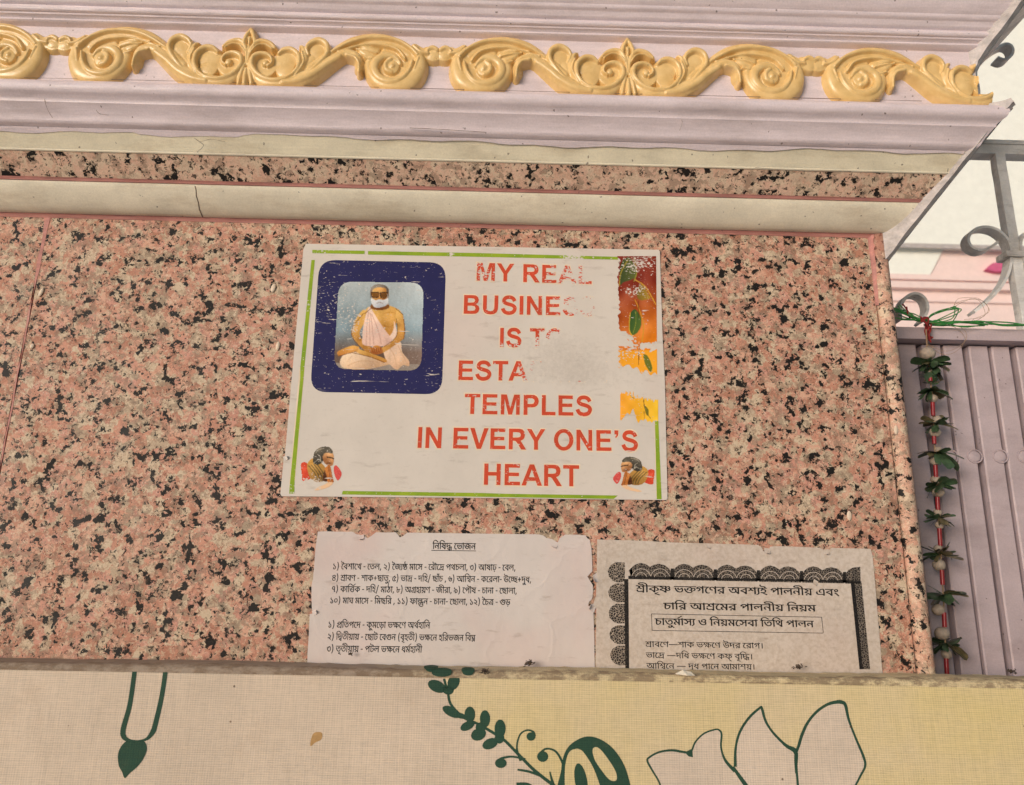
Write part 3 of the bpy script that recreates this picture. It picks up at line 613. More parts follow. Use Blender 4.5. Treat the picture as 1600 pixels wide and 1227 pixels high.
def portrait(X, Y):
    t = np.clip((Y-345)/700, 0, 1)[..., None]; P = Paint(X, Y, (0, 0, 0)); P.A[:] = True
    top, mid, low = np.array([176, 184, 186.]), np.array([126, 146, 156.]), np.array([104, 84, 74.])
    P.I = np.where(t < .55, top+(mid-top)*(t/.55), mid+(low-mid)*np.clip((t-.55)/.25, 0, 1))
    P.I += (np.clip((X-950)/200, 0, 1)*34)[..., None]+(fbm(X, Y, 60)*10)[..., None]; fl = (Y > 985+.02*(X-460)); P.I[fl] = (150, 138, 128)
    sk, sk2, dk = (230, 184, 104), (190, 132, 62), (136, 86, 42)
    P.poly([(510, 960), (540, 920), (620, 902), (760, 930), (905, 985), (880, 1002), (700, 1038), (560, 1032), (512, 1005)], (240, 214, 186), c2=(206, 166, 130), dirn=(.3, 1))
    P.poly([(850, 830), (975, 820), (992, 900), (1045, 970), (1042, 1012), (1000, 1004), (950, 1040), (896, 1000), (856, 940)], (240, 210, 186), c2=(210, 168, 134), dirn=(.6, 1))
    P.line([(880, 850), (930, 930), (950, 1035)], 8, (206, 166, 136)); P.line([(960, 850), (1000, 930), (1035, 1000)], 8, (206, 166, 136))
    P.line([(560, 1010), (680, 970), (860, 990)], 8, (210, 170, 134)); P.line([(600, 930), (560, 980)], 8, (216, 180, 146))
    P.poly([(600, 858), (690, 890), (860, 955), (852, 982), (740, 942), (640, 905)], sk, c2=sk2, dirn=(0, 1))
    P.poly([(484, 905), (520, 880), (600, 852), (655, 862), (640, 892), (560, 912), (500, 932)], (228, 172, 92), c2=(190, 120, 54), dirn=(0, 1))
    P.poly([(745, 545), (880, 538), (960, 568), (1000, 625), (985, 690), (945, 670), (925, 790), (800, 805), (720, 720), (690, 640), (700, 580)], sk, c2=sk2, dirn=(.5, 1))
    P.line([(840, 690), (890, 705), (940, 680)], 9, sk2); P.line([(860, 740), (915, 740)], 6, sk2); P.line([(850, 600), (900, 590), (950, 600)], 7, (200, 140, 60))
    P.poly([(930, 660), (952, 770), (900, 815), (860, 805), (900, 770), (925, 720)], (236, 206, 186))
    P.poly([(700, 570), (650, 610), (606, 700), (600, 770), (640, 830), (720, 905), (772, 890), (730, 850), (672, 790), (662, 740), (695, 670)], sk, c2=sk2, dirn=(-.4, 1))
    P.poly([(955, 565), (1000, 620), (1012, 720), (1005, 792), (930, 850), (840, 908), (798, 892), (860, 850), (940, 785), (952, 700), (940, 640)], sk, c2=sk2, dirn=(.8, .6))
    P.poly([(735, 548), (760, 580), (830, 690), (890, 770), (912, 802), (868, 852), (700, 850), (680, 790), (690, 690), (712, 600)], (244, 214, 198), c2=(226, 186, 168), dirn=(.5, 1))
    for a in ((730, 590, 716, 700, 712, 840), (744, 600, 760, 720, 770, 845), (756, 610, 800, 720, 830, 840), (736, 640, 738, 740, 740, 845)): P.line([a[:2], a[2:4], a[4:]], 7, (204, 158, 142))
    P.poly([(738, 875), (790, 850), (832, 868), (842, 905), (790, 922), (744, 905)], (206, 140, 66), c2=(160, 92, 44), dirn=(0, 1))
    for k in range(5): P.line([(752+18*k, 866+4*(k % 2)), (766+15*k, 905)], 5, (130, 62, 34))
    P.poly([(765, 520), (872, 515), (888, 556), (820, 574), (748, 560)], dk)
    P.poly(oval(815, 452, 62, 82, 0, 16), (226, 178, 108), c2=(178, 118, 56), dirn=(1, .2))
    P.poly([(746, 445), (750, 400), (785, 374), (840, 374), (880, 400), (888, 450), (872, 440), (862, 404), (800, 396), (764, 412), (758, 445)], (150, 144, 136), c2=(92, 82, 74), dirn=(1, 0))
    P.poly([(746, 482), (784, 496), (815, 488), (850, 494), (882, 478), (878, 528), (824, 553), (768, 546)], (240, 240, 240), c2=(206, 206, 208), dirn=(.4, 1))
    P.line([(795, 520), (815, 514), (840, 520)], 5, (170, 150, 140)); P.line([(812, 455), (808, 478), (820, 482)], 5, (190, 130, 70))
    P.poly([(752, 434), (806, 436), (804, 470), (762, 472)], (128, 84, 34), False); P.poly([(822, 437), (872, 434), (866, 472), (826, 472)], (110, 70, 28), False)
    for q in ([(750, 434), (808, 436)], [(750, 434), (758, 472), (804, 472), (808, 436)], [(822, 437), (876, 433)], [(822, 437), (826, 474), (866, 474), (876, 433)], [(808, 444), (822, 444)]): P.line(q, 6, (58, 36, 20))
    for x, y, r, d in [(815, 405, 34, 26), (790, 480, 16, -18), (845, 482, 14, -26), (815, 470, 9, 24), (780, 640, 40, 22), (905, 640, 46, 20), (850, 690, 60, -16), (960, 690, 20, -30), (985, 740, 26, 20), (628, 720, 22, 24), (660, 800, 20, -34), (700, 860, 22, -24), (720, 650, 30, 14), (790, 760, 40, -14), (560, 985, 60, 16), (760, 1000, 60, -18), (960, 960, 40, 14), (920, 860, 30, -22), (600, 880, 30, 18), (740, 925, 40, -20), (880, 820, 30, -18), (820, 545, 50, -30)]:
        P.I += (d*np.exp(-((X-x)**2+(Y-y)**2)/(r*r)))[..., None]*np.array([1, .9, .7])
    for q in ([(690, 600), (610, 700), (600, 780), (660, 860)], [(945, 640), (955, 710), (940, 790), (850, 860)], [(1002, 630), (1012, 730), (1004, 800)], [(600, 905), (760, 945), (855, 985)], [(490, 935), (600, 905)], [(760, 552), (700, 600)], [(940, 560), (1000, 610)], [(750, 400), (745, 480)], [(885, 410), (882, 480)]): P.line(q, 5, (112, 68, 30))
    P.I += (fbm(X, Y, 14, 3)*5+np.random.default_rng(4).normal(0, 7, X.shape))[..., None]
    return np.clip(P.I, 0, 255), P.A
picture('portrait_picture', portrait, 445, 1175, 335, 1060, (200, 200), M['picture'], lambda X, Y: (430+.2*X, 370+.2*Y), sign, -.00160, rquad(QP, 21))
def bowed(X, Y):
    P = Paint(X, Y, (200, 180, 160))
    P.poly([(200, 772), (252, 770), (285, 880), (215, 912), (205, 850)], (222, 84, 56), c2=(196, 60, 42)); P.poly([(455, 802), (482, 786), (522, 852), (490, 908), (462, 862)], (212, 84, 80))
    P.poly([(250, 775), (300, 728), (385, 790), (405, 850), (380, 912), (300, 912), (262, 860)], (210, 158, 78), c2=(150, 110, 58), dirn=(.6, 1))
    for k in range(4): P.line([(262+20*k, 790-6*k), (310+22*k, 850), (330+18*k, 905)], 8, (92, 80, 46))
    P.poly([(376, 690), (440, 676), (458, 708), (460, 745), (448, 790), (404, 786), (372, 752)], (226, 172, 118), c2=(168, 112, 72), dirn=(-.5, 1))
    P.poly([(295, 738), (305, 682), (350, 644), (418, 640), (450, 672), (446, 692), (392, 690), (372, 716), (372, 758), (330, 782), (298, 765)], (96, 90, 78), c2=(58, 54, 48), dirn=(0, 1))
    P.line([(405, 722), (440, 728), (458, 735)], 9, (46, 36, 28)); P.line([(400, 770), (440, 768)], 8, (110, 70, 46))
    P.poly([(378, 850), (404, 800), (414, 900), (396, 914), (372, 905)], (92, 56, 34))
    P.poly([(388, 812), (414, 786), (434, 800), (450, 880), (458, 920), (412, 922), (402, 870)], (214, 138, 70), c2=(160, 88, 42)); P.line([(418, 800), (432, 915)], 6, (120, 66, 34))
    for x, y, r, d in [(420, 690, 22, 34), (440, 750, 16, 22), (395, 740, 20, -34), (420, 765, 18, -22), (340, 660, 26, 40), (310, 720, 24, 18), (430, 850, 14, 24), (400, 880, 14, -30), (300, 800, 24, 26), (360, 860, 26, -24), (230, 820, 20, 20)]: P.I += (d*np.exp(-((X-x)**2+(Y-y)**2)/(r*r)))[..., None]*np.array([1, .92, .8])
    for q in ([(330, 700), (352, 720), (350, 760)], [(316, 690), (340, 664), (380, 655)], [(300, 770), (340, 742), (372, 770)]): P.line(q, 5, (188, 178, 160))
    P.I += np.random.default_rng(4).normal(0, 9, X.shape)[..., None]
    P.poly([(296, 972), (380, 936), (412, 918), (455, 922), (420, 958), (330, 984)], (232, 192, 154))
    return np.clip(P.I, 0, 255), P.A
picture('corner_picture', bowed, 190, 530, 630, 990, (90, 95), M['picture'], lambda X, Y: (430+.2*X, 570+.2*Y), sign, -.00160)
picture('corner_picture', bowed, 190, 530, 630, 990, (90, 95), M['picture'], lambda X, Y: (1027-(430+.2*X-466)*1.02, 714+(570+.2*Y-698)*.80), sign, -.00160)
def flowers(X, Y):
    t = np.clip((Y-300)/520, 0, 1)[..., None]; P = Paint(X, Y, (0, 0, 0)); a, b = np.array([132, 50, 38.]), np.array([240, 142, 40.])
    s = np.clip((X-1180)/260, 0, 1)[..., None]+(fbm(X, Y, 9, 15)*.10)[..., None]; P.I = a+(b-a)*np.clip(t*1.0+(s-.5)*.35*(t+.3), 0, 1)+(fbm(X, Y, 34, 5)*16)[..., None]
    P.I = np.where((Y > 790)[..., None], P.I*.3+np.array([246, 178, 46.])*.7, P.I)
    P.poly([(1190, 330), (1200, 190), (1260, 145), (1310, 240), (1290, 290), (1220, 315)], (58, 72, 40), c2=(100, 104, 52)); P.line([(1188, 340), (1200, 250), (1250, 160)], 8, (176, 150, 56)); P.line([(1290, 150), (1310, 240), (1290, 310)], 8, (150, 150, 60))
    P.poly([(1262, 540), (1296, 505), (1336, 560), (1332, 632), (1284, 684), (1256, 640)], (52, 84, 42), c2=(88, 112, 48), dirn=(1, .4)); P.line([(1262, 530), (1254, 640), (1276, 690)], 7, (214, 178, 60)); P.line([(1300, 520), (1300, 600), (1280, 670)], 5, (150, 150, 60))
    P.poly([(1310, 400), (1340, 330), (1390, 400), (1400, 430), (1330, 440)], (120, 100, 40), c2=(180, 140, 50)); P.line([(1300, 300), (1370, 350), (1440, 470)], 8, (212, 170, 60))
    P.line([(1296, 440), (1330, 520), (1354, 620), (1340, 740)], 8, (206, 150, 50)); P.line([(1320, 450), (1320, 560)], 5, (70, 40, 24)); P.poly([(1350, 820), (1380, 830), (1410, 900), (1400, 940), (1365, 890)], (110, 116, 44)); P.line([(1320, 760), (1318, 890)], 4, (80, 50, 30))
    r = fbm(Y, X*0, 9, 8)*10; P.A = (X > 1181+r) & (X < 1447) & (Y < 900+.26*(X-1190)+fbm(X, Y*0, 8, 9)*24) & ~((Y > 648+r) & (Y < 760) & (X < 1262+fbm(X, Y, 12, 4)*30)) & ~((Y > 742+fbm(X, Y, 10, 2)*14) & (Y < 786+fbm(X, Y, 9, 6)*18) & (X > 1330))
    return np.clip(P.I, 0, 255), P.A
picture('flower_strip', flowers, 1170, 1455, 135, 965, (90, 240), M['picture'], lambda X, Y: (700+.225*X+.010*(Y-135)*.225*.9, 370+.225*Y), sign, -.00160)
def petals(X, Y):
    P = Paint(X, Y, (246, 184, 44)); s = np.clip((X-1195)/260, 0, 1)[..., None]; P.I = np.array([240, 160, 48.])+(np.array([252, 204, 60.])-np.array([240, 160, 48.]))*s+(fbm(X, Y, 30, 2)*12)[..., None]
    P.line([(1362, 160), (1362, 240), (1385, 280)], 6, (90, 60, 30)); P.poly([(1366, 240), (1392, 270), (1390, 310), (1372, 290)], (120, 110, 40)); P.line([(1385, 300), (1408, 330)], 4, (120, 90, 40)); P.line([(1362, 280), (1364, 345)], 4, (150, 100, 40)); P.line([(1272, 170), (1290, 190)], 6, (120, 110, 70))
    P.A = (X > 1196) & (X < 1462) & (Y > 146+.24*(X-1196)*(X > 1290)+fbm(X, Y*0, 7, 3)*20) & (Y < 332+.07*(X-1196)+fbm(X, Y*0, 9, 11)*14) & ~inside([(1210, 345), (1244, 290), (1262, 308), (1285, 262), (1310, 345)], X, Y)
    return np.clip(P.I, 0, 255), P.A
picture('flower_strip', petals, 1190, 1466, 130, 365, (90, 80), M['picture'], lambda X, Y: (700+.225*X, 580+.225*Y), sign, -.00160)
LINES = [('MY REAL', (744.5, 438.6), (924.5, 444.3), 28), ('BUSINESS', (724.3, 490.4), (931, 493.6), 29.3), ('IS TO', (781, 542.2), (881, 543.6), 29.8), ('ESTABLISH', (716, 594), (947, 596.6), 30.6),
         ('TEMPLES', (725.4, 646.8), (925, 650.2), 31.4), ('IN EVERY ONE’S', (652.3, 700), (997, 705.6), 32.5), ('HEART', (756, 757.6), (905, 760.4), 33.2)]
for t, a, b, c in LINES:
    set_line('motto_outline', t, (a[0]-1, a[1]+1), (b[0]+1, b[1]+1), c+2, -.00147, M['ink_halo'], sign, 3.0)
    set_line('motto_lettering', t, a, b, c, -.00160, M['ink_red'], sign)

# ------------------------------------------------------------------ Bengali lettering: outlines of each glyph, quarter units, then glyph runs per line
GLYPHS = [
[[69,156,0,-18,-26,0,0,-138,-19,0,0,138,-26,0,0,18,22,0,-4,4,-4,6,-4,5,-3,5,9,14,9,13,11,11,12,8,15,5,17,2,13,-1,13,-2,12,-4,12,-5,11,-7,12,-8,13,-9,12,-10,-10,-14,-17,13,-14,10,-14,9,-13,5,-13,4,-14,1,-13,-1,-11,-4,-9,-5,-8,-8,-7,-9,-7,-11,3,-4,3,-4,4,-5,4,-4]],
[[154,156,0,-18,-27,0,0,-138,-19,0,0,61,4,-14,-9,11,-9,10,-10,8,-10,6,-10,4,-10,2,-9,-1,-7,-4,-4,-6,-2,-9,1,-6,4,-6,7,-5,10,-5,-10,-18,-14,8,-10,9,-6,11,-2,13,1,11,4,10,7,7,8,5,10,3,9,1,12,-1,12,-4,10,-5,10,-7,9,-8,9,-10,-4,-1,0,6,-1,5,0,6,0,6,0,45,-110,0,0,18]],
[[161,156,0,-18,-27,0,0,-138,-19,0,-12,14,-13,11,-14,10,-16,8,-18,6,-21,4,-9,23,13,8,14,8,15,7,16,7,15,2,0,-14,-13,-6,-13,-6,-12,-7,-11,-6,17,-4,15,-6,14,-7,12,-8,11,-9,11,-10,0,4,0,5,-1,4,0,5,0,35,1,6,0,6,0,6,-1,6,0,6,0,30,-117,0,0,18],[19,142,11,-3,15,-5,16,-7,15,-8,15,-10,14,-10,12,-10,0,-23,-10,10,-12,10,-13,9,-14,8,-14,8,-14,6,-14,5,-14,4]],
[[197,156,0,-18,-157,0,0,-75,-4,5,17,16,19,15,22,12,25,11,11,-12,0,-53,-19,-8,0,59,5,-7,-14,-6,-14,-8,-13,-9,-13,-10,-13,-11,-14,-13,-15,10,0,84,-22,0,0,18],[176,17,0,-9,1,-9,2,-9,3,-10,-18,-4,-2,11,-3,11,-1,10,-1,11,1,9,0,10,2,9,3,10,1,-4,-9,-2,-9,-3,-10,-3,-8,-3,-6,-2,-17,-6,-17,-7,-15,-7,-13,-7,2,2,14,-4,12,-5,12,-6,12,-9,0,5,0,5,-1,5,0,4,0,30,19,7,0,-76,-19,0,-9,9,-10,6,-10,6,-10,4,-12,3,-11,3,-9,19,11,7,12,6,13,6,14,6,14,6,14,5,7,2,12,4,11,4,11,3,11,3,14,-14,-4,-11,-2,-10,-2,-11]],
[[89,156,0,-18,-5,0,-8,-3,-9,-5,-9,-7,-8,-8,-7,-10,-6,-12,-4,-13,-1,-14,1,-17,4,-12,6,-9,8,-6,8,-4,8,-1,5,1,5,0,5,2,5,3,9,-15,-7,-4,-7,-3,-8,-2,-8,0,-15,2,-13,6,-11,10,-8,13,-5,16,-2,19,2,20,6,17,9,15,12,13,14,10,15,7,-16,-8,-5,-1,-5,0,-5,0,-7,0,-34,0,0,18]],
[[106,11,-16,1,-15,4,-14,7,-13,11,-11,14,-11,18,-10,23,-9,27,19,5,10,-30,11,-23,12,-17,13,-12,16,-7,17,-2,12,1,11,3,8,6,6,8,4,9,1,10,0,7,-1,6,-2,6,-3,5,-2,5,-3,4,12,19,8,-14,6,-13,3,-13,1,-13,-2,-14,-5,-14,-9,-11,-11,-9,-15,-5],[96,71,-14,2,-11,6,-7,9,-2,12,1,6,1,6,2,5,2,5,20,-6,-2,-3,-2,-4,-1,-4,0,-3,1,-6,3,-4,4,-2,5,-1,6,0,5,2,5,3,6,5,7,7,7,10,16,3,-2,-13,-7,-11,-8,-8,-7,-7,-9,-5,-9,-3],[183,156,0,-18,-185,0,0,18]],
[[69,156,0,-18,-26,0,0,-138,-19,0,0,117,-4,8,-5,7,-7,4,-8,2,-2,18,3,0,6,-1,7,-3,6,-5,4,-7,0,6,0,4,0,3,0,19,13,0,5,-16]],
[[100,16,-14,1,-14,4,-13,7,-12,10,-12,13,-10,18,-9,21,-9,26,19,5,9,-28,10,-22,12,-16,13,-11,14,-7,17,-2,16,2,12,6,7,10,2,14,0,7,-2,6,-2,5,-2,5,16,0,-8,-7,-7,-7,-8,-5,-8,-3,-9,-3,-10,-1,-9,1,-9,3,-6,5,-5,6,-3,8,-2,9,2,11,6,11,11,11,15,9,-5,0,-6,0,-6,0,-7,0,-76,0,0,18,234,0,0,-18,-78,0,-6,0,-5,0,-5,0,-4,0,-19,-9,-13,-8,-9,-7,-5,-7,-3,-6,-1,-6,1,-6,3,-4,4,-2,5,-1,9,1,8,3,8,6,9,7,21,-8,2,-5,2,-7,1,-8,1,-7,-2,-13,-4,-11,-8,-10,-10,-8,-15,-5],[200,51,1,-12,1,-11,3,-12,4,-14,-19,-4,-4,15,-3,14,-2,14,0,15,0,12,2,11,3,10,3,8,-18,1,-15,4,-12,6,-10,7,-8,10,-7,11,19,4,4,-7,6,-6,7,-5,9,-4,11,-2,13,-1,3,0,3,0,4,0,4,1,9,-18,-5,-11,-3,-11,-2,-12]],
[[72,0,-19,2,-12,7,-8,10,-2,11,1,10,5,8,9,8,12,5,8,-19,-7,-2,-4,-3,-3,-3,-1,-4,2,-5,3,-3,7,-2,9,-1,13,2,11,5,6,9,2,10,-1,7,-2,7,-4,6,-6,6,-8,7,-11,8,-14,10,-11,8,-7,8,-5,6,-3,7,-1,7,1,6,3,7,4,7,5,6,17,-9,-3,-4,-3,-3,-2,-4,0,-4,0,-3,1,-3,1,-3,3,-4,4,-4,6,-4,7,-6,9,-6,14,-10,10,-8,7,-9,5,-8,2,-10,1,-10,-1,-14,-5,-11,-8,-9,-11,-6,-12,-5]],
[[20,-34,16,26,10,28,7,30,3,31,-3,32,-6,30,-11,29,-16,26,21,0,16,-26,11,-28,7,-31,2,-32,-2,-31,-7,-31,-11,-28,-16,-25]],
[[71,156,-2,8,-3,6,-6,4,-9,1,-5,0,-15,0,-10,2,-9,3,-6,4,-6,6,-5,7,-2,8,-1,10,0,3,0,3,1,3,0,4,19,-1,-1,-3,0,-4,0,-3,0,-5,1,-4,1,-4,3,-4,4,-3,6,-2,8,-2,10,0,13,-1,9,-1,8,-3,6,-4,4,-5,2,-6,2,-8,1,-9],[89,156,0,-18,-5,0,-8,-3,-9,-5,-9,-7,-8,-8,-7,-10,-6,-12,-4,-13,-1,-14,1,-17,4,-12,6,-9,8,-6,8,-4,8,-1,5,1,5,0,5,2,5,3,9,-15,-7,-4,-7,-3,-8,-2,-8,0,-15,2,-13,6,-11,10,-8,13,-5,16,-2,19,2,20,6,17,9,15,12,13,14,10,15,7,-16,-8,-5,-1,-5,0,-5,0,-7,0,-34,0,0,18]],
[[152,156,0,-18,-27,0,0,-138,-19,0,-9,14,-12,14,-14,11,-16,10,-17,7,-19,5,-10,24,25,14,25,12,26,11,27,9,-6,-11,0,18,-108,0,0,18],[106,118,5,-6,-19,-7,-21,-9,-20,-9,-19,-11,14,-4,15,-6,15,-8,14,-10,11,-12,9,-14,-3,0,0,6,-1,6,0,6,0,7]],
[[172,156,0,-18,-26,0,0,-138,-20,0,0,128,2,5,-1,4,-1,5,0,4,0,6,0,20,14,0,6,-16],[90,157,10,-1,8,-2,8,-5,7,-6,6,-7,5,-9,-2,-26,-8,16,-10,12,-11,7,-12,3,-9,-1,-7,-4,-5,-7,-1,-9,2,-9,6,-8,11,-5,15,-2,-1,-19,-16,2,-12,5,-9,6,-6,9,-4,10,-1,11,1,13,4,9,6,8,8,5,8,3],[19,157,10,-1,10,-3,9,-5,6,-8,5,-11,1,-14,-1,-10,-3,-9,-7,-9,-9,-6,-12,-5,-14,-1,-2,19,11,1,9,3,6,4,4,4,2,6,1,5,-1,9,-5,7,-8,5,-12,1,-4,0,-5,-1,-5,0,-5,-2,-2,19,6,1,5,1,5,0]],
[[176,156,0,-18,-26,0,0,-138,-19,0,-7,10,-9,10,-9,9,-11,8,-12,8,-12,6,-14,5,-15,4,-6,23,12,-9,21,-5,18,-7,15,-9,12,-9,10,-10,8,-10,-1,6,0,6,0,6,0,6,0,124,13,0,6,-16],[112,118,-1,-14,-6,-11,-10,-9,-12,-7,-14,-5,-17,-3,-12,2,-4,12,18,2,15,4,11,5,8,6,4,8,2,8,-1,8,-3,6,-4,7,-7,6,14,13,8,-8,6,-9,4,-11],[46,108,-14,1,-11,6,-7,10,-2,12,1,6,1,5,2,5,2,4,19,-5,-2,-3,-1,-3,-1,-4,-1,-4,1,-6,3,-4,4,-2,6,-1,5,1,5,1,6,3,5,5,6,8,6,10,14,3,0,-12,-5,-11,-7,-8,-7,-8,-9,-5,-9,-3]],
[[12,84,61,0,0,-20,-61,0]],
[[102,12,-20,3,-18,8,-17,13,-15,20,-14,26,-11,34,19,6,9,-29,10,-23,12,-17,12,-12,15,-7,17,-2,11,0,9,2,7,4,6,4,4,6,3,7,2,7,0,8,-1,10,-3,9,-5,7,-6,6,-8,4,-9,1,-9,-1,-5,-3,-4,-5,-1,-6,0,-3,1,-3,1,-6,-19,-4,-1,5,-1,5,-1,4,0,5,1,9,4,7,6,6,7,5,10,2,10,1,15,-2,12,-5,11,-9,8,-11,5,-14,1,-16,-1,-14,-5,-14,-8,-11,-12,-9,-16,-6],[179,156,0,-18,-181,0,0,18]],
[[185,156,0,-18,-26,0,0,-138,-19,0,0,84,1,-7,-5,7,-6,6,-7,4,-7,1,-4,-1,-3,-1,-4,-2,-3,-3,-2,-4,0,-7,0,-3,0,-4,-16,-4,-2,10,-4,8,-5,6,-6,5,-7,3,-7,0,-6,0,-5,-2,-4,-3,-4,-4,-1,-5,-1,-5,2,-9,5,-8,9,-6,12,-6,-6,-18,-12,4,-10,6,-8,7,-7,9,-4,10,-1,12,1,10,4,9,6,8,9,5,9,3,11,1,12,-1,11,-3,9,-7,8,-9,-4,0,4,7,6,5,7,4,8,1,8,-1,7,-3,7,-4,8,-6,-3,-3,0,5,0,5,0,5,0,6,0,21,-142,0,0,18]],
[[48,29,1,-3,-2,-9,-3,-9,-4,-10,-4,-9,-4,-9,-4,-10,-16,0,3,15,3,15,3,15,2,14]],
[[32,135,0,5,2,6,4,6,4,6,16,-9,-2,-3,-2,-3,-1,-3,0,-3,0,-3,2,-2,3,-3,4,-1,7,-2,10,-2,22,-6,14,-9,7,-11,3,-14,-3,-16,-11,-12,-17,-10,-22,-4,-5,0,-2,1,-3,1,10,2,11,-4,11,-6,12,-6,11,-7,11,-8,10,-8,-11,-13,-14,11,-14,9,-12,8,-13,6,-12,5,-14,5,-15,4,-17,4,4,18,9,-2,9,-2,10,-1,12,-1,22,2,13,5,8,8,2,10,0,6,-3,5,-4,4,-6,3,-8,3,-12,3,-13,3,-10,4,-8,4,-5,4,-3,6]],
[[66,156,0,-18,-17,0,15,5,-9,-8,-7,-7,-4,-6,-3,-7,-1,-7,0,-9,0,-9,2,-9,2,-9,2,-10,1,-10,1,-10,-1,-9,-1,-9,-3,-8,-5,-7,-6,-7,-9,-6,-11,-5,-14,-4,-6,17,14,4,10,6,6,6,4,6,2,8,0,8,0,10,-2,10,-2,9,-2,9,-1,9,-1,9,0,9,2,8,2,7,4,7,5,7,6,7,4,-5,-45,0,0,18]],
[[99,0,-21,3,-18,9,-14,13,-9,17,5,17,16,2,12,4,9,5,6,6,3,3,3,8,2,7,1,9,0,8,0,7,-1,6,-2,7,-2,7,-91,0,0,18,80,0,-7,10,-6,10,-3,9,-2,9,2,10,4,9,7,8,10,8,13,-14,-7,-6,-5,-5,-3,-6,-1,-7,2,-8,4,-8,6,-9,9,-10,77,0,0,-18,-43,0,-4,0,-4,0,-4,0,-3,0,16,-18,13,-18,9,-20,2,-22,-1,-17,-6,-14,-9,-12,-12,-9,-15,-6],[98,18,14,2,10,4,8,7,6,9,3,10,1,11,-1,11,-2,12,-5,11,-8,12,-10,13,-12,14,4,-1,2,-7,2,-8,1,-7,1,-9,-1,-10,-2,-9,-4,-9,-6,-8,-8,-8,-11,-6,-13,-6,-17,-4,3,15,4,-12,5,-10,8,-7,9,-5,9,-3],[52,140,-8,-6,-8,-7,-4,-8,-2,-9,2,-9,4,-7,6,-5,7,-3,9,-2,10,0,9,0,9,2,8,2,7,5,-9,-17,-8,-4,-8,-3,-8,-1,-7,-1,-14,2,-12,3,-10,7,-7,8,-5,10,-1,12,1,10,4,10,6,8,8,6],[34,137,20,-8,20,-11,18,-13,14,-14,-7,-12,-17,14,-19,13,-20,10,-21,9]],
[[158,156,0,-18,-26,0,0,-138,-20,0,0,34,5,-14,-9,13,-9,12,-9,10,-9,8,-11,5,-11,2,-9,-1,-7,-3,-4,-6,-2,-9,1,-7,5,-7,7,-5,11,-4,-7,-20,-12,6,-9,6,-8,7,-5,8,-3,8,-1,9,2,11,4,9,7,7,8,5,10,3,9,1,14,-1,12,-4,11,-7,9,-8,8,-10,8,-11,-4,-1,-1,6,0,6,0,6,-1,6,0,68,-114,0,0,18],[75,81,0,-3,-1,-2,-19,4,-1,14,-4,10,-6,7,-8,6,-12,4,-14,3,3,18,11,-4,12,-1,10,-4,8,-4,8,-7,5,-7,4,-10,3,-11]],
[[173,156,0,-18,-26,0,0,-138,-19,0,0,88,5,-16,-7,10,-6,6,-6,4,-5,2,-3,-1,-4,-1,-3,-3,-3,-5,-5,-7,-5,-10,-7,-11,-5,-9,-6,-7,-6,-5,-7,-2,-8,-1,-7,0,-6,2,-6,4,-6,6,-6,7,-7,10,15,9,6,-10,5,-6,5,-2,5,-1,4,0,4,2,4,4,5,5,5,8,5,10,6,8,6,12,6,7,7,4,7,1,8,-1,7,-3,7,-6,8,-8,-5,-1,-1,6,0,5,0,5,0,5,0,24,-130,0,0,18],[68,68,-3,15,-2,12,-4,9,-5,6,-8,5,-10,4,-12,3,-14,2,3,19,14,-5,13,-3,10,-3,9,-4,7,-5,5,-6,4,-8,2,-9,2,-11]],
[[152,156,0,-18,-27,0,0,-138,-19,0,-9,14,-12,14,-14,11,-16,10,-17,7,-19,5,-10,24,25,14,25,12,26,11,27,9,-6,-11,0,18,-108,0,0,18],[106,118,5,-6,-19,-7,-21,-9,-20,-9,-19,-11,14,-4,15,-6,15,-8,14,-10,11,-12,9,-14,-3,0,0,6,-1,6,0,6,0,7],[46,-2,-6,2,-4,2,-4,5,-1,6,1,6,4,5,4,3,6,1,6,-1,5,-3,3,-5,1,-6,-1,-6,-3,-5,-5,-2]],
[[43,0,-19,0,0,138,-26,0,0,18,71,0,0,-18,-26,0],[25,156,-2,8,-3,6,-6,4,-9,1,-42,0,-15,0,-10,2,-9,3,-7,4,-5,6,-5,7,-2,8,-1,10,0,3,0,3,1,4,0,3,19,-1,-1,-3,0,-5,0,-7,1,-4,1,-4,2,-4,5,-3,5,-2,8,-2,12,0,38,0,11,-1,9,-1,8,-3,6,-4,4,-5,2,-6,2,-8,1,-9]],
[[182,156,0,-18,-113,0,0,-75,-3,5,16,16,20,15,22,12,24,11,16,-16,-4,-9,-4,-9,-2,-9,-2,-9,-1,-10,0,-11,0,-11,1,-10,1,-9,2,-9,2,-10,3,-10,-19,-5,-5,26,-2,10,-1,11,-1,11,0,13,0,9,1,9,2,9,2,8,3,6,2,5,4,-1,-15,-6,-13,-8,-14,-9,-13,-10,-13,-11,-14,-13,-14,10,0,84,-52,0,0,18],[106,25,9,-1,9,-2,8,-5,8,-7,1,-25,-5,10,-7,7,-9,4,-11,1,-8,0,-8,-2,-8,-1,-8,-2,-9,-1,-10,-1,-8,1,-8,1,-8,3,-7,4,-7,6,-4,7,-3,9,-1,11,0,5,0,4,1,4,1,3,19,-2,-1,-3,0,-4,-1,-3,0,-4,1,-7,2,-6,4,-5,6,-3,6,-2,8,-1,8,1,7,1,8,2,8,1,8,2]],
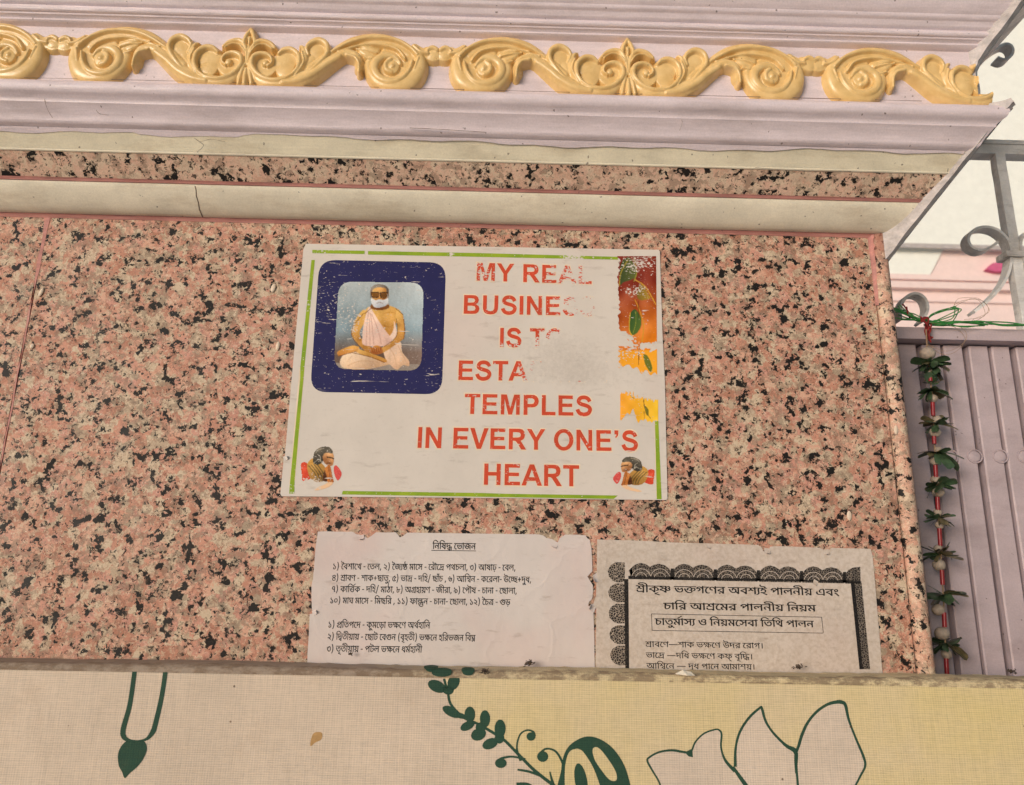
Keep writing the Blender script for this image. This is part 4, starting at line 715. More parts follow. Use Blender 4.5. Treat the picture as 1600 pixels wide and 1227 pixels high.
[[182,156,0,-18,-27,0,0,-138,-19,0,0,99,6,-16,-10,14,-9,12,-9,9,-7,8,-8,6,-8,4,-8,2,-9,1,-9,-1,-9,-3,-7,-4,-7,-6,-7,-6,-6,-7,-2,-1,4,2,4,2,4,1,5,0,12,-2,9,-6,5,-8,2,-11,-1,-3,0,-4,-1,-2,-4,2,3,3,3,3,3,3,3,3,3,3,3,3,31,29,13,-13,-72,-67,-14,13,20,20,-9,-11,-7,-5,3,4,3,5,2,5,1,6,-1,5,-3,5,-5,3,-6,1,-4,-1,-4,-1,-4,-1,-4,-2,-18,18,10,12,10,11,11,9,11,7,12,4,13,1,13,-1,12,-4,11,-7,11,-9,10,-11,12,-15,-5,2,0,6,-1,6,0,8,0,8,0,32,13,0,6,-16]],
[[164,156,0,-18,-26,0,0,-138,-20,0,-10,13,-12,13,-14,11,-16,10,-18,7,-19,6,-6,23,13,-9,20,-5,17,-7,15,-8,12,-10,11,-10,8,-10,0,6,-1,6,0,6,0,6,0,124,14,0,5,-16],[53,156,14,-1,12,-4,9,-6,7,-9,4,-9,1,-11,-4,-18,-12,-14,-19,-10,-25,-5,-12,2,-5,12,19,2,14,4,11,5,7,7,4,7,2,8,-2,10,-5,7,-9,4,-12,2,-10,-1,-8,-4,-4,-5,-1,-5,0,-4,2,-3,2,-3,5,-2,-12,-16,-4,3,-4,4,-4,4,-2,5,-2,6,0,6,1,9,3,7,7,7,8,5,11,3]],
[[144,156,0,-18,-101,0,0,-8,-1,-16,0,-3,1,-5,0,-6,0,-6,0,-43,0,-9,1,-6,2,-4,1,-3,6,-4,8,-1,10,1,9,4,8,5,7,6,6,8,5,8,3,9,1,9,-2,7,-3,4,-6,2,-7,0,-12,1,-8,1,-7,2,-6,3,-6,4,-5,4,-4,5,-4,5,3,22,5,-9,6,-7,6,-5,8,-4,10,-2,12,-1,4,0,9,-1,6,-1,5,-1,4,-2,5,-4,3,-6,3,-7,0,-8,-2,-14,-5,-15,-8,-13,-10,-10,-10,-8,-10,-5,-12,-4,-12,-1,-9,1,-7,2,-6,3,-5,4,-4,5,-3,6,-2,9,0,12,0,90,-26,0,0,18]],
[[138,74,-1,-17,-4,-16,-7,-13,-9,-10,-14,-6,-16,-2,-13,1,-12,3,-12,7,-10,10,-10,15,-8,19,-8,26,-7,31,19,6,8,-34,8,-26,9,-18,10,-12,11,-7,14,-2,11,1,9,5,6,7,4,9,2,11,1,12,-1,14,-4,13,-4,11,-7,8,-8,5,-8,2,-6,-1,-4,-2,-3,-4,-1,-6,0,-4,1,-4,2,-4,2,-4,-20,-6,-3,7,-2,6,-1,6,0,6,1,9,4,7,6,6,7,3,7,2,7,1,16,-3,14,-7,10,-11,8,-15,5,-17]],
[[224,156,0,-18,-24,0,0,-138,-20,0,-8,14,-10,12,-11,10,-12,9,7,17,9,-7,10,-9,9,-9,7,-10,0,4,0,3,-1,4,0,3,0,4,0,3,0,90,-182,0,0,18],[94,23,-17,2,-15,6,-16,11,-14,16,-13,23,-12,29,19,6,9,-23,9,-19,11,-15,11,-9,14,-6,14,-2,13,1,10,3,7,5,5,7,3,8,0,9,-1,13,-6,10,-9,7,-11,3,-7,-1,-6,-3,-3,-5,-1,-6,1,-5,0,-3,1,-2,-19,-4,-1,5,-1,5,-1,4,0,4,1,9,4,6,6,6,7,4,8,2,9,1,14,-2,12,-5,9,-7,8,-11,4,-12,2,-14,-2,-14,-5,-12,-8,-10,-11,-8,-14,-6],[86,116,-2,8,-5,6,-8,6,-10,3,6,11,11,-3,12,-6,8,-6,5,-8,3,-10],[292,156,0,-18,-26,0,0,-138,-20,0,0,120,-4,8,-5,6,-6,3,-7,1,-2,18,9,-1,6,-3,6,-5,5,-7,-1,2,0,4,0,4,-1,3,0,19,14,0,6,-16]],
[[144,156,0,-18,-101,0,0,-87,0,-9,1,-6,2,-4,1,-3,6,-4,8,-1,9,1,10,4,8,5,7,6,6,8,5,9,3,9,1,9,-1,7,-3,5,-6,3,-8,1,-3,0,-3,-1,-3,0,-4,-1,-3,18,5,1,5,1,6,1,5,0,9,-1,8,-3,6,-4,5,-7,3,-8,1,-11,-2,-15,-5,-14,-8,-13,-10,-10,-10,-7,-10,-6,-12,-4,-12,-1,-9,1,-7,2,-6,3,-5,4,-4,5,-3,6,-2,9,0,12,0,90,-26,0,0,18],[70,-38,-6,1,-4,3,-4,5,-1,5,1,6,4,5,4,3,6,2,6,-2,5,-3,3,-5,1,-6,-1,-5,-3,-5,-5,-3]],
[[74,0,-25,3,-19,9,-11,13,-3,17,2,14,8,11,12,9,19,8,0,-6,-12,6,-10,5,-7,6,-5,7,-3,7,-2,9,2,9,5,9,8,8,10,6,14,4,15,2,20,-2,14,-4,11,-6,7,-8,4,-8,2,-9,-2,-10,-3,-8,-6,-6,-8,-6,-9,-5,-10,-4,-1,5,18,-7,13,-9,8,-11,2,-15,-3,-19,-12,-13,-18,-8],[74,18,17,2,12,5,7,8,2,10,-1,8,-4,6,-7,6,-8,4,-9,3,-9,3,-17,-5,-12,-7,-7,-9,-2,-10,2,-9,7,-8,12,-5],[74,91,9,2,8,4,7,4,6,5,4,6,2,6,-3,8,-7,6,-11,4,-16,2,-9,-1,-8,-1,-7,-3,-6,-4,-3,-5,-2,-6,3,-9,6,-7,11,-6]],
[[176,156,0,-18,-27,0,0,-92,-19,2,0,80,1,5,0,4,-1,5,0,4,0,6,0,20,13,0,6,-16],[94,157,9,-1,9,-2,8,-5,7,-6,6,-7,4,-9,-1,-26,-8,16,-10,12,-11,7,-13,3,-8,-1,-7,-4,-5,-7,-1,-9,2,-9,6,-8,10,-5,16,-2,-2,-19,-15,2,-12,5,-9,6,-7,9,-3,10,-1,11,1,13,4,9,6,8,7,5,9,3],[23,157,10,-1,10,-3,8,-5,7,-8,5,-11,1,-14,-1,-10,-4,-9,-6,-9,-9,-6,-12,-5,-15,-1,-1,19,11,1,9,3,6,4,4,4,2,6,1,5,-2,9,-5,7,-8,5,-11,1,-6,0,-5,-1,-5,-1,-5,-1,-2,19,5,1,6,1,6,0],[149,-11,-18,0,-5,10,-6,7,-8,3,-10,2,-7,-1,-7,0,-7,-1,-8,-1,-8,-1,-8,-1,-8,1,-7,1,-8,3,-7,4,-6,5,-5,6,-2,9,-2,11,1,3,0,4,1,3,0,4,20,-2,-1,-3,-1,-3,0,-3,0,-3,1,-7,2,-6,4,-4,5,-3,6,-1,7,-1,11,1,10,2,9,1,10,1,10,-1,9,-2,8,-4,6,-7,0,41,19,-1]],
[[158,156,0,-18,-27,0,0,-138,-19,0,0,106,5,-15,-11,15,-11,12,-10,9,-10,7,-10,4,-9,1,-8,-1,-6,-2,-5,-4,-3,-4,-3,-6,-1,-6,1,-8,3,-6,5,-5,8,-3,9,-3,13,-2,-2,-21,-15,3,-14,4,-12,7,-8,9,-6,11,-2,14,2,12,4,10,7,9,9,5,10,4,11,1,12,-1,11,-3,11,-6,10,-7,10,-10,11,-12,-4,1,-1,5,-1,7,0,7,0,6,0,28,13,0,6,-16]],
[[204,156,0,-18,-81,0,0,-16,0,-4,0,-118,-19,0,-9,14,-11,14,-14,12,-16,10,-17,7,-18,4,-10,24,25,13,24,12,25,10,26,9,-5,-10,0,19,-106,0,0,18],[104,117,5,-7,-13,-5,-13,-5,-14,-6,-13,-6,-12,-6,-12,-6,15,-4,14,-6,15,-9,13,-10,10,-12,8,-13,-2,6,-1,6,0,6,0,7],[190,72,-1,-8,-2,-8,-4,-6,-7,-6,-8,-3,-12,-1,-4,0,-3,0,-4,0,-3,1,1,18,4,-1,5,0,9,1,6,4,3,5,1,6,-3,12,-10,11,-16,8,-22,5,0,18,19,-3,17,-6,14,-9,11,-11,7,-13]],
[[65,72,-47,0,0,18,47,0,0,47,18,0,0,-47,47,0,0,-18,-47,0,0,-48,-18,0]],
[[154,78,-2,-13,-4,-11,-6,-9,-7,-7,-9,-5,-10,-4,-11,-3,-10,-2,-5,6,13,-2,13,-3,13,-4,14,-5,14,-6,14,-7,-9,-15,-19,9,-21,8,-20,7,-22,5,-22,4,-22,3,2,18,7,-2,8,-1,9,-1,10,0,21,1,15,5,12,6,8,9,5,9,1,10,-2,11,-6,9,-10,5,-13,2,-4,0,-2,-1,-4,16,3,0,3,1,4,0,3,0,13,-1,11,-4,8,-5,6,-6,5,-7,3,-7,1,-7],[57,54,-8,1,-7,1,-6,3,-5,3,-3,5,-3,5,-2,7,0,11,0,50,19,0,0,-10,0,-11,0,-3,0,-3,0,-4,0,-4,0,-15,0,-6,1,-4,1,-2,2,-3,5,-3,7,0,10,0,9,4,7,4,5,5,3,6,2,5,-1,4,-3,2,-4,1,-6,0,-13,1,-11,4,-10,5,-7,7,3,16,4,-4,5,-4,5,-4,7,-2,8,-1,10,-1,12,0,4,-1,1,-2,2,-1,5,-3,4,-4,3,-5,0,-7,-1,-12,-6,-10,-9,-9,-11,-6,-13,-4],[-2,138,0,18,176,0,0,-18]],
[[-72,-66,-7,0,-7,2,-8,4,-6,6,-4,7,-2,9,3,12,7,9,12,5,16,2,15,-1,14,-4,15,-7,15,-9,15,-11,16,-12,-11,-14,-16,13,-15,11,-13,8,-13,6,-12,3,-12,1,-8,-1,-5,-2,-4,-4,-1,-5,1,-6,4,-4,5,-2,6,-1,9,1,6,3,5,4,4,5,2,6,2,6,1,6,0,5,0,17,19,0,0,-13,0,-8,-1,-9,-3,-9,-4,-9,-6,-8,-8,-7,-11,-4]],
[[78,0,-18,2,-16,5,-13,9,-10,12,-7,16,-2,18,3,19,8,18,14,16,18,15,22,14,27,13,9,-13,-2,-4,-1,-3,-1,-4,-1,-3,2,-7,4,-5,7,-3,9,-1,3,0,9,-14,-13,-8,-11,-7,-9,-7,-6,-7,-4,-8,-1,-8,1,-7,4,-6,8,-4,12,-2,5,0,4,0,8,-21,-13,-6,-15,-5,-16,-3],[80,18,7,0,7,0,5,1,5,1,5,1,6,2,-16,3,-11,8,-7,10,-2,12,1,9,3,9,6,8,8,8,10,8,12,8,-1,-6,-8,2,-6,3,-6,4,-3,6,-3,6,0,6,0,5,1,2,1,3,2,-4,-18,-10,-15,-10,-13,-12,-9,-13,-6,-14,-3,-14,2,-14,6,-11,7,-8,10,-5,11,-3]],
[[153,156,0,-18,-113,0,0,-75,-4,5,11,11,12,10,13,10,15,8,15,8,17,7,16,-16,-4,-9,-4,-9,-2,-8,-2,-9,-1,-9,0,-11,0,-12,2,-11,2,-12,4,-14,-18,-4,-4,15,-3,14,-2,14,-1,15,1,9,1,10,2,8,2,8,3,6,2,5,3,-1,-14,-6,-14,-8,-13,-9,-13,-10,-13,-11,-14,-13,-15,10,0,84,-22,0,0,18]],
[[60,125,18,-2,14,-5,11,-7,7,-9,5,-11,1,-10,-4,-18,-10,-14,-18,-10,-25,-4,3,3,11,-4,12,-5,13,-7,12,-7,13,-8,12,-9,-11,-14,-15,11,-14,9,-13,8,-12,7,-13,6,-14,5,-15,4,-16,4,3,18,9,-2,8,-2,9,-1,11,0,15,1,12,3,8,5,5,6,3,7,1,7,-2,12,-8,8,-11,6,-13,2,-8,-1,-7,-1,-4,-2,-4,-3,-1,-4,-1,-5,1,-4,0,-4,-18,-3,-1,4,-1,4,0,4,0,3,1,9,4,7,7,5,8,5,11,2],[44,116,-3,8,-5,6,-7,6,-11,3,6,11,12,-3,12,-6,8,-6,5,-8,3,-10],[135,156,0,-18,-137,0,0,18]],
[[79,198,20,0,-65,-229,-21,0]],
[[10,215,-1,-12,-4,-10,-6,-9,-8,-7,-11,-4,-13,-2,-13,2,-11,4,-8,7,-6,9,-4,10,-3,12,18,2,2,-12,5,-9,8,-6,11,-2,11,2,8,5,5,10,3,13],[-22,208,-1,-5,-3,-3,-3,-2,-5,-1,-4,1,-4,2,-2,4,0,4,0,4,2,3,3,3,5,0,5,0,4,-2,2,-4]],
[[87,10,-13,1,-12,4,-11,6,-11,10,-10,14,-9,18,-8,22,-8,28,19,6,6,-23,6,-19,6,-16,7,-12,8,-9,9,-6,9,-4,11,-1,14,2,11,7,7,13,3,17,-1,10,-2,8,-3,7,-3,5,10,0,-4,-10,-6,-9,-5,-6,-7,-5,-7,-3,-8,-1,-5,1,-5,1,-4,2,-3,2,-4,5,-3,5,-2,8,0,12,0,13,-1,5,0,4,-2,4,-3,2,-5,1,-6,0,2,19,9,0,8,-2,6,-2,5,-4,2,-4,2,-5,2,-6,0,-7,0,-23,0,-6,2,-4,3,-2,4,-1,4,1,4,1,4,3,4,5,4,8,4,10,14,3,4,-7,4,-7,3,-8,2,-8,1,-8,1,-8,-2,-15,-4,-14,-7,-12,-10,-9,-14,-5]],
[[173,156,0,-18,-26,0,0,-77,-19,0,0,67,1,5,-1,4,0,5,0,4,0,6,0,20,13,0,6,-16],[90,157,10,-1,8,-2,8,-5,7,-6,6,-7,5,-8,-2,-27,-8,16,-10,12,-11,7,-12,3,-9,-1,-7,-4,-5,-7,-1,-9,2,-9,6,-8,11,-5,15,-2,-1,-19,-15,2,-12,5,-10,6,-6,9,-4,10,-1,11,1,13,4,9,6,8,8,5,8,3],[19,157,10,-1,10,-3,9,-5,6,-8,5,-11,1,-14,-1,-10,-3,-9,-7,-9,-9,-6,-12,-5,-14,-1,-2,19,11,1,9,3,6,4,4,4,2,6,1,5,-1,9,-5,7,-8,5,-12,1,-4,0,-5,-1,-5,0,-5,-2,-2,19,6,1,5,1,5,0],[147,73,0,-84,-19,0,-10,9,-10,7,-10,5,-10,4,-11,4,-12,2,-9,20,10,6,12,6,12,6,13,6,13,5,12,4],[128,55,-9,-3,-9,-4,-10,-4,-9,-5,-8,-4,-7,-3,2,2,14,-4,13,-5,12,-7,11,-8,0,4,0,5,0,5,0,4]],
[[127,156,-1,8,-4,6,-6,4,-9,1,-35,0,-14,0,-11,2,-8,3,-7,4,-6,6,-4,7,-3,8,-1,10,0,3,1,3,0,4,1,3,18,-1,0,-3,-1,-2,0,-3,0,-7,1,-4,2,-4,2,-4,4,-3,6,-2,8,-2,11,0,31,0,12,-1,9,-1,7,-3,6,-4,4,-5,2,-6,2,-8,1,-9],[180,156,0,-18,-91,0,0,-45,1,-6,1,-5,3,-2,4,-1,5,1,5,2,5,4,6,6,7,7,6,9,15,2,7,-11,6,-13,3,-12,1,-13,-2,-15,-5,-13,-8,-11,-12,-9,-15,-5,-18,-2,-16,1,-14,5,-14,7,-13,11,-11,15,-11,19,-9,24,-9,28,19,5,10,-31,10,-25,12,-18,13,-12,15,-8,17,-2,18,3,13,7,8,11,3,15,-1,10,-2,9,-4,7,-4,6,11,5,-7,-12,-8,-9,-8,-7,-8,-5,-8,-3,-8,-2,-5,1,-5,1,-5,2,-4,3,-3,4,-4,6,-2,8,0,13,0,40,-72,0,0,18]],
[[96,156,0,-18,-56,0,0,-10,-2,-7,1,-4,0,-5,1,-5,0,-7,0,-32,1,-9,2,-6,5,-3,7,-2,9,1,8,3,7,4,6,5,5,6,4,6,3,7,1,7,-1,6,-3,3,-5,2,-7,0,-10,1,-7,1,-6,1,-6,3,-4,2,-5,3,-4,4,-3,3,3,17,4,-5,5,-4,6,-4,6,-2,8,-1,9,-1,5,0,6,0,5,0,4,-1,3,-1,3,-2,2,-1,4,-4,3,-5,2,-5,1,-7,-1,-6,-1,-6,-2,-7,-4,-9,-10,-13,-14,-10,-15,-6,-15,-2,-8,1,-7,1,-5,3,-5,3,-3,4,-3,5,-2,8,-1,12,0,70,-22,0,0,18],[228,78,-1,-13,-4,-11,-6,-9,-8,-7,-9,-5,-10,-4,-10,-3,-10,-2,-6,6,14,-2,13,-3,13,-4,13,-5,14,-6,15,-7,-9,-15,-20,9,-20,8,-21,7,-21,5,-22,4,-23,3,2,18,8,-2,8,-1,9,-1,10,0,20,1,16,5,12,6,8,9,4,9,2,10,-2,11,-6,9,-10,5,-13,2,-4,0,-2,-1,-4,16,6,1,3,0,3,0,13,-1,11,-4,8,-5,7,-6,4,-7,3,-7,2,-7],[131,54,-7,1,-7,1,-5,3,-5,3,-3,5,-2,5,-2,7,-1,11,0,10,-2,6,0,34,19,0,0,-9,0,-12,0,-3,0,-3,0,-4,0,-4,0,-15,1,-6,1,-4,1,-2,1,-3,5,-3,8,0,10,0,8,4,7,4,6,5,3,6,1,5,-1,4,-3,2,-4,1,-5,0,-14,1,-11,4,-9,5,-8,7,3,16,5,-4,5,-4,5,-4,6,-2,8,-1,10,-1,13,0,3,-1,2,-2,2,-1,5,-3,4,-4,2,-5,1,-7,-2,-12,-5,-10,-9,-9,-11,-6,-14,-4],[249,156,0,-18,-156,0,0,18]],
[[152,156,0,-18,-27,0,0,-138,-19,0,-9,14,-12,14,-14,11,-16,10,-17,7,-19,5,-10,24,25,14,25,12,26,11,27,9,-6,-11,0,36],[106,118,5,-6,-19,-7,-21,-9,-20,-9,-19,-11,14,-4,15,-6,15,-8,14,-10,11,-12,9,-14,-3,0,0,6,-1,6,0,6,0,7],[60,157,3,0,3,0,4,-1,3,0,-1,-18,-4,0,-5,0,-7,0,-5,-3,-3,-3,-1,-5,1,-6,5,-5,8,-5,12,-5,-15,-12,-9,5,-7,6,-6,5,-5,6,-3,7,-1,8,1,7,3,6,4,5,7,5,8,2]],
[[96,75,12,-3,-10,-5,-11,-3,-10,-1,-10,-1,-21,3,-16,8,-9,13,-3,17,1,11,3,10,6,8,7,8,9,7,9,5,11,2,10,2,9,-1,8,-2,7,-3,6,-4,4,-5,4,-7,2,-8,1,-12,0,-78,0,-6,1,-4,2,-3,3,-2,5,-1,6,-1,-2,-19,-12,1,-9,3,-6,4,-5,6,-2,7,0,9],[66,80,10,1,9,2,8,2,8,4,-5,-5,0,26,-1,8,0,6,-2,5,-3,3,-3,3,-3,1,-4,1,-6,1,-6,-1,-7,-2,-6,-3,-5,-5,-5,-5,-4,-6,-2,-7,-1,-7,2,-11,6,-6,9,-3]],
[[122,132,16,-2,13,-7,7,-10,3,-14,-1,-10,-5,-10,-7,-8,-10,-7,-11,-6,-13,-5,-7,17,14,6,11,6,7,7,2,9,-1,7,-4,5,-6,3,-9,1,-9,0,-7,-2,-8,-3,-6,-4,-5,-4,-4,-4,-3,-4,-1,-3,1,-4,2,-2,4,-2,6,-2,-5,-18,-12,3,-8,6,-6,7,-1,10,1,8,4,8,6,7,8,7,9,6,11,4,11,3],[164,42,-4,-17,-12,-14,-17,-8,-23,-3,-16,1,-16,5,-14,7,-13,10,-13,14,-11,18,-10,23,-8,26,19,6,10,-29,10,-23,13,-18,14,-12,16,-7,19,-2,14,1,11,5,8,7,2,11,-1,8,-5,7,-7,5,-9,4,20,9,10,-7,7,-7,4,-9],[183,156,0,-18,-185,0,0,18]],
[[-64,177,82,52,10,-14,-80,-54]],
[[70,0,-14,1,-13,4,-11,7,-10,8,-7,10,-6,12,5,20,19,3,13,6,9,8,6,9,4,12,1,12,-1,6,-1,6,-1,7,-3,7,-62,0,0,18,52,0,-7,10,-6,10,-4,9,-1,9,2,10,4,9,7,8,9,8,13,-14,-7,-6,-4,-5,-3,-6,-1,-7,1,-8,5,-8,6,-9,9,-10,77,0,0,-18,-43,0,-5,0,-4,0,-3,0,-4,0,17,-18,13,-18,8,-20,3,-22,-2,-17,-5,-14,-9,-12,-12,-9,-15,-6],[70,18,13,2,11,4,8,7,6,9,3,10,1,11,-1,11,-3,12,-4,11,-8,12,-10,13,-13,14,4,-1,3,-7,2,-7,1,-8,0,-9,0,-10,-3,-9,-3,-9,-6,-8,-8,-8,-11,-6,-14,-6,-16,-4,3,15,4,-12,5,-10,8,-7,8,-5,10,-3]],
[[59,0,-9,1,-7,2,-6,3,-4,4,-4,5,-3,6,-3,8,0,12,0,79,-1,6,0,4,-2,3,-3,2,-5,1,-6,1,2,19,8,-1,8,-1,5,-2,5,-3,4,-5,2,-5,1,-6,1,-8,0,-36,7,2,7,2,7,0,4,1,3,0,4,-1,3,0,3,-1,6,-1,6,-1,5,0,5,0,9,1,7,2,5,4,5,7,18,-8,-3,-8,-5,-6,-6,-4,-7,-3,-7,-1,-8,-1,-5,0,-3,1,2,4,4,-5,2,-6,2,-7,0,-7,-2,-15,-5,-13,-8,-11,-11,-8,-13,-4],[60,18,7,1,7,2,6,3,4,5,4,6,2,5,2,7,0,6,-1,8,-2,6,-4,4,-5,3,-6,2,-6,0,-7,0,-7,-2,-6,-1,-6,-3,0,-28,0,-7,1,-6,1,-3,2,-3,2,-2,3,-2,3,-1]],
[[226,156,0,-18,-26,0,0,-138,-20,0,-8,14,-10,12,-11,10,-12,9,7,17,9,-7,10,-9,9,-9,7,-10,0,4,0,3,-1,4,0,3,0,4,0,3,0,90,-182,0,0,18],[94,23,-17,2,-15,6,-16,11,-14,16,-13,23,-12,29,19,6,9,-23,9,-19,11,-15,11,-9,14,-6,14,-2,13,1,10,3,7,5,5,7,3,8,0,9,-1,13,-6,10,-9,7,-11,3,-7,-1,-6,-3,-3,-5,-1,-6,1,-5,0,-3,1,-2,-19,-4,-1,5,-1,5,-1,4,0,4,1,9,4,6,6,6,7,4,8,2,9,1,14,-2,12,-5,9,-7,8,-11,4,-12,2,-14,-2,-14,-5,-12,-8,-10,-11,-8,-14,-6],[86,116,-2,8,-5,6,-8,6,-10,3,6,11,11,-3,12,-6,8,-6,5,-8,3,-10]],
[[184,156,0,-18,-26,0,0,-138,-19,0,0,106,5,-16,-8,12,-8,10,-8,8,-7,7,-7,5,-7,4,-8,2,-7,1,-12,-2,-10,-5,-8,-7,-6,-9,-4,-2,5,3,6,3,8,1,9,1,10,-1,8,-4,7,-5,4,-6,2,-7,1,-7,-2,-14,-7,-12,-12,-10,-17,-12,-13,18,12,6,10,7,7,7,2,9,-1,5,-3,4,-5,3,-7,1,-7,0,-5,-1,-6,-2,-6,-3,-21,16,8,13,9,10,9,9,10,6,11,4,12,1,11,-1,11,-3,11,-6,10,-7,10,-10,9,-12,-4,3,0,4,-1,7,0,7,0,7,0,26,13,0,6,-16],[158,-11,-18,0,-5,9,-6,7,-8,4,-9,2,-8,-1,-8,0,-8,-1,-7,-1,-9,-1,-9,-1,-8,1,-9,1,-9,3,-8,4,-7,6,-6,8,-3,10,-1,14,0,5,0,5,1,5,1,4,19,-3,-1,-4,-1,-3,0,-5,0,-4,1,-9,3,-8,5,-5,6,-4,8,-2,10,-1,8,1,7,1,7,1,7,1,8,0,8,1,8,-1,7,-2,8,-4,7,-7,19,2]],
[[159,156,0,-18,-26,0,0,-138,-19,0,-12,13,-12,12,-14,9,-15,8,-19,7,-21,4,-9,23,8,5,8,5,9,4,9,5,8,4,9,5,-10,6,-12,6,-13,5,-16,5,8,16,0,-4,-22,0,0,18],[114,138,-80,0,-6,2,11,-3,11,-5,10,-6,9,-6,9,-6,6,-6,1,-14,-9,-4,-10,-5,-9,-5,-10,-4,-8,-5,-8,-5,-3,4,20,-4,18,-6,15,-8,13,-9,12,-11,12,-11,-4,-1,0,5,0,6,0,6,0,6],[45,-2,-6,2,-5,2,-3,5,-1,6,1,6,3,5,5,3,6,1,6,-1,5,-3,3,-5,1,-6,-1,-6,-3,-5,-5,-2]],
[[69,138,-26,0,0,-138,-19,0,0,138,-26,0,0,18,26,0,-3,14,-6,13,-8,10,-11,7,-13,6,-14,3,-16,2,-16,1,-14,0,-11,-2,-10,-2,-7,-2,-4,-4,-1,-4,1,-4,5,-2,6,-1,7,0,24,0,12,-1,9,-2,7,-2,5,-5,4,-5,3,-6,1,-7,1,-9,-17,0,0,5,-1,5,-2,3,-2,3,-3,1,-3,1,-5,1,-6,0,-24,0,-10,0,-8,1,-7,2,-6,2,-5,4,-4,5,-2,5,0,5,4,13,12,10,20,7,30,2,44,-4,34,-14,21,-23,9,-32,25,0]],
[[44,79,10,-1,10,-4,8,-5,6,-6,4,-9,1,-9,-1,-9,-2,-7,-4,-7,-6,-6,-1,2,21,4,16,7,10,11,3,14,-1,8,-3,7,-6,7,-9,6,-13,6,-19,6,-20,6,-15,6,-12,6,-7,6,-4,7,-1,9,0,6,3,6,3,6,6,6,15,-9,-3,-3,-2,-4,-1,-2,0,-3,0,-3,1,-3,2,-3,4,-3,6,-2,8,-3,11,-4,14,-4,18,-6,14,-6,11,-7,9,-7,5,-7,4,-8,2,-8,1,-9,-2,-14,-6,-12,-8,-9,-12,-7,-13,-6,-15,-3,-17,-2,-18,-1,-3,0,-6,17,10,5,8,5,5,7,1,8,-1,8,-4,6,-6,4,-9,1,-8,-1,-5,-2,-3,-4,-1,-5,0,-3,1,-2,1,-3,1,-3,-19,-4,-2,4,-1,5,-1,4,0,5,1,7,3,7,5,5,7,4,9,3]],
[[72,23,-14,1,-14,5,-11,7,-8,11,-5,14,-2,17,2,15,4,13,8,12,11,10,14,6,18,2,18,-2,14,-6,11,-9,7,-11,4,-13,1,-15,-2,-14,-4,-14,-8,-12,-11,-9,-14,-6],[75,118,-10,-1,-9,-3,-7,-6,-6,-8,-4,-10,-1,-12,1,-10,3,-9,4,-8,7,-5,8,-4,12,-2,10,2,9,4,8,6,5,8,4,10,1,11,-1,11,-3,9,-5,7,-7,6,-8,3]],
[[160,156,0,-18,-26,0,0,-138,-19,0,-9,10,-12,10,-13,9,-16,8,-17,5,-18,3,-9,21,5,5,6,4,5,3,6,4,6,4,6,4,14,-2,-3,-1,-3,-1,-5,0,-13,1,-11,3,-9,4,-6,6,-4,8,-1,9,2,11,5,9,9,8,13,9,17,-9,-12,-6,-8,-6,-4,-7,-2,-8,2,-8,5,-5,7,-3,8,-1,6,0,6,2,7,3,8,4,11,-15,-10,-5,-9,-6,-10,-7,-9,-6,-9,-7,-8,-6,-3,5,26,-6,21,-9,17,-11,15,-14,0,4,0,5,0,5,0,4,0,97,-117,0,0,18]],
[[212,156,0,-18,-180,0,-4,2,11,-3,11,-5,10,-6,9,-6,9,-6,6,-6,1,-14,-9,-4,-10,-5,-9,-5,-10,-4,-8,-5,-8,-5,-3,4,19,-4,16,-6,14,-7,12,-8,12,-9,11,-11,0,4,-1,5,0,4,0,5,0,85,3,0,14,-1,13,-2,13,-3,11,-4,11,-6,9,-8,5,-7,4,-8,3,-8,1,-9,-1,-8,-2,-8,-5,-6,-6,-6,-9,-3,-11,-1,-4,0,-4,0,-3,0,-4,1,1,17,4,0,3,0,12,1,6,4,3,5,0,6,-3,12,-9,10,-16,8,-20,4,0,-108,-19,0,-11,13,-11,11,-14,10,-15,8,-18,6,-21,5,-9,23,8,5,8,5,9,4,9,5,8,4,9,5,-10,6,-12,6,-13,5,-16,5,8,16,0,-4,-22,0,0,18]],
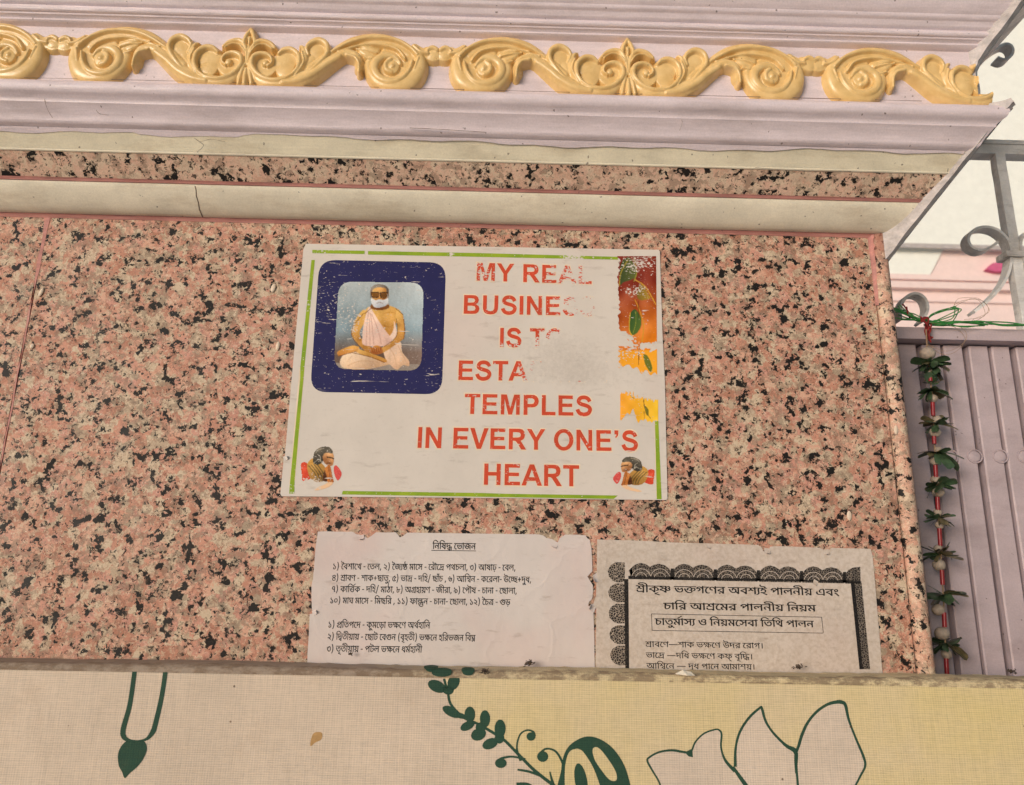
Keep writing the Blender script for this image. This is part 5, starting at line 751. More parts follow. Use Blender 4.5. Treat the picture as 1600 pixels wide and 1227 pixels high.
[[215,156,0,-18,-56,0,0,-64,0,-5,0,-5,0,-6,0,-5,-1,-6,0,-5,-17,14,0,6,-1,4,0,4,0,4,0,4,0,22,1,-14,-5,7,-6,5,-7,4,-7,1,-4,0,-3,-1,-4,-2,-3,-3,-2,-4,0,-7,0,-3,-17,-2,-4,11,-7,8,-9,5,-11,2,-8,-1,-7,-4,-4,-5,-1,-7,1,-7,4,-6,7,-5,8,-4,-8,-18,-9,4,-8,5,-7,7,-5,7,-3,9,0,10,1,9,4,8,6,6,8,6,9,3,10,1,14,-1,11,-4,9,-6,8,-10,-4,0,4,8,6,5,7,3,8,1,8,-1,7,-2,7,-4,8,-6,-3,0,0,3,0,4,0,4,0,4,0,15,-142,0,0,18],[114,74,6,0,6,-1,6,-2,6,-4,5,-6,5,-8,8,-2,12,19,16,3,7,-6,6,-9,5,-10,2,-11,-2,-13,-5,-10,-7,-10,-10,-8,-11,-7,-13,-5,-8,18,15,6,12,8,7,9,2,11,0,6,-2,6,-4,5,-6,5,13,5,-27,-33,-16,0,-3,11,-6,9,-8,6,-10,2,-11,-2,-9,-3,-8,-6,-8,-7,-4,-1,5,2,6,3,6,1,8,1,9,-1,8,-3,5,-4,4,-5,2,-5,1,-6,-1,-7,-3,-7,-4,-7,-7,-7,-11,-7,-13,-7,-11,17,13,5,9,6,6,5,2,7,-1,4,-2,3,-4,2,-5,1,-6,-1,-5,-1,-6,-1,-6,-3,-18,15,14,15,14,11,15,7],[144,-67,-26,2,-24,8,-22,13,-20,19,-17,26,-14,33,19,6,12,-28,14,-23,15,-16,19,-12,20,-7,23,-2,17,2,14,4,9,8,3,12,-2,8,-4,7,-8,6,-9,4,20,9,10,-7,7,-8,5,-10,1,-11,-2,-12,-6,-11,-9,-8,-12,-7,-15,-4]],
[[118,132,8,0,8,-2,5,-2,5,-3,5,-5,3,-5,2,-8,1,-10,0,-97,-19,0,-3,10,-5,6,-7,4,-9,2,-8,0,-7,-1,-8,-1,-7,-1,-9,-1,-10,0,-8,0,-9,1,-8,3,-9,4,-7,6,-6,8,-3,11,-1,15,0,5,0,6,1,6,1,5,19,-3,-1,-4,0,-4,-1,-5,0,-6,1,-12,4,-8,6,-5,6,-3,8,-2,7,0,9,0,7,1,7,1,7,1,7,1,8,0,8,-1,8,-2,6,-4,6,-7,0,70,-1,5,0,4,-2,3,-2,3,-2,1,-3,1,-4,1,-4,0,-7,0,-7,-3,-6,-3,-6,-4,-4,-4,-4,-5,-2,-5,0,-5,0,-4,2,-3,4,-2,6,-1,4,0,2,1,3,0,3,0,1,-18,-3,0,-3,-1,-5,0,-6,-1,-10,2,-10,5,-6,8,-2,12,1,9,3,8,5,8,7,8,9,6,9,6,11,3],[181,156,0,-18,-183,0,0,18]],
[[99,157,10,0,8,-3,8,-3,6,-6,6,-7,5,-10,-8,0,20,24,15,4,8,-8,6,-8,5,-10,1,-12,-1,-13,-5,-11,-7,-10,-10,-8,-11,-7,-13,-7,-8,19,15,7,11,7,8,10,2,13,0,6,-2,6,-4,5,-6,5,12,5,-26,-33,-16,0,-3,12,-6,8,-8,6,-10,2,-8,-1,-6,-1,-6,-3,-5,-3,-5,-5,-6,-5,-4,-1,5,3,6,2,6,2,8,0,9,-1,7,-3,6,-4,4,-5,2,-6,0,-6,-2,-11,-6,-11,-11,-11,-19,-10,-10,18,13,6,9,6,5,5,2,7,-1,4,-2,4,-4,1,-6,1,-5,0,-5,-1,-6,-2,-6,-3,-18,15,9,10,9,9,9,8,10,5,10,3],[130,8,-27,3,-24,8,-22,14,-20,20,-17,28,-13,35,19,6,11,-31,14,-24,16,-18,18,-12,21,-8,23,-2,18,2,13,5,9,8,3,12,-2,10,-5,8,-7,6,-9,4,21,9,9,-7,7,-9,5,-10,1,-12,-2,-13,-6,-11,-9,-9,-12,-6,-15,-5]],
[[180,156,0,-18,-91,0,0,-45,1,-6,1,-5,3,-2,4,-1,5,1,5,2,5,4,6,6,7,7,6,9,15,2,7,-11,6,-13,3,-12,1,-13,-2,-15,-5,-13,-8,-11,-12,-9,-15,-5,-18,-2,-16,1,-14,5,-14,7,-13,11,-11,15,-11,19,-9,24,-9,28,19,5,10,-31,10,-25,12,-18,13,-12,15,-8,17,-2,18,3,13,7,8,11,3,15,-1,10,-2,9,-4,7,-4,6,11,5,-7,-12,-8,-9,-8,-7,-8,-5,-8,-3,-8,-2,-5,1,-5,1,-5,2,-4,3,-3,4,-4,6,-2,8,0,13,0,40,-72,0,0,18],[91,-37,-6,1,-5,3,-3,4,-1,6,1,6,3,5,5,3,6,1,6,-1,4,-3,4,-5,1,-6,-1,-6,-4,-4,-4,-3]],
[[191,156,0,-18,-26,0,0,-138,-19,0,0,99,5,-16,-10,14,-9,12,-8,9,-8,8,-7,6,-8,4,-8,2,-9,1,-9,-1,-9,-3,-8,-4,-7,-6,-6,-6,-6,-7,-2,-1,4,2,4,2,4,1,4,0,13,-2,9,-6,5,-8,1,-11,0,-3,0,-4,-1,-2,-4,2,3,3,3,3,3,3,3,3,3,3,3,3,31,29,12,-13,-71,-67,-14,13,20,20,-9,-11,-7,-5,3,4,3,5,2,5,0,6,0,5,-3,5,-5,3,-6,1,-4,-1,-4,-1,-4,-1,-4,-2,-19,18,10,12,11,11,10,9,12,7,12,4,12,1,14,-1,12,-4,11,-7,10,-9,11,-11,12,-15,-5,2,-1,6,0,6,0,8,0,8,0,32,13,0,6,-16],[165,-11,-19,0,-3,7,-3,6,-4,4,-5,2,-6,2,-6,1,-13,-1,-12,-1,-13,-2,-14,-1,-9,1,-10,1,-9,3,-9,4,-7,6,-7,8,-3,10,-2,14,0,4,1,5,0,5,2,5,19,-3,-1,-3,-1,-4,0,-5,0,-4,1,-9,3,-8,5,-5,8,-4,9,-2,10,-1,12,1,11,2,12,1,12,1,10,-1,8,-2,7,-5,7,-6,0,23,19,0]],
[[232,156,0,-18,-78,0,0,-138,-20,0,0,21,2,7,-1,3,0,6,-1,7,0,6,0,55,0,3,0,30,-136,0,0,18],[219,68,-1,-8,-2,-7,-4,-6,-6,-5,-9,-4,-11,-1,-3,0,-4,0,-3,1,-4,0,2,18,4,0,4,0,9,1,5,3,3,4,1,5,-1,4,-1,4,-2,4,-3,3,-7,4,-10,3,-13,1,-15,1,-8,0,-14,1,-12,3,-11,5,-8,7,-5,10,-1,14,0,5,1,3,0,3,19,-1,-1,-3,0,-4,2,-14,6,-7,11,-3,13,-2,8,0,22,-1,16,-3,12,-5,10,-6,5,-6,3,-6,2,-8],[87,66,10,-1,10,-3,9,-6,8,-7,8,-8,6,-9,0,-18,-2,-6,-8,12,-8,10,-8,8,-8,6,-8,3,-8,1,-4,0,-3,-1,-3,-2,-2,-2,-1,-3,0,-3,0,-4,1,-3,1,-3,1,-2,-20,-4,-1,3,-1,5,-1,4,-1,5,1,6,2,6,3,5,4,4,4,3,6,2,6,2],[46,116,13,-2,11,-4,9,-7,7,-10,5,-12,2,-15,0,-4,-1,-4,0,-4,-1,-2,-19,0,1,3,0,3,0,4,1,2,-1,8,-2,8,-3,7,-5,6,-7,4,-8,1,-7,-1,-5,-3,-2,-4,-1,-4,0,-3,1,-5,1,-2,-19,-4,-2,4,-1,4,-1,4,0,3,1,6,1,6,4,5,4,4,4,3,6,3,7,1],[31,101,0,5,0,3,1,3,-2,10,-4,10,-6,9,-10,5,24,4,7,-7,5,-8,3,-10,1,-13,0,-3,0,-3,0,-3,-1,-3]],
[[157,156,0,-18,-117,0,0,-75,-4,5,17,16,19,15,22,12,25,11,11,-12,0,-88,-19,-7,0,93,5,-7,-14,-6,-14,-8,-13,-9,-13,-10,-13,-11,-14,-13,-15,10,0,84,-22,0,0,18],[130,54,0,-83,-19,0,-9,9,-10,6,-10,6,-10,4,-12,3,-11,3,-9,20,10,5,11,6,13,6,13,6,12,5,12,4],[111,36,-8,-3,-9,-4,-10,-4,-9,-4,-9,-4,-6,-4,2,2,14,-4,13,-5,12,-6,11,-9,0,5,0,5,-1,5,0,4]],
[[144,156,0,-18,-101,0,0,-87,0,-9,1,-6,2,-4,1,-3,6,-4,8,-1,9,1,10,4,8,5,7,6,6,8,5,9,3,9,1,9,-1,7,-3,5,-6,3,-8,1,-3,0,-3,-1,-3,0,-4,-1,-3,18,5,1,5,1,6,1,5,0,9,-1,8,-3,6,-4,5,-7,3,-8,1,-11,-2,-15,-5,-14,-8,-13,-10,-10,-10,-7,-10,-6,-12,-4,-12,-1,-9,1,-7,2,-6,3,-5,4,-4,5,-3,6,-2,9,0,12,0,90,-26,0,0,18],[99,156,-2,8,-3,6,-6,4,-9,1,-24,0,-14,0,-11,2,-8,3,-7,4,-6,6,-4,7,-3,8,0,10,0,3,0,3,0,3,1,4,18,-1,0,-3,-1,-2,0,-5,1,-5,0,-4,2,-4,2,-4,4,-3,6,-2,8,-2,11,0,20,0,11,-1,9,-1,8,-3,6,-4,4,-5,2,-6,2,-8,1,-9]],
[[64,-34,-16,26,-11,29,-7,31,-2,31,2,32,7,30,11,28,16,25,20,0,-15,-26,-11,-28,-6,-30,-3,-31,2,-31,7,-31,11,-28,15,-27]],
[[-89,-20,10,5,10,4,11,5,10,4,11,4,11,4,6,-16,-9,-3,-9,-3,-8,-3,-9,-3,-7,-3,-7,-3,-3,2,18,-2,16,-4,13,-4,13,-6,11,-5,10,-7,-9,-14,-13,8,-13,6,-12,5,-14,4,-13,3,-15,2]],
[[157,156,0,-18,-27,0,0,-108,-18,1,-11,9,-12,8,-13,6,-13,5,-16,3,-18,2,-7,19,6,4,7,4,7,4,7,4,12,-1,-3,-1,-2,-1,-3,0,-3,0,-11,1,-9,2,-7,5,-5,5,-4,7,-1,7,1,5,2,5,3,5,4,4,5,4,6,5,24,-5,-8,-3,-6,-3,-5,-4,-3,-4,-2,-4,-1,-4,2,-7,4,-4,7,-2,7,-1,6,1,7,2,7,3,9,4,9,-15,-9,-4,-8,-5,-9,-5,-8,-5,-8,-5,-7,-5,2,4,14,-2,12,-3,12,-4,10,-5,10,-7,10,-7,0,4,-1,4,0,5,0,5,0,68,-113,0,0,18],[59,42,12,-2,12,-3,10,-5,10,-8,10,-8,9,-10,-8,-14,-12,13,-14,10,-13,7,-14,2,-6,-1,-5,-2,-3,-4,-1,-5,1,-5,3,-3,5,-4,7,-3,-9,-17,-7,3,-7,5,-6,5,-4,6,-2,6,-1,7,1,9,3,7,6,6,6,4,8,3],[130,48,0,-59,-19,0,0,15,1,6,0,28]],
[[134,156,0,-10,0,-6,0,-5,0,-4,0,-5,0,-8,0,-34,-1,-16,1,-5,0,-5,0,-5,0,-5,0,-48,-19,0,-12,14,-13,11,-14,10,-16,8,-18,6,-21,4,-9,23,13,8,14,8,15,7,16,7,15,2,0,-14,-13,-6,-13,-6,-12,-7,-11,-6,17,-4,15,-6,14,-7,12,-8,11,-9,11,-10,0,4,0,5,-1,4,0,5,0,35,1,6,0,6,0,6,-1,6,0,6,0,30,-117,0,0,18],[19,142,11,-3,15,-5,16,-7,15,-8,15,-10,14,-10,12,-10,0,-23,-10,10,-12,10,-13,9,-14,8,-14,8,-14,6,-14,5,-14,4],[174,152,14,-2,11,-6,6,-9,3,-12,-1,-6,-2,-7,-4,-8,-7,-6,-11,-6,-15,-4,-4,17,12,3,7,4,4,5,2,6,-1,6,-4,4,-5,3,-6,0,-11,-2,-11,-6,-9,-10,-8,-12,-2,26,10,10,9,6,11,4],[174,42,-14,1,-11,5,-9,8,-7,9,-10,22,11,13,4,-12,5,-10,6,-8,7,-6,8,-4,9,-1,6,1,6,3,4,4,1,7,-1,6,-3,5,-5,5,-9,3,14,10,6,-2,5,-4,5,-4,4,-6,2,-6,1,-8,-1,-8,-3,-8,-5,-6,-7,-5,-8,-3]],
[[122,132,16,-2,12,-7,8,-10,2,-14,-1,-10,-5,-10,-7,-8,-9,-7,-11,-6,-13,-5,-7,17,14,6,11,6,7,7,2,9,-1,7,-4,5,-6,3,-9,1,-9,0,-7,-2,-8,-3,-6,-4,-5,-4,-4,-4,-3,-4,-1,-3,1,-4,2,-2,4,-2,6,-2,-5,-18,-12,3,-8,6,-6,7,-1,10,1,8,4,8,6,7,8,7,9,6,11,4,11,3],[164,42,-4,-17,-12,-14,-17,-8,-23,-3,-16,1,-16,5,-14,7,-13,10,-13,14,-11,18,-10,23,-8,26,19,6,10,-29,10,-23,13,-18,14,-12,16,-7,19,-2,14,1,11,5,8,7,2,11,-1,8,-5,7,-7,5,-9,4,20,9,10,-7,7,-7,4,-9],[190,118,14,-2,10,-6,7,-10,3,-13,-1,-7,-3,-8,-4,-8,-7,-7,-11,-6,-14,-5,-6,18,11,4,9,4,5,6,2,7,-2,8,-3,5,-6,2,-6,1,-9,-1,-8,-4,-8,-7,-11,-12,-8,7,7,12,7,8,8,7,8,4,7,2],[235,156,0,-18,-237,0,0,18]],
[[121,0,0,106,5,-16,-8,12,-8,10,-8,8,-7,7,-7,5,-7,4,-7,2,-8,1,-12,-2,-10,-5,-7,-7,-7,-9,-4,-2,5,3,6,3,8,1,9,1,10,-1,9,-4,6,-5,4,-6,3,-7,0,-7,-2,-14,-8,-12,-12,-12,-18,-11,-13,18,13,6,10,7,8,8,2,9,-1,5,-3,4,-5,3,-7,1,-6,0,-6,-1,-6,-2,-6,-3,-20,16,8,13,8,10,9,9,10,6,11,4,12,1,12,-1,11,-3,10,-6,10,-7,10,-10,10,-12,-5,3,0,4,-1,7,0,7,0,7,0,26,13,0,6,-16,26,0,0,-18,-26,0,0,-138]],
[[90,156,-2,8,-3,6,-6,4,-9,1,-18,0,-15,0,-11,2,-8,3,-7,4,-6,6,-4,7,-3,8,0,10,0,3,0,3,0,4,1,3,18,-1,0,-3,-1,-2,0,-3,1,-7,0,-4,2,-4,2,-4,4,-3,6,-2,8,-2,11,0,14,0,12,-1,9,-1,7,-3,6,-4,4,-5,3,-6,2,-8,1,-9],[60,125,18,-2,14,-5,11,-7,7,-9,5,-11,1,-10,-4,-18,-10,-14,-18,-10,-25,-4,3,3,11,-4,12,-5,13,-7,12,-7,13,-8,12,-9,-11,-14,-15,11,-14,9,-13,8,-12,7,-13,6,-14,5,-15,4,-16,4,3,18,9,-2,8,-2,9,-1,11,0,15,1,12,3,8,5,5,6,3,7,1,7,-2,12,-8,8,-11,6,-13,2,-8,-1,-7,-1,-4,-2,-4,-3,-1,-4,-1,-5,1,-4,0,-4,-18,-3,-1,4,-1,4,0,4,0,3,1,9,4,7,7,5,8,5,11,2],[44,116,-3,8,-5,6,-7,6,-11,3,6,11,12,-3,12,-6,8,-6,5,-8,3,-10],[135,156,0,-18,-137,0,0,18]],
[[128,157,9,-1,8,-1,6,-3,5,-4,5,-4,3,-5,2,-7,1,-10,0,-122,-19,0,-2,7,-4,5,-4,4,-5,3,-6,2,-7,1,-8,0,-8,-1,-8,-1,-9,-1,-9,-1,-10,0,-9,0,-9,1,-10,3,-9,4,-8,7,-6,9,-4,12,-1,16,0,6,0,6,2,6,0,6,20,-2,-1,-5,-1,-5,-1,-5,0,-7,1,-10,2,-8,4,-6,5,-4,6,-3,6,-2,7,-1,7,0,12,1,11,1,11,2,12,0,10,-1,9,-2,7,-4,7,-7,0,90,-1,8,-1,5,-1,4,-3,3,-5,2,-9,1,-8,-1,-9,-3,-7,-4,-7,-6,-6,-6,-4,-7,-3,-7,-1,-7,1,-2,0,-3,2,-3,2,-2,4,-1,6,-1,3,0,5,1,4,-17,-3,-1,-3,-1,-5,0,-5,0,-11,1,-10,6,-7,9,-2,14,1,10,4,10,6,10,8,10,9,7,11,7,12,4]],
[[31,78,15,-10,15,-12,13,-14,12,-14,11,-15,9,-15,-16,-8,-10,15,-11,13,-10,12,-12,12,-13,10,-16,10],[20,122,1,9,3,8,6,7,7,5,8,3,10,2,9,-2,9,-3,7,-5,5,-7,4,-8,1,-9,-1,-10,-4,-8,-5,-7,-7,-5,-9,-4,-9,-1,-10,1,-8,4,-7,5,-6,6,-3,9],[37,122,1,-8,4,-6,6,-3,7,-1,7,1,6,3,4,6,1,8,-1,7,-4,6,-6,3,-7,1,-7,-1,-6,-4,-4,-5]],
[[127,157,17,-2,13,-7,8,-12,3,-15,-2,-12,-4,-10,-8,-9,-9,-7,-12,-7,-13,-6,-8,18,15,6,11,7,7,9,3,10,-2,9,-4,6,-6,3,-9,2,-9,-1,-8,-3,-7,-3,-7,-4,-6,-5,-4,-5,-2,-5,-1,-4,0,-4,2,-3,4,-3,7,-1,-5,-19,-12,4,-9,6,-5,8,-2,10,1,8,4,9,6,8,8,8,10,7,11,5,12,3],[170,56,-4,-18,-11,-15,-18,-9,-24,-4,-17,2,-16,5,-15,8,-14,12,-13,16,-12,20,-10,24,-9,30,19,5,10,-32,12,-26,13,-20,16,-14,17,-8,20,-2,14,1,12,5,7,9,3,12,-2,9,-4,8,-8,6,-9,4,20,9,10,-7,7,-8,5,-10]],
[[10,86,230,0,0,-21,-230,0]],
[[48,0,0,156,21,0,0,-156]],
[[212,156,0,-18,-180,0,-4,2,11,-3,11,-5,10,-6,9,-6,9,-6,6,-6,1,-14,-9,-4,-10,-5,-9,-5,-10,-4,-8,-5,-8,-5,-3,4,19,-4,16,-6,14,-7,12,-8,12,-9,11,-11,0,4,-1,5,0,4,0,5,0,85,3,0,14,-1,13,-2,13,-3,11,-4,11,-6,9,-8,5,-7,4,-8,3,-8,1,-9,-1,-8,-2,-8,-5,-6,-6,-6,-9,-3,-11,-1,-4,0,-4,0,-3,0,-4,1,1,17,4,0,3,0,12,1,6,4,3,5,0,6,-3,12,-9,10,-16,8,-20,4,0,-108,-19,0,-11,13,-11,11,-14,10,-15,8,-18,6,-21,5,-9,23,8,5,8,5,9,4,9,5,8,4,9,5,-10,6,-12,6,-13,5,-16,5,8,16,0,-4,-22,0,0,18],[122,-4,62,-50,-11,-13,-63,47]]]
TEXT_LINES = [
[0,0,1,66,0,218,2,284,3,442,4,702,5,788,6,969,7,1035,1,1264],
[8,0,9,148,10,318,11,404,12,553,6,722,4,789,13,876,14,1114,4,1264,15,1351,16,1528,17,1710,18,1841,9,1989,10,2159,7,2246,19,2475,20,2538,21,2780,6,2935,4,3002,22,3088,14,3324,4,3474,23,3560,24,3709,4,3776,25,3862,26,4107,27,4286,28,4447,16,4589,6,4772,17,4838,29,4969,9,5117,30,5287,2,5576,6,5734,31,5801,14,6008,4,6158,11,6244,16,6393,17,6576],
[32,0,9,148,33,318,6,491,11,557,34,706,14,926,12,1076,6,1246,35,1312,36,1514,37,1662,6,1834,15,1900,38,2077,17,2077,39,2208,9,2356,5,2525,6,2706,25,2772,14,3017,40,3167,0,3318,41,3384,42,3517,37,3694,6,3866,43,3932,28,3932,17,4139,44,4270,9,4418,30,4588,0,4877,45,4944,1,5114,14,5330,35,5480,4,5682,23,5768,16,5917,6,6100,14,6166,46,6316,4,6494,47,6581,36,6827,40,6975,38,7126,48,7126,17,7275],
[49,0,9,148,35,318,6,520,0,586,50,652,51,833,35,833,14,1100,40,1250,0,1401,41,1467,42,1600,21,1777,6,1932,52,1999,6,2147,17,2213,53,2344,9,2492,54,2662,55,2885,41,3067,6,3199,56,3266,34,3422,14,3642,7,3792,57,4022,23,4088,6,4237,17,4304,58,4434,9,4582,4,4752,26,4838,24,5018,2,5084,14,5307,28,5457,6,5599,1,5666,6,5816,14,5948,4,6098,37,6184,6,6356,16,6423,6,6606,17,6672],
[8,0,59,148,9,296,21,466,6,621,60,688,21,910,6,1066,4,1132,22,1219,14,1454,0,1604,21,1671,37,1826,0,1998,23,2065,17,2279,8,2410,8,2558,9,2706,61,2875,6,3085,62,3151,1,3364,14,3580,28,3730,6,3872,1,3938,6,4089,14,4156,4,4306,37,4392,6,4564,16,4630,6,4813,17,4880,8,5010,18,5158,9,5306,10,5476,28,5563,63,5704,14,5948,64,6098,65,6304],
[8,0,9,148,66,318,0,506,15,573,26,750,4,929,40,1015,14,1231,35,1381,38,1583,21,1583,4,1738,65,1825,6,2003,5,2134,67,2314,4,2544,34,2631,54,2851,27,3074,51,3235,41,3235,6,3368,0,3434,1,3501],
[18,0,9,148,0,318,68,384,15,538,57,715,56,782,6,938,56,1005,14,1226,4,1376,37,1463,6,1634,69,1701,4,1908,11,1994,64,2143,1,2350,70,2566,11,2670,71,2819,41,2819,15,2952,57,3128,9,3195,5,3365,67,3545,4,3775,1,3861,41,4077,0,4210,23,4276,5,4425,7,4606,1,4835,0,5051,11,5117,72,5266],
[29,0,9,148,15,318,71,494,15,494,57,671,56,738,6,894,56,961,14,1182,26,1332,69,1511,16,1653,5,1901,67,2081,4,2311,1,2397,48,2613,21,2762,51,2918,41,2918,6,3050,1,3117,57,3268],
[33,0,57,173,35,240,71,441,73,441,5,729,74,909,75,1142,4,1306,34,1392,23,1547,54,1761,11,1984,12,2134,19,2303,76,2366,26,2564,6,2743,16,2810,1,2992,57,3143,56,3210,77,3431,11,3621,78,3770],
[28,0,6,142,0,208,23,275,30,489,33,778,4,951,21,1038,23,1193,26,1407,6,1586,16,1653,1,1836,57,1986,56,2053,0,2274,1,2341,56,2492,21,2648],
[28,0,6,142,15,208,38,385,21,385,51,540,6,540,22,607,19,778,79,906,0,1156,1,1222,56,1373,21,1530,4,1685,22,1772,11,1942,6,2091,0,2223,15,2289,0,2466,27,2532,26,2759,6,2938,16,3004,1,3187],
[33,0,6,173,11,240,4,388,34,475,80,630,12,880,6,1049,35,1116,5,1382,67,1563,4,1792,34,1879,46,2099,40,2277,23,2428,4,2642,23,2728,6,2877,75,2944,81,3108],
[5,0,6,180,4,247,25,333,80,578,40,828,0,979,48,1046,5,1260,67,1440,4,1670,34,1756,35,1976,82,2178,11,2452,71,2601,0,2601,3,2668,81,2862],
[30,0,0,290,45,356,4,526,1,613,80,829,40,1144,38,1295,48,1295,26,1509,6,1688,4,1754,1,1841,30,2057,21,2346,6,2502,12,2568,56,2738,81,2894]]

def glyph(s):
    out = []
    for c in s:
        x, y = c[0], c[1]; pts = [(x, y)]
        for i in range(2, len(c), 2): x += c[i]; y += c[i+1]; pts.append((x, y))
        if pts[-1] == pts[0]: pts.pop()
        pts = [p for i, p in enumerate(pts) if p != pts[i-1]]
        if len(pts) > 2: out.append(pts)
    ys = [p[1] for c in out for p in c]; h = 3.; V = []; F = []
    for y in np.arange(min(ys), max(ys), h):
        m = y+h/2+.013; cr = []
        for c in out:
            for (xa, ya), (xb, yb) in zip(c, c[1:]+c[:1]):
                if (ya > m) != (yb > m): cr.append((xa+(m-ya)*(xb-xa)/(yb-ya), 1 if yb > ya else -1, (xb-xa)/(yb-ya)))
        cr.sort(); wn = 0
        for q in cr:
            if wn == 0: st = q
            wn += q[1]
            if wn == 0:
                k0 = max(-1.5, min(1.5, st[2]))*h/2; k1 = max(-1.5, min(1.5, q[2]))*h/2; n = len(V)
                V += [(st[0]-k0, y), (q[0]-k1, y), (q[0]+k1, y+h), (st[0]+k0, y+h)]; F.append((n, n+1, n+2, n+3))
    return V, F
GB = [[glyph(s)] for s in GLYPHS]
def bengali(k, name, pl, pr, xh, y, m, par, bold=0):
    """line k from baseline point pl to pr; xh: photograph pixels from baseline to headline"""
    run = TEXT_LINES[k]; run = list(zip(run[0::2], run[1::2]))
    lo = min(x+min(v[0] for vs, t in GB[g] for v in vs) for g, x in run); hi = max(x+max(v[0] for vs, t in GB[g] for v in vs) for g, x in run)
    A, B = at(*pl, y), at(*pr, y); ez = (at(pl[0], pl[1]-xh, y)-A)[2]/152; ex = (B-A)/(hi-lo); mb = MB()
    for r in range(1+bool(bold)):
        for g, x in run:
            for vs, t in GB[g]: mb.add([A+ex*(vx+x-lo+r*bold)+np.array([0, -.00004*r, ez*(vy+r*bold*.3)]) for vx, vy in vs], t)
    return mb.build(name, m, par)

# ------------------------------------------------------------------ two paper notices
N1 = lambda x, y: (480+.2875*x, 820+.2875*y)
N2 = lambda x, y: (920+.3*x, 830+.3*y)
def jag(pts, amp, n):
    o = []
    for a, b in zip(pts, pts[1:]+pts[:1]):
        for t in np.linspace(0, 1, n, endpoint=False): o.append((a[0]+(b[0]-a[0])*t+random.gauss(0, amp), a[1]+(b[1]-a[1])*t+random.gauss(0, amp)))
    return o
def sheet(name, pts, y, m, par, curl=()):
    vs, tr = fill([[(p[0], p[2]) for p in (at(px, py, y) for px, py in pts)]]); K = len(vs)
    V = [(x, y, z) for x, z in vs]+[(x, y+.0004, z) for x, z in vs]
    return mk(name, V, list(tr)+[(i, (i+1) % K, K+(i+1) % K, K+i) for i in range(K)], m, par)
nt1 = root('paper_notice', 'white paper notice with torn edges and small black list, below the sign', 'notice')
p1 = [N1(*p) for p in [(57, 38), (150, 37), (248, 38), (268, 52), (300, 62), (330, 74), (352, 58), (374, 42), (480, 42), (494, 54), (502, 70), (520, 62), (545, 44), (640, 44), (900, 48), (1240, 52), (1282, 58), (1300, 72), (1330, 78), (1362, 98), (1372, 74), (1400, 56), (1515, 56), (1524, 76), (1536, 84), (1544, 130), (1552, 250), (1542, 262), (1522, 280), (1540, 310), (1553, 330), (1552, 395), (1532, 420), (1526, 440), (1555, 452), (1560, 600), (1566, 830), (-2, 830), (4, 690), (14, 486), (44, 480), (26, 462), (22, 330), (30, 300), (46, 120)]]
sheet('notice_sheet', jag(p1, .25, 2), -.0010, M['paper_white'], nt1)
T1 = [(0, (680, 133), (915, 136), 33, 3.4), (1, (140, 243), (1130, 250), 31, 2.6), (2, (135, 305), (1215, 315), 31, 2.6), (3, (133, 366), (1137, 376), 31, 2.6), (4, (125, 428), (1103, 438), 31, 2.6), (5, (115, 560), (667, 564), 32, 2.6), (6, (110, 625), (913, 633), 32, 2.6), (7, (105, 692), (623, 696), 33, 2.6)]
for k, a, b, h, bd in T1: bengali(k, 'notice_lettering', N1(*a), N1(*b), h*.2875, -.00108, M['black'], nt1, bd*3.2)
flat('title_underline', [[[N1(675, 138), N1(917, 141), N1(917, 144.5), N1(675, 141.5)]]], -.00108, M['black'], nt1)
nt2 = root('paper_notice', 'brownish paper notice inside a dark lace pattern border, right of the white one', 'notice')
p2 = [N2(*p) for p in [(44, 44), (300, 52), (540, 62), (700, 66), (880, 72), (900, 84), (908, 104), (930, 106), (945, 82), (1000, 78), (1200, 86), (1224, 98), (1250, 98), (1262, 88), (1468, 92), (1478, 130), (1496, 330), (1520, 600), (1532, 760), (1540, 830), (34, 830), (38, 400), (20, 390), (38, 340)]]
sheet('notice_sheet', jag(p2, .25, 2), -.0013, M['paper_brown'], nt2)
T2 = [(8, (245, 318), (1303, 338), 34, 7), (9, (387, 408), (1183, 420), 33, 7), (10, (343, 489), (1172, 502), 33, 7), (11, (295, 603), (905, 612), 27, 4), (12, (297, 660), (850, 669), 27, 4), (13, (300, 716), (862, 722), 27, 4)]
for k, a, b, h, bd in T2: bengali(k, 'notice_lettering', N2(*a), N2(*b), h*.3, -.00138, M['black_worn'], nt2, bd*1.5)
bx = [(325, 430), (1211, 447), (1220, 530), (328, 516)]
flat('text_box', [[[N2(*bx[i]), N2(*bx[(i+1) % 4]), N2(bx[(i+1) % 4][0], bx[(i+1) % 4][1]+3), N2(bx[i][0], bx[i][1]+3)]] for i in (0, 2)]+[[[N2(*bx[i]), N2(*bx[(i+1) % 4]), N2(bx[(i+1) % 4][0]+3, bx[(i+1) % 4][1]), N2(bx[i][0]+3, bx[i][1])]] for i in (1, 3)], -.00138, M['black_worn'], nt2)
sl = lambda x: .020*(x-200)
def scallop(x0, x1):
    w_ = x1-x0; q = [(0, 250), (0, 205), (.06, 185), (.14, 172), (.26, 164), (.38, 170), (.48, 184), (.58, 172), (.70, 167), (.84, 174), (.94, 192), (.99, 208), (1, 250)]
    return [N2(x0+a*w_, b+sl(x0+a*w_)) for a, b in q]
tops = [scallop(x, x+218) for x in (214, 438, 662, 887, 1112)]+[[N2(1336, 274), N2(1338, 222), N2(1352, 202), N2(1376, 190), N2(1414, 186), N2(1416, 274)]]
flat('lace_border', [[q] for q in tops]+[[[N2(208, 206), N2(222, 190), N2(230, 215), N2(222, 236)]]], -.00137, M['lace'], nt2)
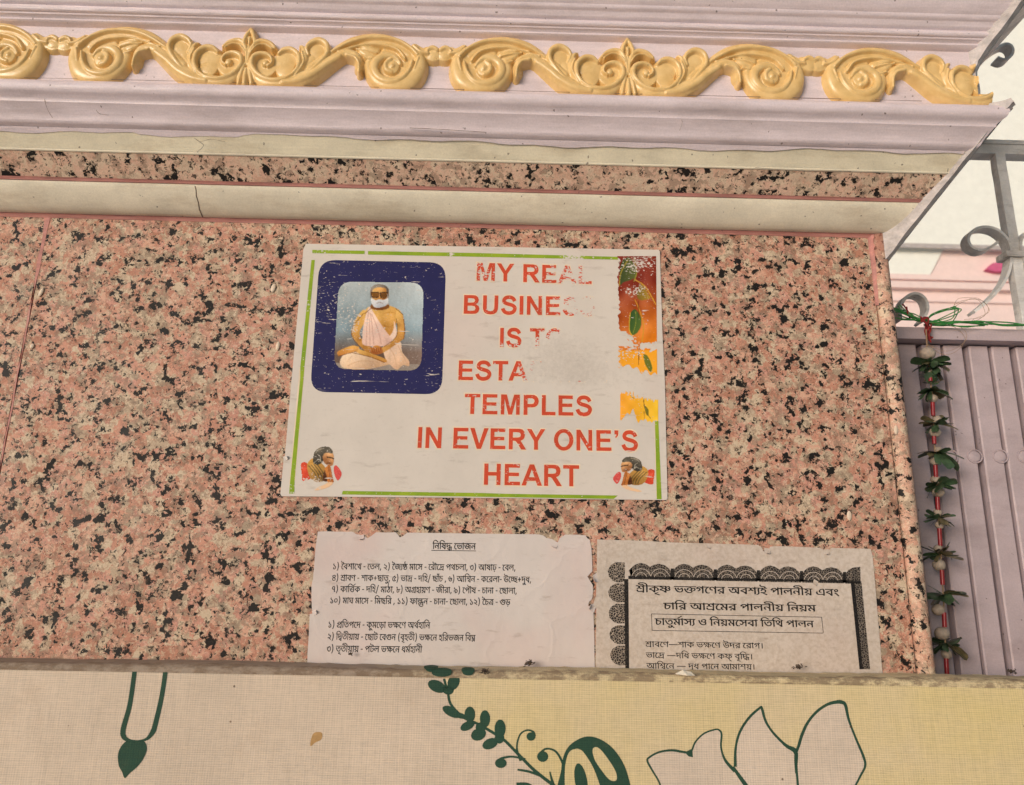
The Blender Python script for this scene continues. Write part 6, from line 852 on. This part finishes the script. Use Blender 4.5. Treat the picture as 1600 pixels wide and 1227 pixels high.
flat('border_rule', [[[N2(206, 233), N2(700, 244), N2(1416, 257), N2(1416, 272), N2(1100, 262), N2(700, 257), N2(240, 250), N2(206, 250)]]]+[[[N2(x-8, 190+sl(x)), N2(x+8, 190+sl(x)), N2(x+12, 246+sl(x)), N2(x-12, 246+sl(x))]] for x in (435, 659, 883, 1108, 1332)], -.00142, M['black_worn'], nt2)
lefts = []
for y0, y1, dx in ((162, 268, 0), (272, 372, 2), (378, 482, 4), (490, 590, 8), (596, 700, 12)):
    h_ = y1-y0; lefts.append([[N2(dx+a, y0+b*h_) for a, b in [(188, 0.02), (140, 0), (112, .16), (99, .42), (104, .7), (126, .92), (150, 1), (188, .98)]]])
flat('lace_border', lefts, -.00137, M['lace_pale'], nt2)
flat('border_rule', [[[N2(184, 250), N2(206, 250), N2(208, 470), N2(210, 720), N2(190, 720), N2(187, 470)]]], -.00142, M['black_worn'], nt2)
flat('lace_border', [[[N2(1366, 268), N2(1420, 262), N2(1466, 720), N2(1414, 720)]]], -.00137, M['lace'], nt2)
flat('border_rule', [[[N2(1364, 268), N2(1384, 268), N2(1428, 720), N2(1410, 720)]]], -.00142, M['black'], nt2)
def arcs():
    o = []
    for x in (214, 438, 662, 887, 1112):
        for c in (.27, .72):
            for r in (24, 40):
                pts = [N2(x+218*c+r*1.25*math.cos(t), 246+sl(x)-r*1.25*math.sin(t)) for t in np.linspace(.25, 2.9, 12)]; rv, rf = ribbon(pts, .8); o.append((rv, rf))
    return o
mb = MB()
for rv, rf in arcs(): mb.add([at(p[0], p[1], -.00147) for p in rv], rf)
mb.build('lace_arcs', M['paper_brown'], nt2)

def flap(px, py, L, W, ang, m, par, y0):
    c = at(px, py, y0); d = np.array([math.cos(R(ang)), 0, math.sin(R(ang))]); s = np.array([-d[2], 0, d[0]]); V = []; F = []
    for i, t in enumerate(np.linspace(0, 1, 7)):
        w_ = W*(1-.55*t)*(1+.15*math.sin(5*t)); p = c+d*L*math.sin(1.9*t)/1.2+np.array([0, -L*.42*(1-math.cos(1.9*t)), 0])
        V += [p-s*w_, p+s*w_*.8]
        if i: F.append((2*i-2, 2*i-1, 2*i+1, 2*i))
    mk('torn_flap', V, F, m, par, 180)
for q in ((936, 902, .008, .005, 210), (868, 848, .007, .004, 250), (564, 836, .006, .004, 280), (930, 952, .008, .0045, 160), (488, 958, .006, .003, 20)): flap(*q, M['paper_white'], nt1, -.00105)
for q in ((1200, 857, .007, .004, 260), (1290, 859, .006, .004, 285), (1276, 907, .007, .0028, 240), (1108, 851, .005, .003, 260)): flap(*q, M['paper_brown'], nt2, -.0014)
flap(443, 717, .006, .003, 20, M['sign_paper'], sign, -.0015)
# ------------------------------------------------------------------ woven banner in front, folded over the top of its frame
YB = -.06
zb_, zf_ = at(800, 1041.5, -.004)[2], at(800, 1053, YB)[2]
ban = root('printed_banner', 'cream and yellow woven cloth banner with green leaf ornaments, along the bottom', 'banner', loc=(0, YB, -1.5))
und = lambda x, z: .0011*math.sin(x*7+z*9+1)+.0008*math.sin(x*13-z*21+2)+.0006*math.sin(z*34+x*4)
gx = np.linspace(-1.0, 1.2, 90); gz = np.linspace(-.55, zf_-.004, 36); V = [(x, YB+und(x, z), z) for z in gz for x in gx]; n_ = len(gx)
F = [(j*n_+i, j*n_+i+1, (j+1)*n_+i+1, (j+1)*n_+i) for j in range(len(gz)-1) for i in range(n_-1)]
child(mk('banner_cloth', V, F, M['cloth'], None, 180), ban)
V = []; F = []; gx2 = np.linspace(-1.0, 1.2, 320); prof = []
for i, x in enumerate(gx2):
    w1 = .0007*math.sin(x*17)+random.gauss(0, .0003); w2 = random.gauss(0, .0003)
    q = [(YB+und(x, zf_-.004)-.0003, zf_-.0048), (YB-.0014, zf_-.0018+w2), (YB+.0006, zf_+.0012+w2), (YB+.006, zf_+.0026+w1), (YB+.018, zf_+.0030+w1*1.5), (YB+.032, (zf_+zb_)/2+.002+w1), (-.012, zb_-.0006+w2), (-.0045, zb_+w1)]
    V += [(x, a, b) for a, b in q]; K = len(q)
    if i: F += [(K*i-K+k, K*i-K+k+1, K*i+k+1, K*i+k) for k in range(K-1)]
child(mk('folded_edge', V, F, M['cloth_dirty'], None, 180), ban)
child(MB().box(-1.0, 1.2, YB+.012, -.008, -1.5, zb_-.008).build('frame_board', M['core']), ban)
fz = zf_-.0042
def on_cloth(name, shapes, lift, m):
    """prints follow the cloth: triangles are split until small, then laid on it"""
    bm = bmesh.new()
    for vs, fs in shapes:
        bv = [bm.verts.new((a, 0, b)) for a, b in vs]
        for f in fs:
            try: bm.faces.new([bv[i] for i in f])
            except ValueError: pass
    bmesh.ops.triangulate(bm, faces=bm.faces[:])
    for _ in range(5):
        e = [q for q in bm.edges if q.calc_length() > .016]
        if not e: break
        bmesh.ops.subdivide_edges(bm, edges=e, cuts=1); bmesh.ops.triangulate(bm, faces=[f for f in bm.faces if len(f.verts) > 3])
    for v in bm.verts:
        v.co.z = min(v.co.z, fz); v.co.y = YB+und(v.co.x, v.co.z)-lift
    bmesh.ops.recalc_face_normals(bm, faces=bm.faces[:])
    if bm.faces and sum(f.normal.y*f.calc_area() for f in bm.faces) > 0: bmesh.ops.reverse_faces(bm, faces=bm.faces[:])
    me = bpy.data.meshes.new(name); bm.to_mesh(me); bm.free(); me.materials.append(m); o = bpy.data.objects.new(name, me); COL.objects.link(o)
    return child(o, ban)
def c2(pts): return [(q[0], q[2]) for q in (at(px, py, YB) for px, py in pts)]
def shp(pts, smooth=False): return fill([c2([tuple(p) for p in (spline(pts, 5, True) if smooth else pts)])])
def strk(pts, wd):
    q = spline(pts, 6); ws = np.interp(np.linspace(0, 1, len(q)), np.linspace(0, 1, len(wd) if hasattr(wd, '__len__') else 2), wd if hasattr(wd, '__len__') else [wd, wd])
    rv, rf = ribbon(q, ws); return c2([tuple(p) for p in rv]), rf
B6 = lambda L: [(530+.3375*a, 1000+.3375*b) for a, b in L]
B7 = lambda L: [(1060+.3375*a, 1000+.3375*b) for a, b in L]
B5 = lambda L: [(.3375*a, 1000+.3375*b) for a, b in L]
vine = B6([(445, 60), (440, 120), (485, 180), (502, 240), (518, 300), (575, 358), (640, 388), (700, 422), (762, 462), (830, 530), (905, 605), (1000, 680), (1100, 760), (1200, 850)])
vl = [tuple(p) for p in spline(vine, 5)]
on_cloth('yellow_field', [fill([c2(vl+[(2000, 1290), (2000, 1020)])])], .00012, M['cloth_yellow'])
P3 = B7([(800, 720), (820, 680), (845, 630), (866, 585), (858, 540), (820, 450), (790, 370), (775, 305), (760, 290), (735, 288), (690, 300), (640, 335), (600, 385), (575, 440), (560, 490), (545, 540), (548, 620), (560, 720)])
P2 = B7([(560, 720), (550, 600), (545, 520), (500, 490), (440, 430), (405, 375), (388, 318), (378, 316), (330, 360), (288, 425), (268, 500), (266, 590), (330, 720)])
P1 = [(1170, 1240)]+B7([(265, 610), (220, 560), (200, 500), (202, 440), (192, 420), (172, 416), (120, 435), (80, 475), (60, 520)])+[(1070, 1176), (1050, 1173), (1030, 1176), (1015, 1184), (1012, 1190), (1020, 1205), (1030, 1222), (1036, 1240)]
on_cloth('petal_print', [shp(P3), shp(P2), shp(P1)], .00022, M['cloth_petal'])
gs = []
gs += [strk(P3[1:-1], [3, 3.5, 4, 3.2, 5, 6.2, 4.5, 4.2, 5, 4.5, 3]), strk(P2[:-1], [4, 3.5, 7.5, 4, 3.5, 4.2, 3.6, 4, 4, 3.6, 5]), strk(P1[1:], [6, 3, 3, 2.6, 2.6, 3, 4, 3, 3.2, 2.8, 2.8]), shp(B7([(30, 522), (66, 505), (70, 545), (50, 542)])), strk(B7([(255, 590), (290, 640), (340, 710)]), [4, 6, 7])]
on_cloth('lotus_outline', gs, .00034, M['cloth_green'])
vs_list = [strk(vine[2:12], [3.5, 4, 4.2, 4.2, 4.5, 4.5, 4.8, 5.5])]
for q in [(455, 135, 58, 26, 12), (600, 138, 34, 16, 5), (452, 215, 44, 27, 25), (530, 195, 27, 38, 20), (505, 232, 26, 22, 0), (520, 333, 46, 22, 28), (560, 350, 30, 13, 18), (605, 345, 25, 37, 0), (594, 397, 36, 20, -28), (675, 365, 24, 40, 0), (645, 437, 36, 28, -25), (655, 405, 24, 24, 0), (745, 410, 26, 42, 0), (742, 452, 22, 28, 0), (699, 480, 38, 24, -24)]:
    vs_list.append(shp(oval(530+.3375*q[0], 1000+.3375*q[1], .3375*q[2], .3375*q[3], q[4], 18)))
for q in [(888, 447, 21, 20), (748, 570, 27, 23), (942, 540, 26, 25)]: vs_list.append(shp(oval(530+.3375*q[0], 1000+.3375*q[1], .3375*q[2], .3375*q[3], 0, 18)))
vs_list += [strk(B6([(840, 560), (822, 500), (836, 440), (868, 418), (898, 425), (905, 445)]), [4, 2.6, 2.6, 3, 4]), strk(B6([(862, 552), (800, 540), (752, 548), (735, 562)]), [3.2, 3, 4, 4]), strk(B6([(930, 525), (958, 504), (1000, 515), (1030, 560), (1048, 620), (1055, 700)]), [4, 3, 3.4, 4, 4]), strk(B6([(930, 628), (880, 610), (825, 600)]), [4, 4, 3]), strk(B6([(820, 668), (870, 668), (910, 690)]), [6, 5, 4]), strk(B6([(975, 610), (985, 650), (1000, 690)]), [2, 4, 4])]
on_cloth('vine_print', vs_list, .00034, M['cloth_green'])
on_cloth('paisley_print', [shp(B6([(1030, 760), (1028, 600), (1048, 515), (1090, 470), (1150, 447), (1212, 462), (1272, 508), (1322, 585), (1352, 690), (1356, 760)]), True)], .00046, M['cloth_green'])
on_cloth('paisley_inner', [shp(B6([(1046, 700), (1046, 590), (1062, 525), (1092, 505), (1122, 512), (1152, 550), (1182, 605), (1210, 690), (1200, 740), (1060, 740)]), True), shp(B6([(1174, 505), (1200, 500), (1240, 545), (1280, 610), (1284, 650), (1252, 648), (1212, 600), (1182, 552)]), True)], .00056, M['cloth_yellow'])
on_cloth('paisley_inner', [shp(oval(530+.3375*1120, 1000+.3375*655, .3375*29, .3375*85, -10))], .00066, M['cloth_green'])
on_cloth('pendant_print', [strk(B5([(632, 100), (624, 160), (602, 300), (572, 410), (574, 448), (600, 466), (640, 468), (680, 458), (708, 425), (722, 380), (748, 270), (768, 150), (772, 100)]), [6.5, 7, 7.2, 8, 8, 5, 2.5, 4.5, 8, 7.6, 7.2, 7, 6.5]), shp(B5([(590, 466), (562, 492), (547, 530), (550, 580), (566, 612), (578, 640), (600, 618), (635, 588), (664, 550), (679, 512), (677, 484), (662, 466), (640, 470), (615, 471)]), True)], .00034, M['cloth_green'])
on_cloth('stain_spot', [shp(B5([(1455, 430), (1490, 430), (1488, 460), (1460, 475), (1438, 492), (1440, 460)]), True)], .0002, simple('tan_stain', (190, 150, 98), .8))
# the vine and pendant continue on the fold
def fold_pt(x, s):
    yy = np.interp(s, [0, .2, .35, .6, 1], [YB-.0022, YB-.0024, YB-.0002, YB+.006, YB+.020]); z = np.interp(s, [0, .2, .35, .6, 1], [zf_-.0046, zf_-.0018, zf_+.0020, zf_+.0040, zf_+.0046])
    return (x, yy, z+.0006)
bm = bmesh.new()
for (px, s0, rx, rs) in ((672, .62, 11, .36), (690, .28, 15, .26), (731, .40, 10, .26)):
    c = at(px, 1056, YB)[0]; vs = [bm.verts.new((c+q[0]*.00064, q[1], 0)) for q in oval(0, 0, rx, rs, 0, 20)]; 
    for v in vs: v.co.y += s0
    bm.faces.new(vs)
bmesh.ops.triangulate(bm, faces=bm.faces[:])
for _ in range(3): bmesh.ops.subdivide_edges(bm, edges=bm.edges[:], cuts=1); bmesh.ops.triangulate(bm, faces=[f for f in bm.faces if len(f.verts) > 3])
for v in bm.verts: v.co = fold_pt(v.co.x, min(1, max(0, v.co.y)))
me = bpy.data.meshes.new('vine_print'); bm.to_mesh(me); bm.free(); me.materials.append(M['cloth_green']); o = bpy.data.objects.new('vine_print', me); COL.objects.link(o); child(o, ban)

# ------------------------------------------------------------------ scraps, dust and rice
t = root('paper_scrap', 'small white torn paper scrap on the folded banner edge under the lace notice', 'scrap')
s_ = at(1070, 1052, YB-.003); mb = MB().add([s_+np.array(q) for q in [(-.009, .0, -.001), (-.002, -.002, .0025), (.006, -.001, .001), (.010, 0, -.0022), (.002, -.003, -.002), (-.009, .001, -.0006), (-.002, -.001, .0031), (.006, 0, .0016), (.010, .001, -.0016), (.002, -.002, -.0014)]], [(0, 1, 2, 3, 4), (9, 8, 7, 6, 5), (0, 5, 6, 1), (1, 6, 7, 2), (2, 7, 8, 3), (3, 8, 9, 4), (4, 9, 5, 0)])
mb.build('torn_flake', M['scrap'], t)
def fluff(px, py, r, label, y=-.03, n=26):
    c = at(px, py, y); mb = MB()
    for _ in range(n):
        p = c+RNG.normal(0, r*.7, 3)*(1.2, .5, .6); q = [p]
        for k in range(5): q.append(q[-1]+RNG.normal(0, r*.22, 3)*(1.4, .5, .7))
        mb.tube(q, .00035, 4)
    mb.ell(c, r*.7, r*.5, r*.6, 8, 6, .35)
    tag(mb.build('dust_clump', M['dust']), label, 'dust', 'dust clumps on the banner edge')
fluff(828, 1036, .0030, 'dark fluffy dust clump on the banner edge under the white notice right part', -.012)
fluff(758, 1049, .0022, 'flat dark dust clump on the fold right of the vine tip', -.062)
fluff(1248, 1042, .0030, 'brown dust clump on the banner edge under the lace notice right part', -.014, 18)
fluff(1580, 1049, .0026, 'dust clump on the banner edge before the mauve gate', -.05, 16)
fluff(548, 1022, .0016, 'stringy dust clump before the third list line of the white notice', -.008, 12)
for px, py, a, lb in [(427, 450, 80, 'dried rice grain on granite left of the sign upper edge'), (434, 541, 86, 'dried rice grain on granite beside the sign left edge, level with the portrait knee'), (1327, 806, 88, 'dried rice grain on granite above the lace notice right half'), (1383, 455, 84, 'dried rice grain at the upper right end of the granite'), (50, 541, 70, 'tiny dried rice grain at the far left beside the grout joint'), (64, 457, 75, 'dried rice grain right of the grout joint upper part'), (1400, 672, 86, 'dried rice grain on the rounded granite edge')]:
    c = at(px, py, -.0012 if px < 1390 else -.0055); o = MB().ell((0, 0, 0), .0022+.0006*random.random(), .0012, .0054 if px not in (50,) else .003).build('rice_grain', M['rice'], None, 180)
    o.location = c; o.rotation_euler = (0, R(90-a), 0); tag(o, lb, 'rice grain', 'rice grains stuck to the granite')

# ------------------------------------------------------------------ mauve gate with wrought iron panel
YG = .11
gate = root('metal_gate', 'mauve slatted metal gate with silver wrought iron scrolls, right of the pier', 'gate', loc=(.75, YG, -1.5))
zr0, zr1 = at(1500, 531, YG-.02)[2], at(1500, 513, YG-.02)[2]
child(MB().box(.47, 1.35, YG-.020, YG+.02, zr0, zr1).build('gate_rail', M['gate']), gate)
zs0 = at(1500, 540, YG)[2]
edges = [(1403, 1431.5, 540), (1440.5, 1470, 540), (1474.5, 1503.5, 540), (1513.5, 1543.5, 540), (1549, 1577, 540), (1587, 1617, 540), (1622, 1650, 540), (1660, 1690, 540)]
def slat(a, b, dep):
    x0, x1 = at(a, 540, YG-.002)[0], at(b, 540, YG-.002)[0]; e = .0016; z0, z1 = -1.45, zr0+.004; f = YG-.002; bk = YG+.026
    pr_ = [(x0, bk), (x0, f+e), (x0+e, f), (x1-e, f), (x1, f+e), (x1, bk)]; zz = np.linspace(z0, z1-.006, 12)
    V = [(x, y, z) for z in zz for x, y in pr_]; F = [(i*6+k, i*6+k+1, (i+1)*6+k+1, (i+1)*6+k) for i in range(11) for k in range(5)]
    F.append(tuple(range(66, 72)))
    return child(mk('gate_slat', V, F, M['gate'], None, 30), gate)
sl_ob = [slat(a, b, 0) for a, b, _ in edges]
child(MB().box(.46, 1.35, YG+.0265, YG+.030, -1.45, zr0+.002).build('back_sheet', M['gate_gap_shade']), gate)  # backing behind the slats, coloured dark for the shade in the gaps
for px in (1486, 1524, 1564, 1602):
    c = at(px, 713, YG-.003); mb = MB(); ring = [(c[0]+.0090*math.cos(a), YG-.0022, c[2]+.0082*math.sin(a)) for a in np.linspace(0, 2*math.pi, 25)]; mb.tube(ring, .0011, 6, False)
    mb.ell((c[0], YG-.0016, c[2]), .0078, .0016, .0070, 16, 8); child(mb.build('embossed_boss', M['gate'], None, 60), gate)
child(MB().box(.465, 1.35, YG-.006, YG+.012, at(1560, 244, YG)[2], at(1560, 230, YG)[2]).build('iron_rail', M['iron']), gate)
child(MB().box(.465, 1.35, YG-.008, YG+.014, at(1560, 230, YG)[2]+.0005, at(1560, 224, YG)[2]+.0005).build('iron_rail', M['iron']), gate)
G2 = lambda L, y=YG: [at(1340+.2772*a, 180+.2772*b, y) for a, b in L]
xb0 = at(1583, 400, YG)[0]; xw_ = .0066
for z0_, z1_ in ((zr1, at(1560, 244, YG)[2]),):
    mb = MB(); zc_ = np.linspace(z0_+.0004, z1_-.0004, 14)
    V = []; F = []
    for i, z in enumerate(zc_):
        j = random.gauss(0, .0002); V += [(xb0-xw_+j, YG-.0066, z), (xb0+xw_+j, YG-.0066, z), (xb0+xw_+j, YG+.0066, z), (xb0-xw_+j, YG+.0066, z)]
        if i: F += [(4*i-4+k, 4*i-4+(k+1) % 4, 4*i+(k+1) % 4, 4*i+k) for k in range(4)]
    child(mk('iron_bar', V, F, M['iron']), gate)
xs2 = xb0+.145
for z0_, z1_ in ((zr1, at(1560, 244, YG)[2]),): child(MB().box(xs2-xw_, xs2+xw_, YG-.0066, YG+.0066, z0_+.0004, z1_-.0004).build('iron_bar', M['iron']), gate)
sc1 = G2([(772, 728), (725, 762), (670, 775), (622, 752), (606, 708), (638, 662), (700, 645), (765, 660), (815, 700), (842, 755), (846, 830), (828, 910), (785, 985), (720, 1055), (640, 1120)])
sq = [p for p in spline(sc1, 6)]
child(MB().bar(sq, .0018, .0085).build('iron_scroll', M['iron'], None, 40), gate)
mir = [np.array([2*xb0-p[0], p[1], p[2]]) for p in sq]; child(MB().bar(mir, .0018, .0085).build('iron_scroll', M['iron'], None, 40), gate)
cc = G2([(866, 800)])[0]; child(MB().box(cc[0]-.0135, cc[0]+.0135, YG-.0115, YG+.0115, cc[2]-.004, cc[2]+.004).build('iron_collar', M['iron']), gate)
rg = G2([(228, 1165), (226, 1100), (256, 1040), (308, 1018), (358, 1040), (378, 1095), (362, 1148), (340, 1178)]); child(MB().bar([p for p in spline(rg, 6)], .0018, .0085).build('iron_scroll', M['iron'], None, 40), gate)
z3 = lambda L: [at(1060+.3375*a, .3375*b, YG) for a, b in L]
child(MB().bar([p for p in spline(z3([(1462, 282), (1492, 292), (1520, 280), (1534, 256), (1526, 230), (1500, 220), (1465, 236), (1430, 262), (1380, 300), (1320, 330)]), 6)], .0018, .0085).build('iron_scroll', M['iron'], None, 40), gate)

# ------------------------------------------------------------------ garland hanging from the gate rail
gar = root('hanging_garland', 'garland of chalky beads, red straws and green foil leaf tufts hanging on the gate', 'garland', loc=tuple(at(1447, 515, YG-.032)))
YL = YG-.034
tr_ = lambda y: float(np.interp(y, [515, 553, 622, 720, 800, 863, 931, 1005, 1060], [1447, 1449, 1457, 1461, 1466, 1470, 1474, 1477, 1480]))
th = [at(tr_(y), y, YL) for y in np.linspace(515, 1075, 60)]
child(MB().tube(th, .0009, 6).build('thread', M['tan_thread']), gar)
for px, py, r in [(1449, 553, 13.5), (1454, 581, 7), (1457, 623, 8.5), (1464, 656, 7.5), (1461, 676, 9), (1466, 703, 6), (1461, 721, 9), (1462, 750, 8), (1466, 769, 9.5), (1465, 801, 7), (1468, 821, 7.5), (1466, 857, 7), (1467, 883, 10), (1466, 953, 9.5), (1472, 990, 11), (1479, 1022, 8.5)]:
    c = at(px, py, YL); k = r*.00072
    child(MB().ell(c, k*random.uniform(.95, 1.08), k, k*random.uniform(.85, .98), 16, 10, .02).build('bead', M['bead'], None, 180), gar)
for y0, y1 in [(583, 596), (629, 650), (682, 694), (727, 746), (777, 797), (826, 853), (891, 914), (957, 980), (1029, 1075)]:
    q = [at(tr_(y), y, YL-.003) for y in np.linspace(y0, y1, 5)]; child(MB().tube(q, .0025, 10).build('straw', M['straw'], None, 40), gar)
def tuft(px, py, size, n, spread, seed, brown=.2, off=0):
    rg_ = random.Random(seed); c = at(px, py, YL); mbs = {False: MB(), True: MB()}
    for k in range(n):
        a = 2*math.pi*(k+rg_.uniform(-.3, .3))/n; el = rg_.uniform(-spread, spread)+off; L = size*.00078*rg_.uniform(.6, 1.2); W = L*rg_.uniform(.16, .24)
        d = np.array([math.cos(a)*math.cos(el), math.sin(a)*math.cos(el)*.8-.12, math.sin(el)]); s_ = np.cross(d, (0, 0, 1)); s_ /= np.linalg.norm(s_)+1e-9; up = np.cross(s_, d)
        s_ = s_*math.cos(rg_.uniform(-.7, .7))+up*math.sin(rg_.uniform(-.9, .9)); bend = rg_.uniform(-.55, .15)
        V = []
        for t_, w_ in ((0.02, .25), (.3, .8), (.65, 1.), (.92, .95), (1., .5)):
            p = c+d*L*t_+up*bend*L*t_*t_; V += [p-s_*W*w_, p+up*W*.22, p+s_*W*w_]
        F = []
        for j in range(4):
            for q in (0, 1): F.append((3*j+q, 3*j+q+1, 3*j+4+q, 3*j+3+q))
        mbs[rg_.random() < brown].add(V, F)
    for b, mb in mbs.items():
        if mb.v: child(mb.build('leaf_tuft', M['leaf_brown'] if b else M['leaf'], None, 60), gar)
for i, q in enumerate([(1453, 567, 30, 15, .25, .1, -.1), (1456, 575, 24, 8, .5, .15, -.5), (1454, 611, 29, 10, .45, .2, -.1), (1456, 600, 20, 4, .8, .2, .6), (1463, 663, 26, 10, .7, .25, .1), (1463, 708, 30, 11, .6, .3, -.25), (1466, 758, 27, 12, .4, .1, 0), (1468, 810, 24, 11, .6, .3, 0), (1470, 866, 31, 10, .55, .5, .2), (1475, 930, 30, 11, .55, .3, 0), (1477, 1006, 32, 12, .6, .4, .1)]):
    tuft(q[0], q[1], q[2], q[3]+7, q[4], 40+i, q[5], q[6])

# ------------------------------------------------------------------ twine and red thread knotted on the rail
def strands(n, path, jx, jy, y, r, seed):
    g_ = np.random.default_rng(seed); mb = MB()
    for k in range(n):
        pts = [at(px+g_.normal(0, jx), py+g_.normal(0, jy), y+g_.normal(0, .004)) for px, py in path]; mb.tube(spline(pts, 6), r, 5)
    return mb
tw = strands(4, [(1395, 480), (1420, 488), (1445, 502), (1480, 504), (1530, 503), (1570, 507), (1620, 509), (1680, 508)], 5, 1.5, YG-.026, .0009, 3)
for v in (strands(4, [(1408, 496), (1440, 500), (1462, 492), (1490, 482), (1500, 486), (1480, 500), (1450, 506)], 6, 3, YG-.024, .0007, 5), strands(5, [(1402, 484), (1425, 494), (1450, 503), (1470, 506), (1505, 505), (1540, 508)], 6, 2.5, YG-.026, .0008, 9)): tw.add(v.v, v.f)
tag(tw.build('green_twine', M['green_twine'], None, 60), 'tangled green nylon twine lying along the gate rail', 'twine')
rt = strands(7, [(1437, 498), (1446, 500), (1452, 510), (1450, 522), (1455, 530)], 3, 2.5, YG-.03, .0011, 6); v = strands(3, [(1414, 478), (1417, 488), (1424, 497)], 2, 2, YG-.026, .0009, 8); rt.add(v.v, v.f)
tag(rt.build('red_thread', M['red_thread'], None, 60), 'red thread knotted round the gate rail above the garland', 'thread')
lt = strands(3, [(1490, 478), (1500, 468), (1530, 470), (1542, 486), (1530, 498), (1512, 500)], 4, 3, YG-.02, .00025, 12); v = strands(2, [(1450, 506), (1500, 512), (1508, 530), (1495, 545), (1470, 548), (1450, 540)], 3, 2, YG-.03, .00025, 14); lt.add(v.v, v.f)
tag(lt.build('loose_fibre', M['tan_thread'], None, 60), 'fine tan fibres curling above the green twine', 'fibre')

# ------------------------------------------------------------------ neighbouring building across the lane
YN = 4.0
nb = root('neighbouring_building', 'pale blurred building with white balcony front and pink wall beyond the gate', 'building', loc=(5, YN, -1.5))
zf = at(1500, 386, YN-.06)[2]
child(MB().box(1.2, 9, YN, YN+3, -1.5, 7).build('pink_wall', M['pink_wall']), nb)
child(MB().box(1.2, 9, YN-.06, YN-.002, zf, 7.2).build('balcony_front', M['white_wall']), nb)
child(MB().box(1.2, 9, YN-.075, YN-.061, zf-.02, zf+.012).build('drip_edge', M['silver']), nb)
z_ = lambda py: at(1500, py, YN)[2]
for a, b, d in ((433, 441, .03), (446, 456, .05), (470, 474, .02)): child(MB().box(1.2, 9, YN-d, YN-.002, z_(b), z_(a)).build('cornice_band', M['pink_wall']), nb)
q = [at(1340+.2772*a, 180+.2772*b, YN-.012) for a, b in [(100, 752), (486, 752), (405, 908), (100, 908)]]
child(MB().add(q+[p+np.array([0, .010, 0]) for p in q], [(0, 1, 2, 3), (0, 4, 5, 1), (1, 5, 6, 2), (2, 6, 7, 3), (3, 7, 4, 0)]).build('sunlit_patch', M['white_wall']), nb)  # sunlit patch on the pink wall, drawn as a thin white slab
for L in ([(725, 868), (760, 835), (830, 822), (880, 835), (930, 815), (1000, 830), (1000, 890), (940, 880), (890, 860), (850, 880), (780, 882)], [(880, 760), (940, 752), (1000, 760), (1000, 790), (920, 785)]):
    q = [at(1340+.2772*a, 180+.2772*b, YN-.04) for a, b in L]; K = len(q); vs, tr = fill([[(p[0], p[2]) for p in q]])
    child(MB().add([(x, YN-.04, z) for x, z in vs]+[(x, YN-.003, z) for x, z in vs], list(tr)+[(i, (i+1) % K, K+(i+1) % K, K+i) for i in range(K)]).build('painted_relief', M['magenta']), nb)

# ------------------------------------------------------------------ pieces of parts, and roots moved to the foot of their things
def kids(r, n): return [o for o in r.children if o.name.split('.')[0] == n]
def nest(o, p): o.parent = p; o.matrix_parent_inverse = Matrix.Identity(4)
nest(kids(sign, 'portrait_picture')[0], kids(sign, 'portrait_frame')[0])
st_ = kids(sign, 'border_stripe')
for o, p in zip(kids(sign, 'border_halo'), (st_[1], st_[3])): nest(o, p)
for o, p in zip(kids(sign, 'motto_outline'), kids(sign, 'motto_lettering')): nest(o, p)
nest(kids(nt2, 'lace_arcs')[0], kids(nt2, 'lace_border')[0]); nest(kids(nt1, 'title_underline')[0], kids(nt1, 'notice_lettering')[0]); nest(kids(nt2, 'text_box')[0], kids(nt2, 'notice_lettering')[2])
for o in kids(ban, 'paisley_inner'): nest(o, kids(ban, 'paisley_print')[0])
nest(kids(ban, 'lotus_outline')[0], kids(ban, 'petal_print')[0])
bpy.context.view_layer.update()
for r in (sign, nt1, nt2, t):
    pts = [r.matrix_world.inverted() @ (c.matrix_world @ Vector(q)) for c in r.children for q in c.bound_box]
    L = Vector(((min(p.x for p in pts)+max(p.x for p in pts))/2, 0, min(p.z for p in pts)))
    r.location = L
    for c in r.children: c.matrix_parent_inverse = Matrix.Translation(-L)
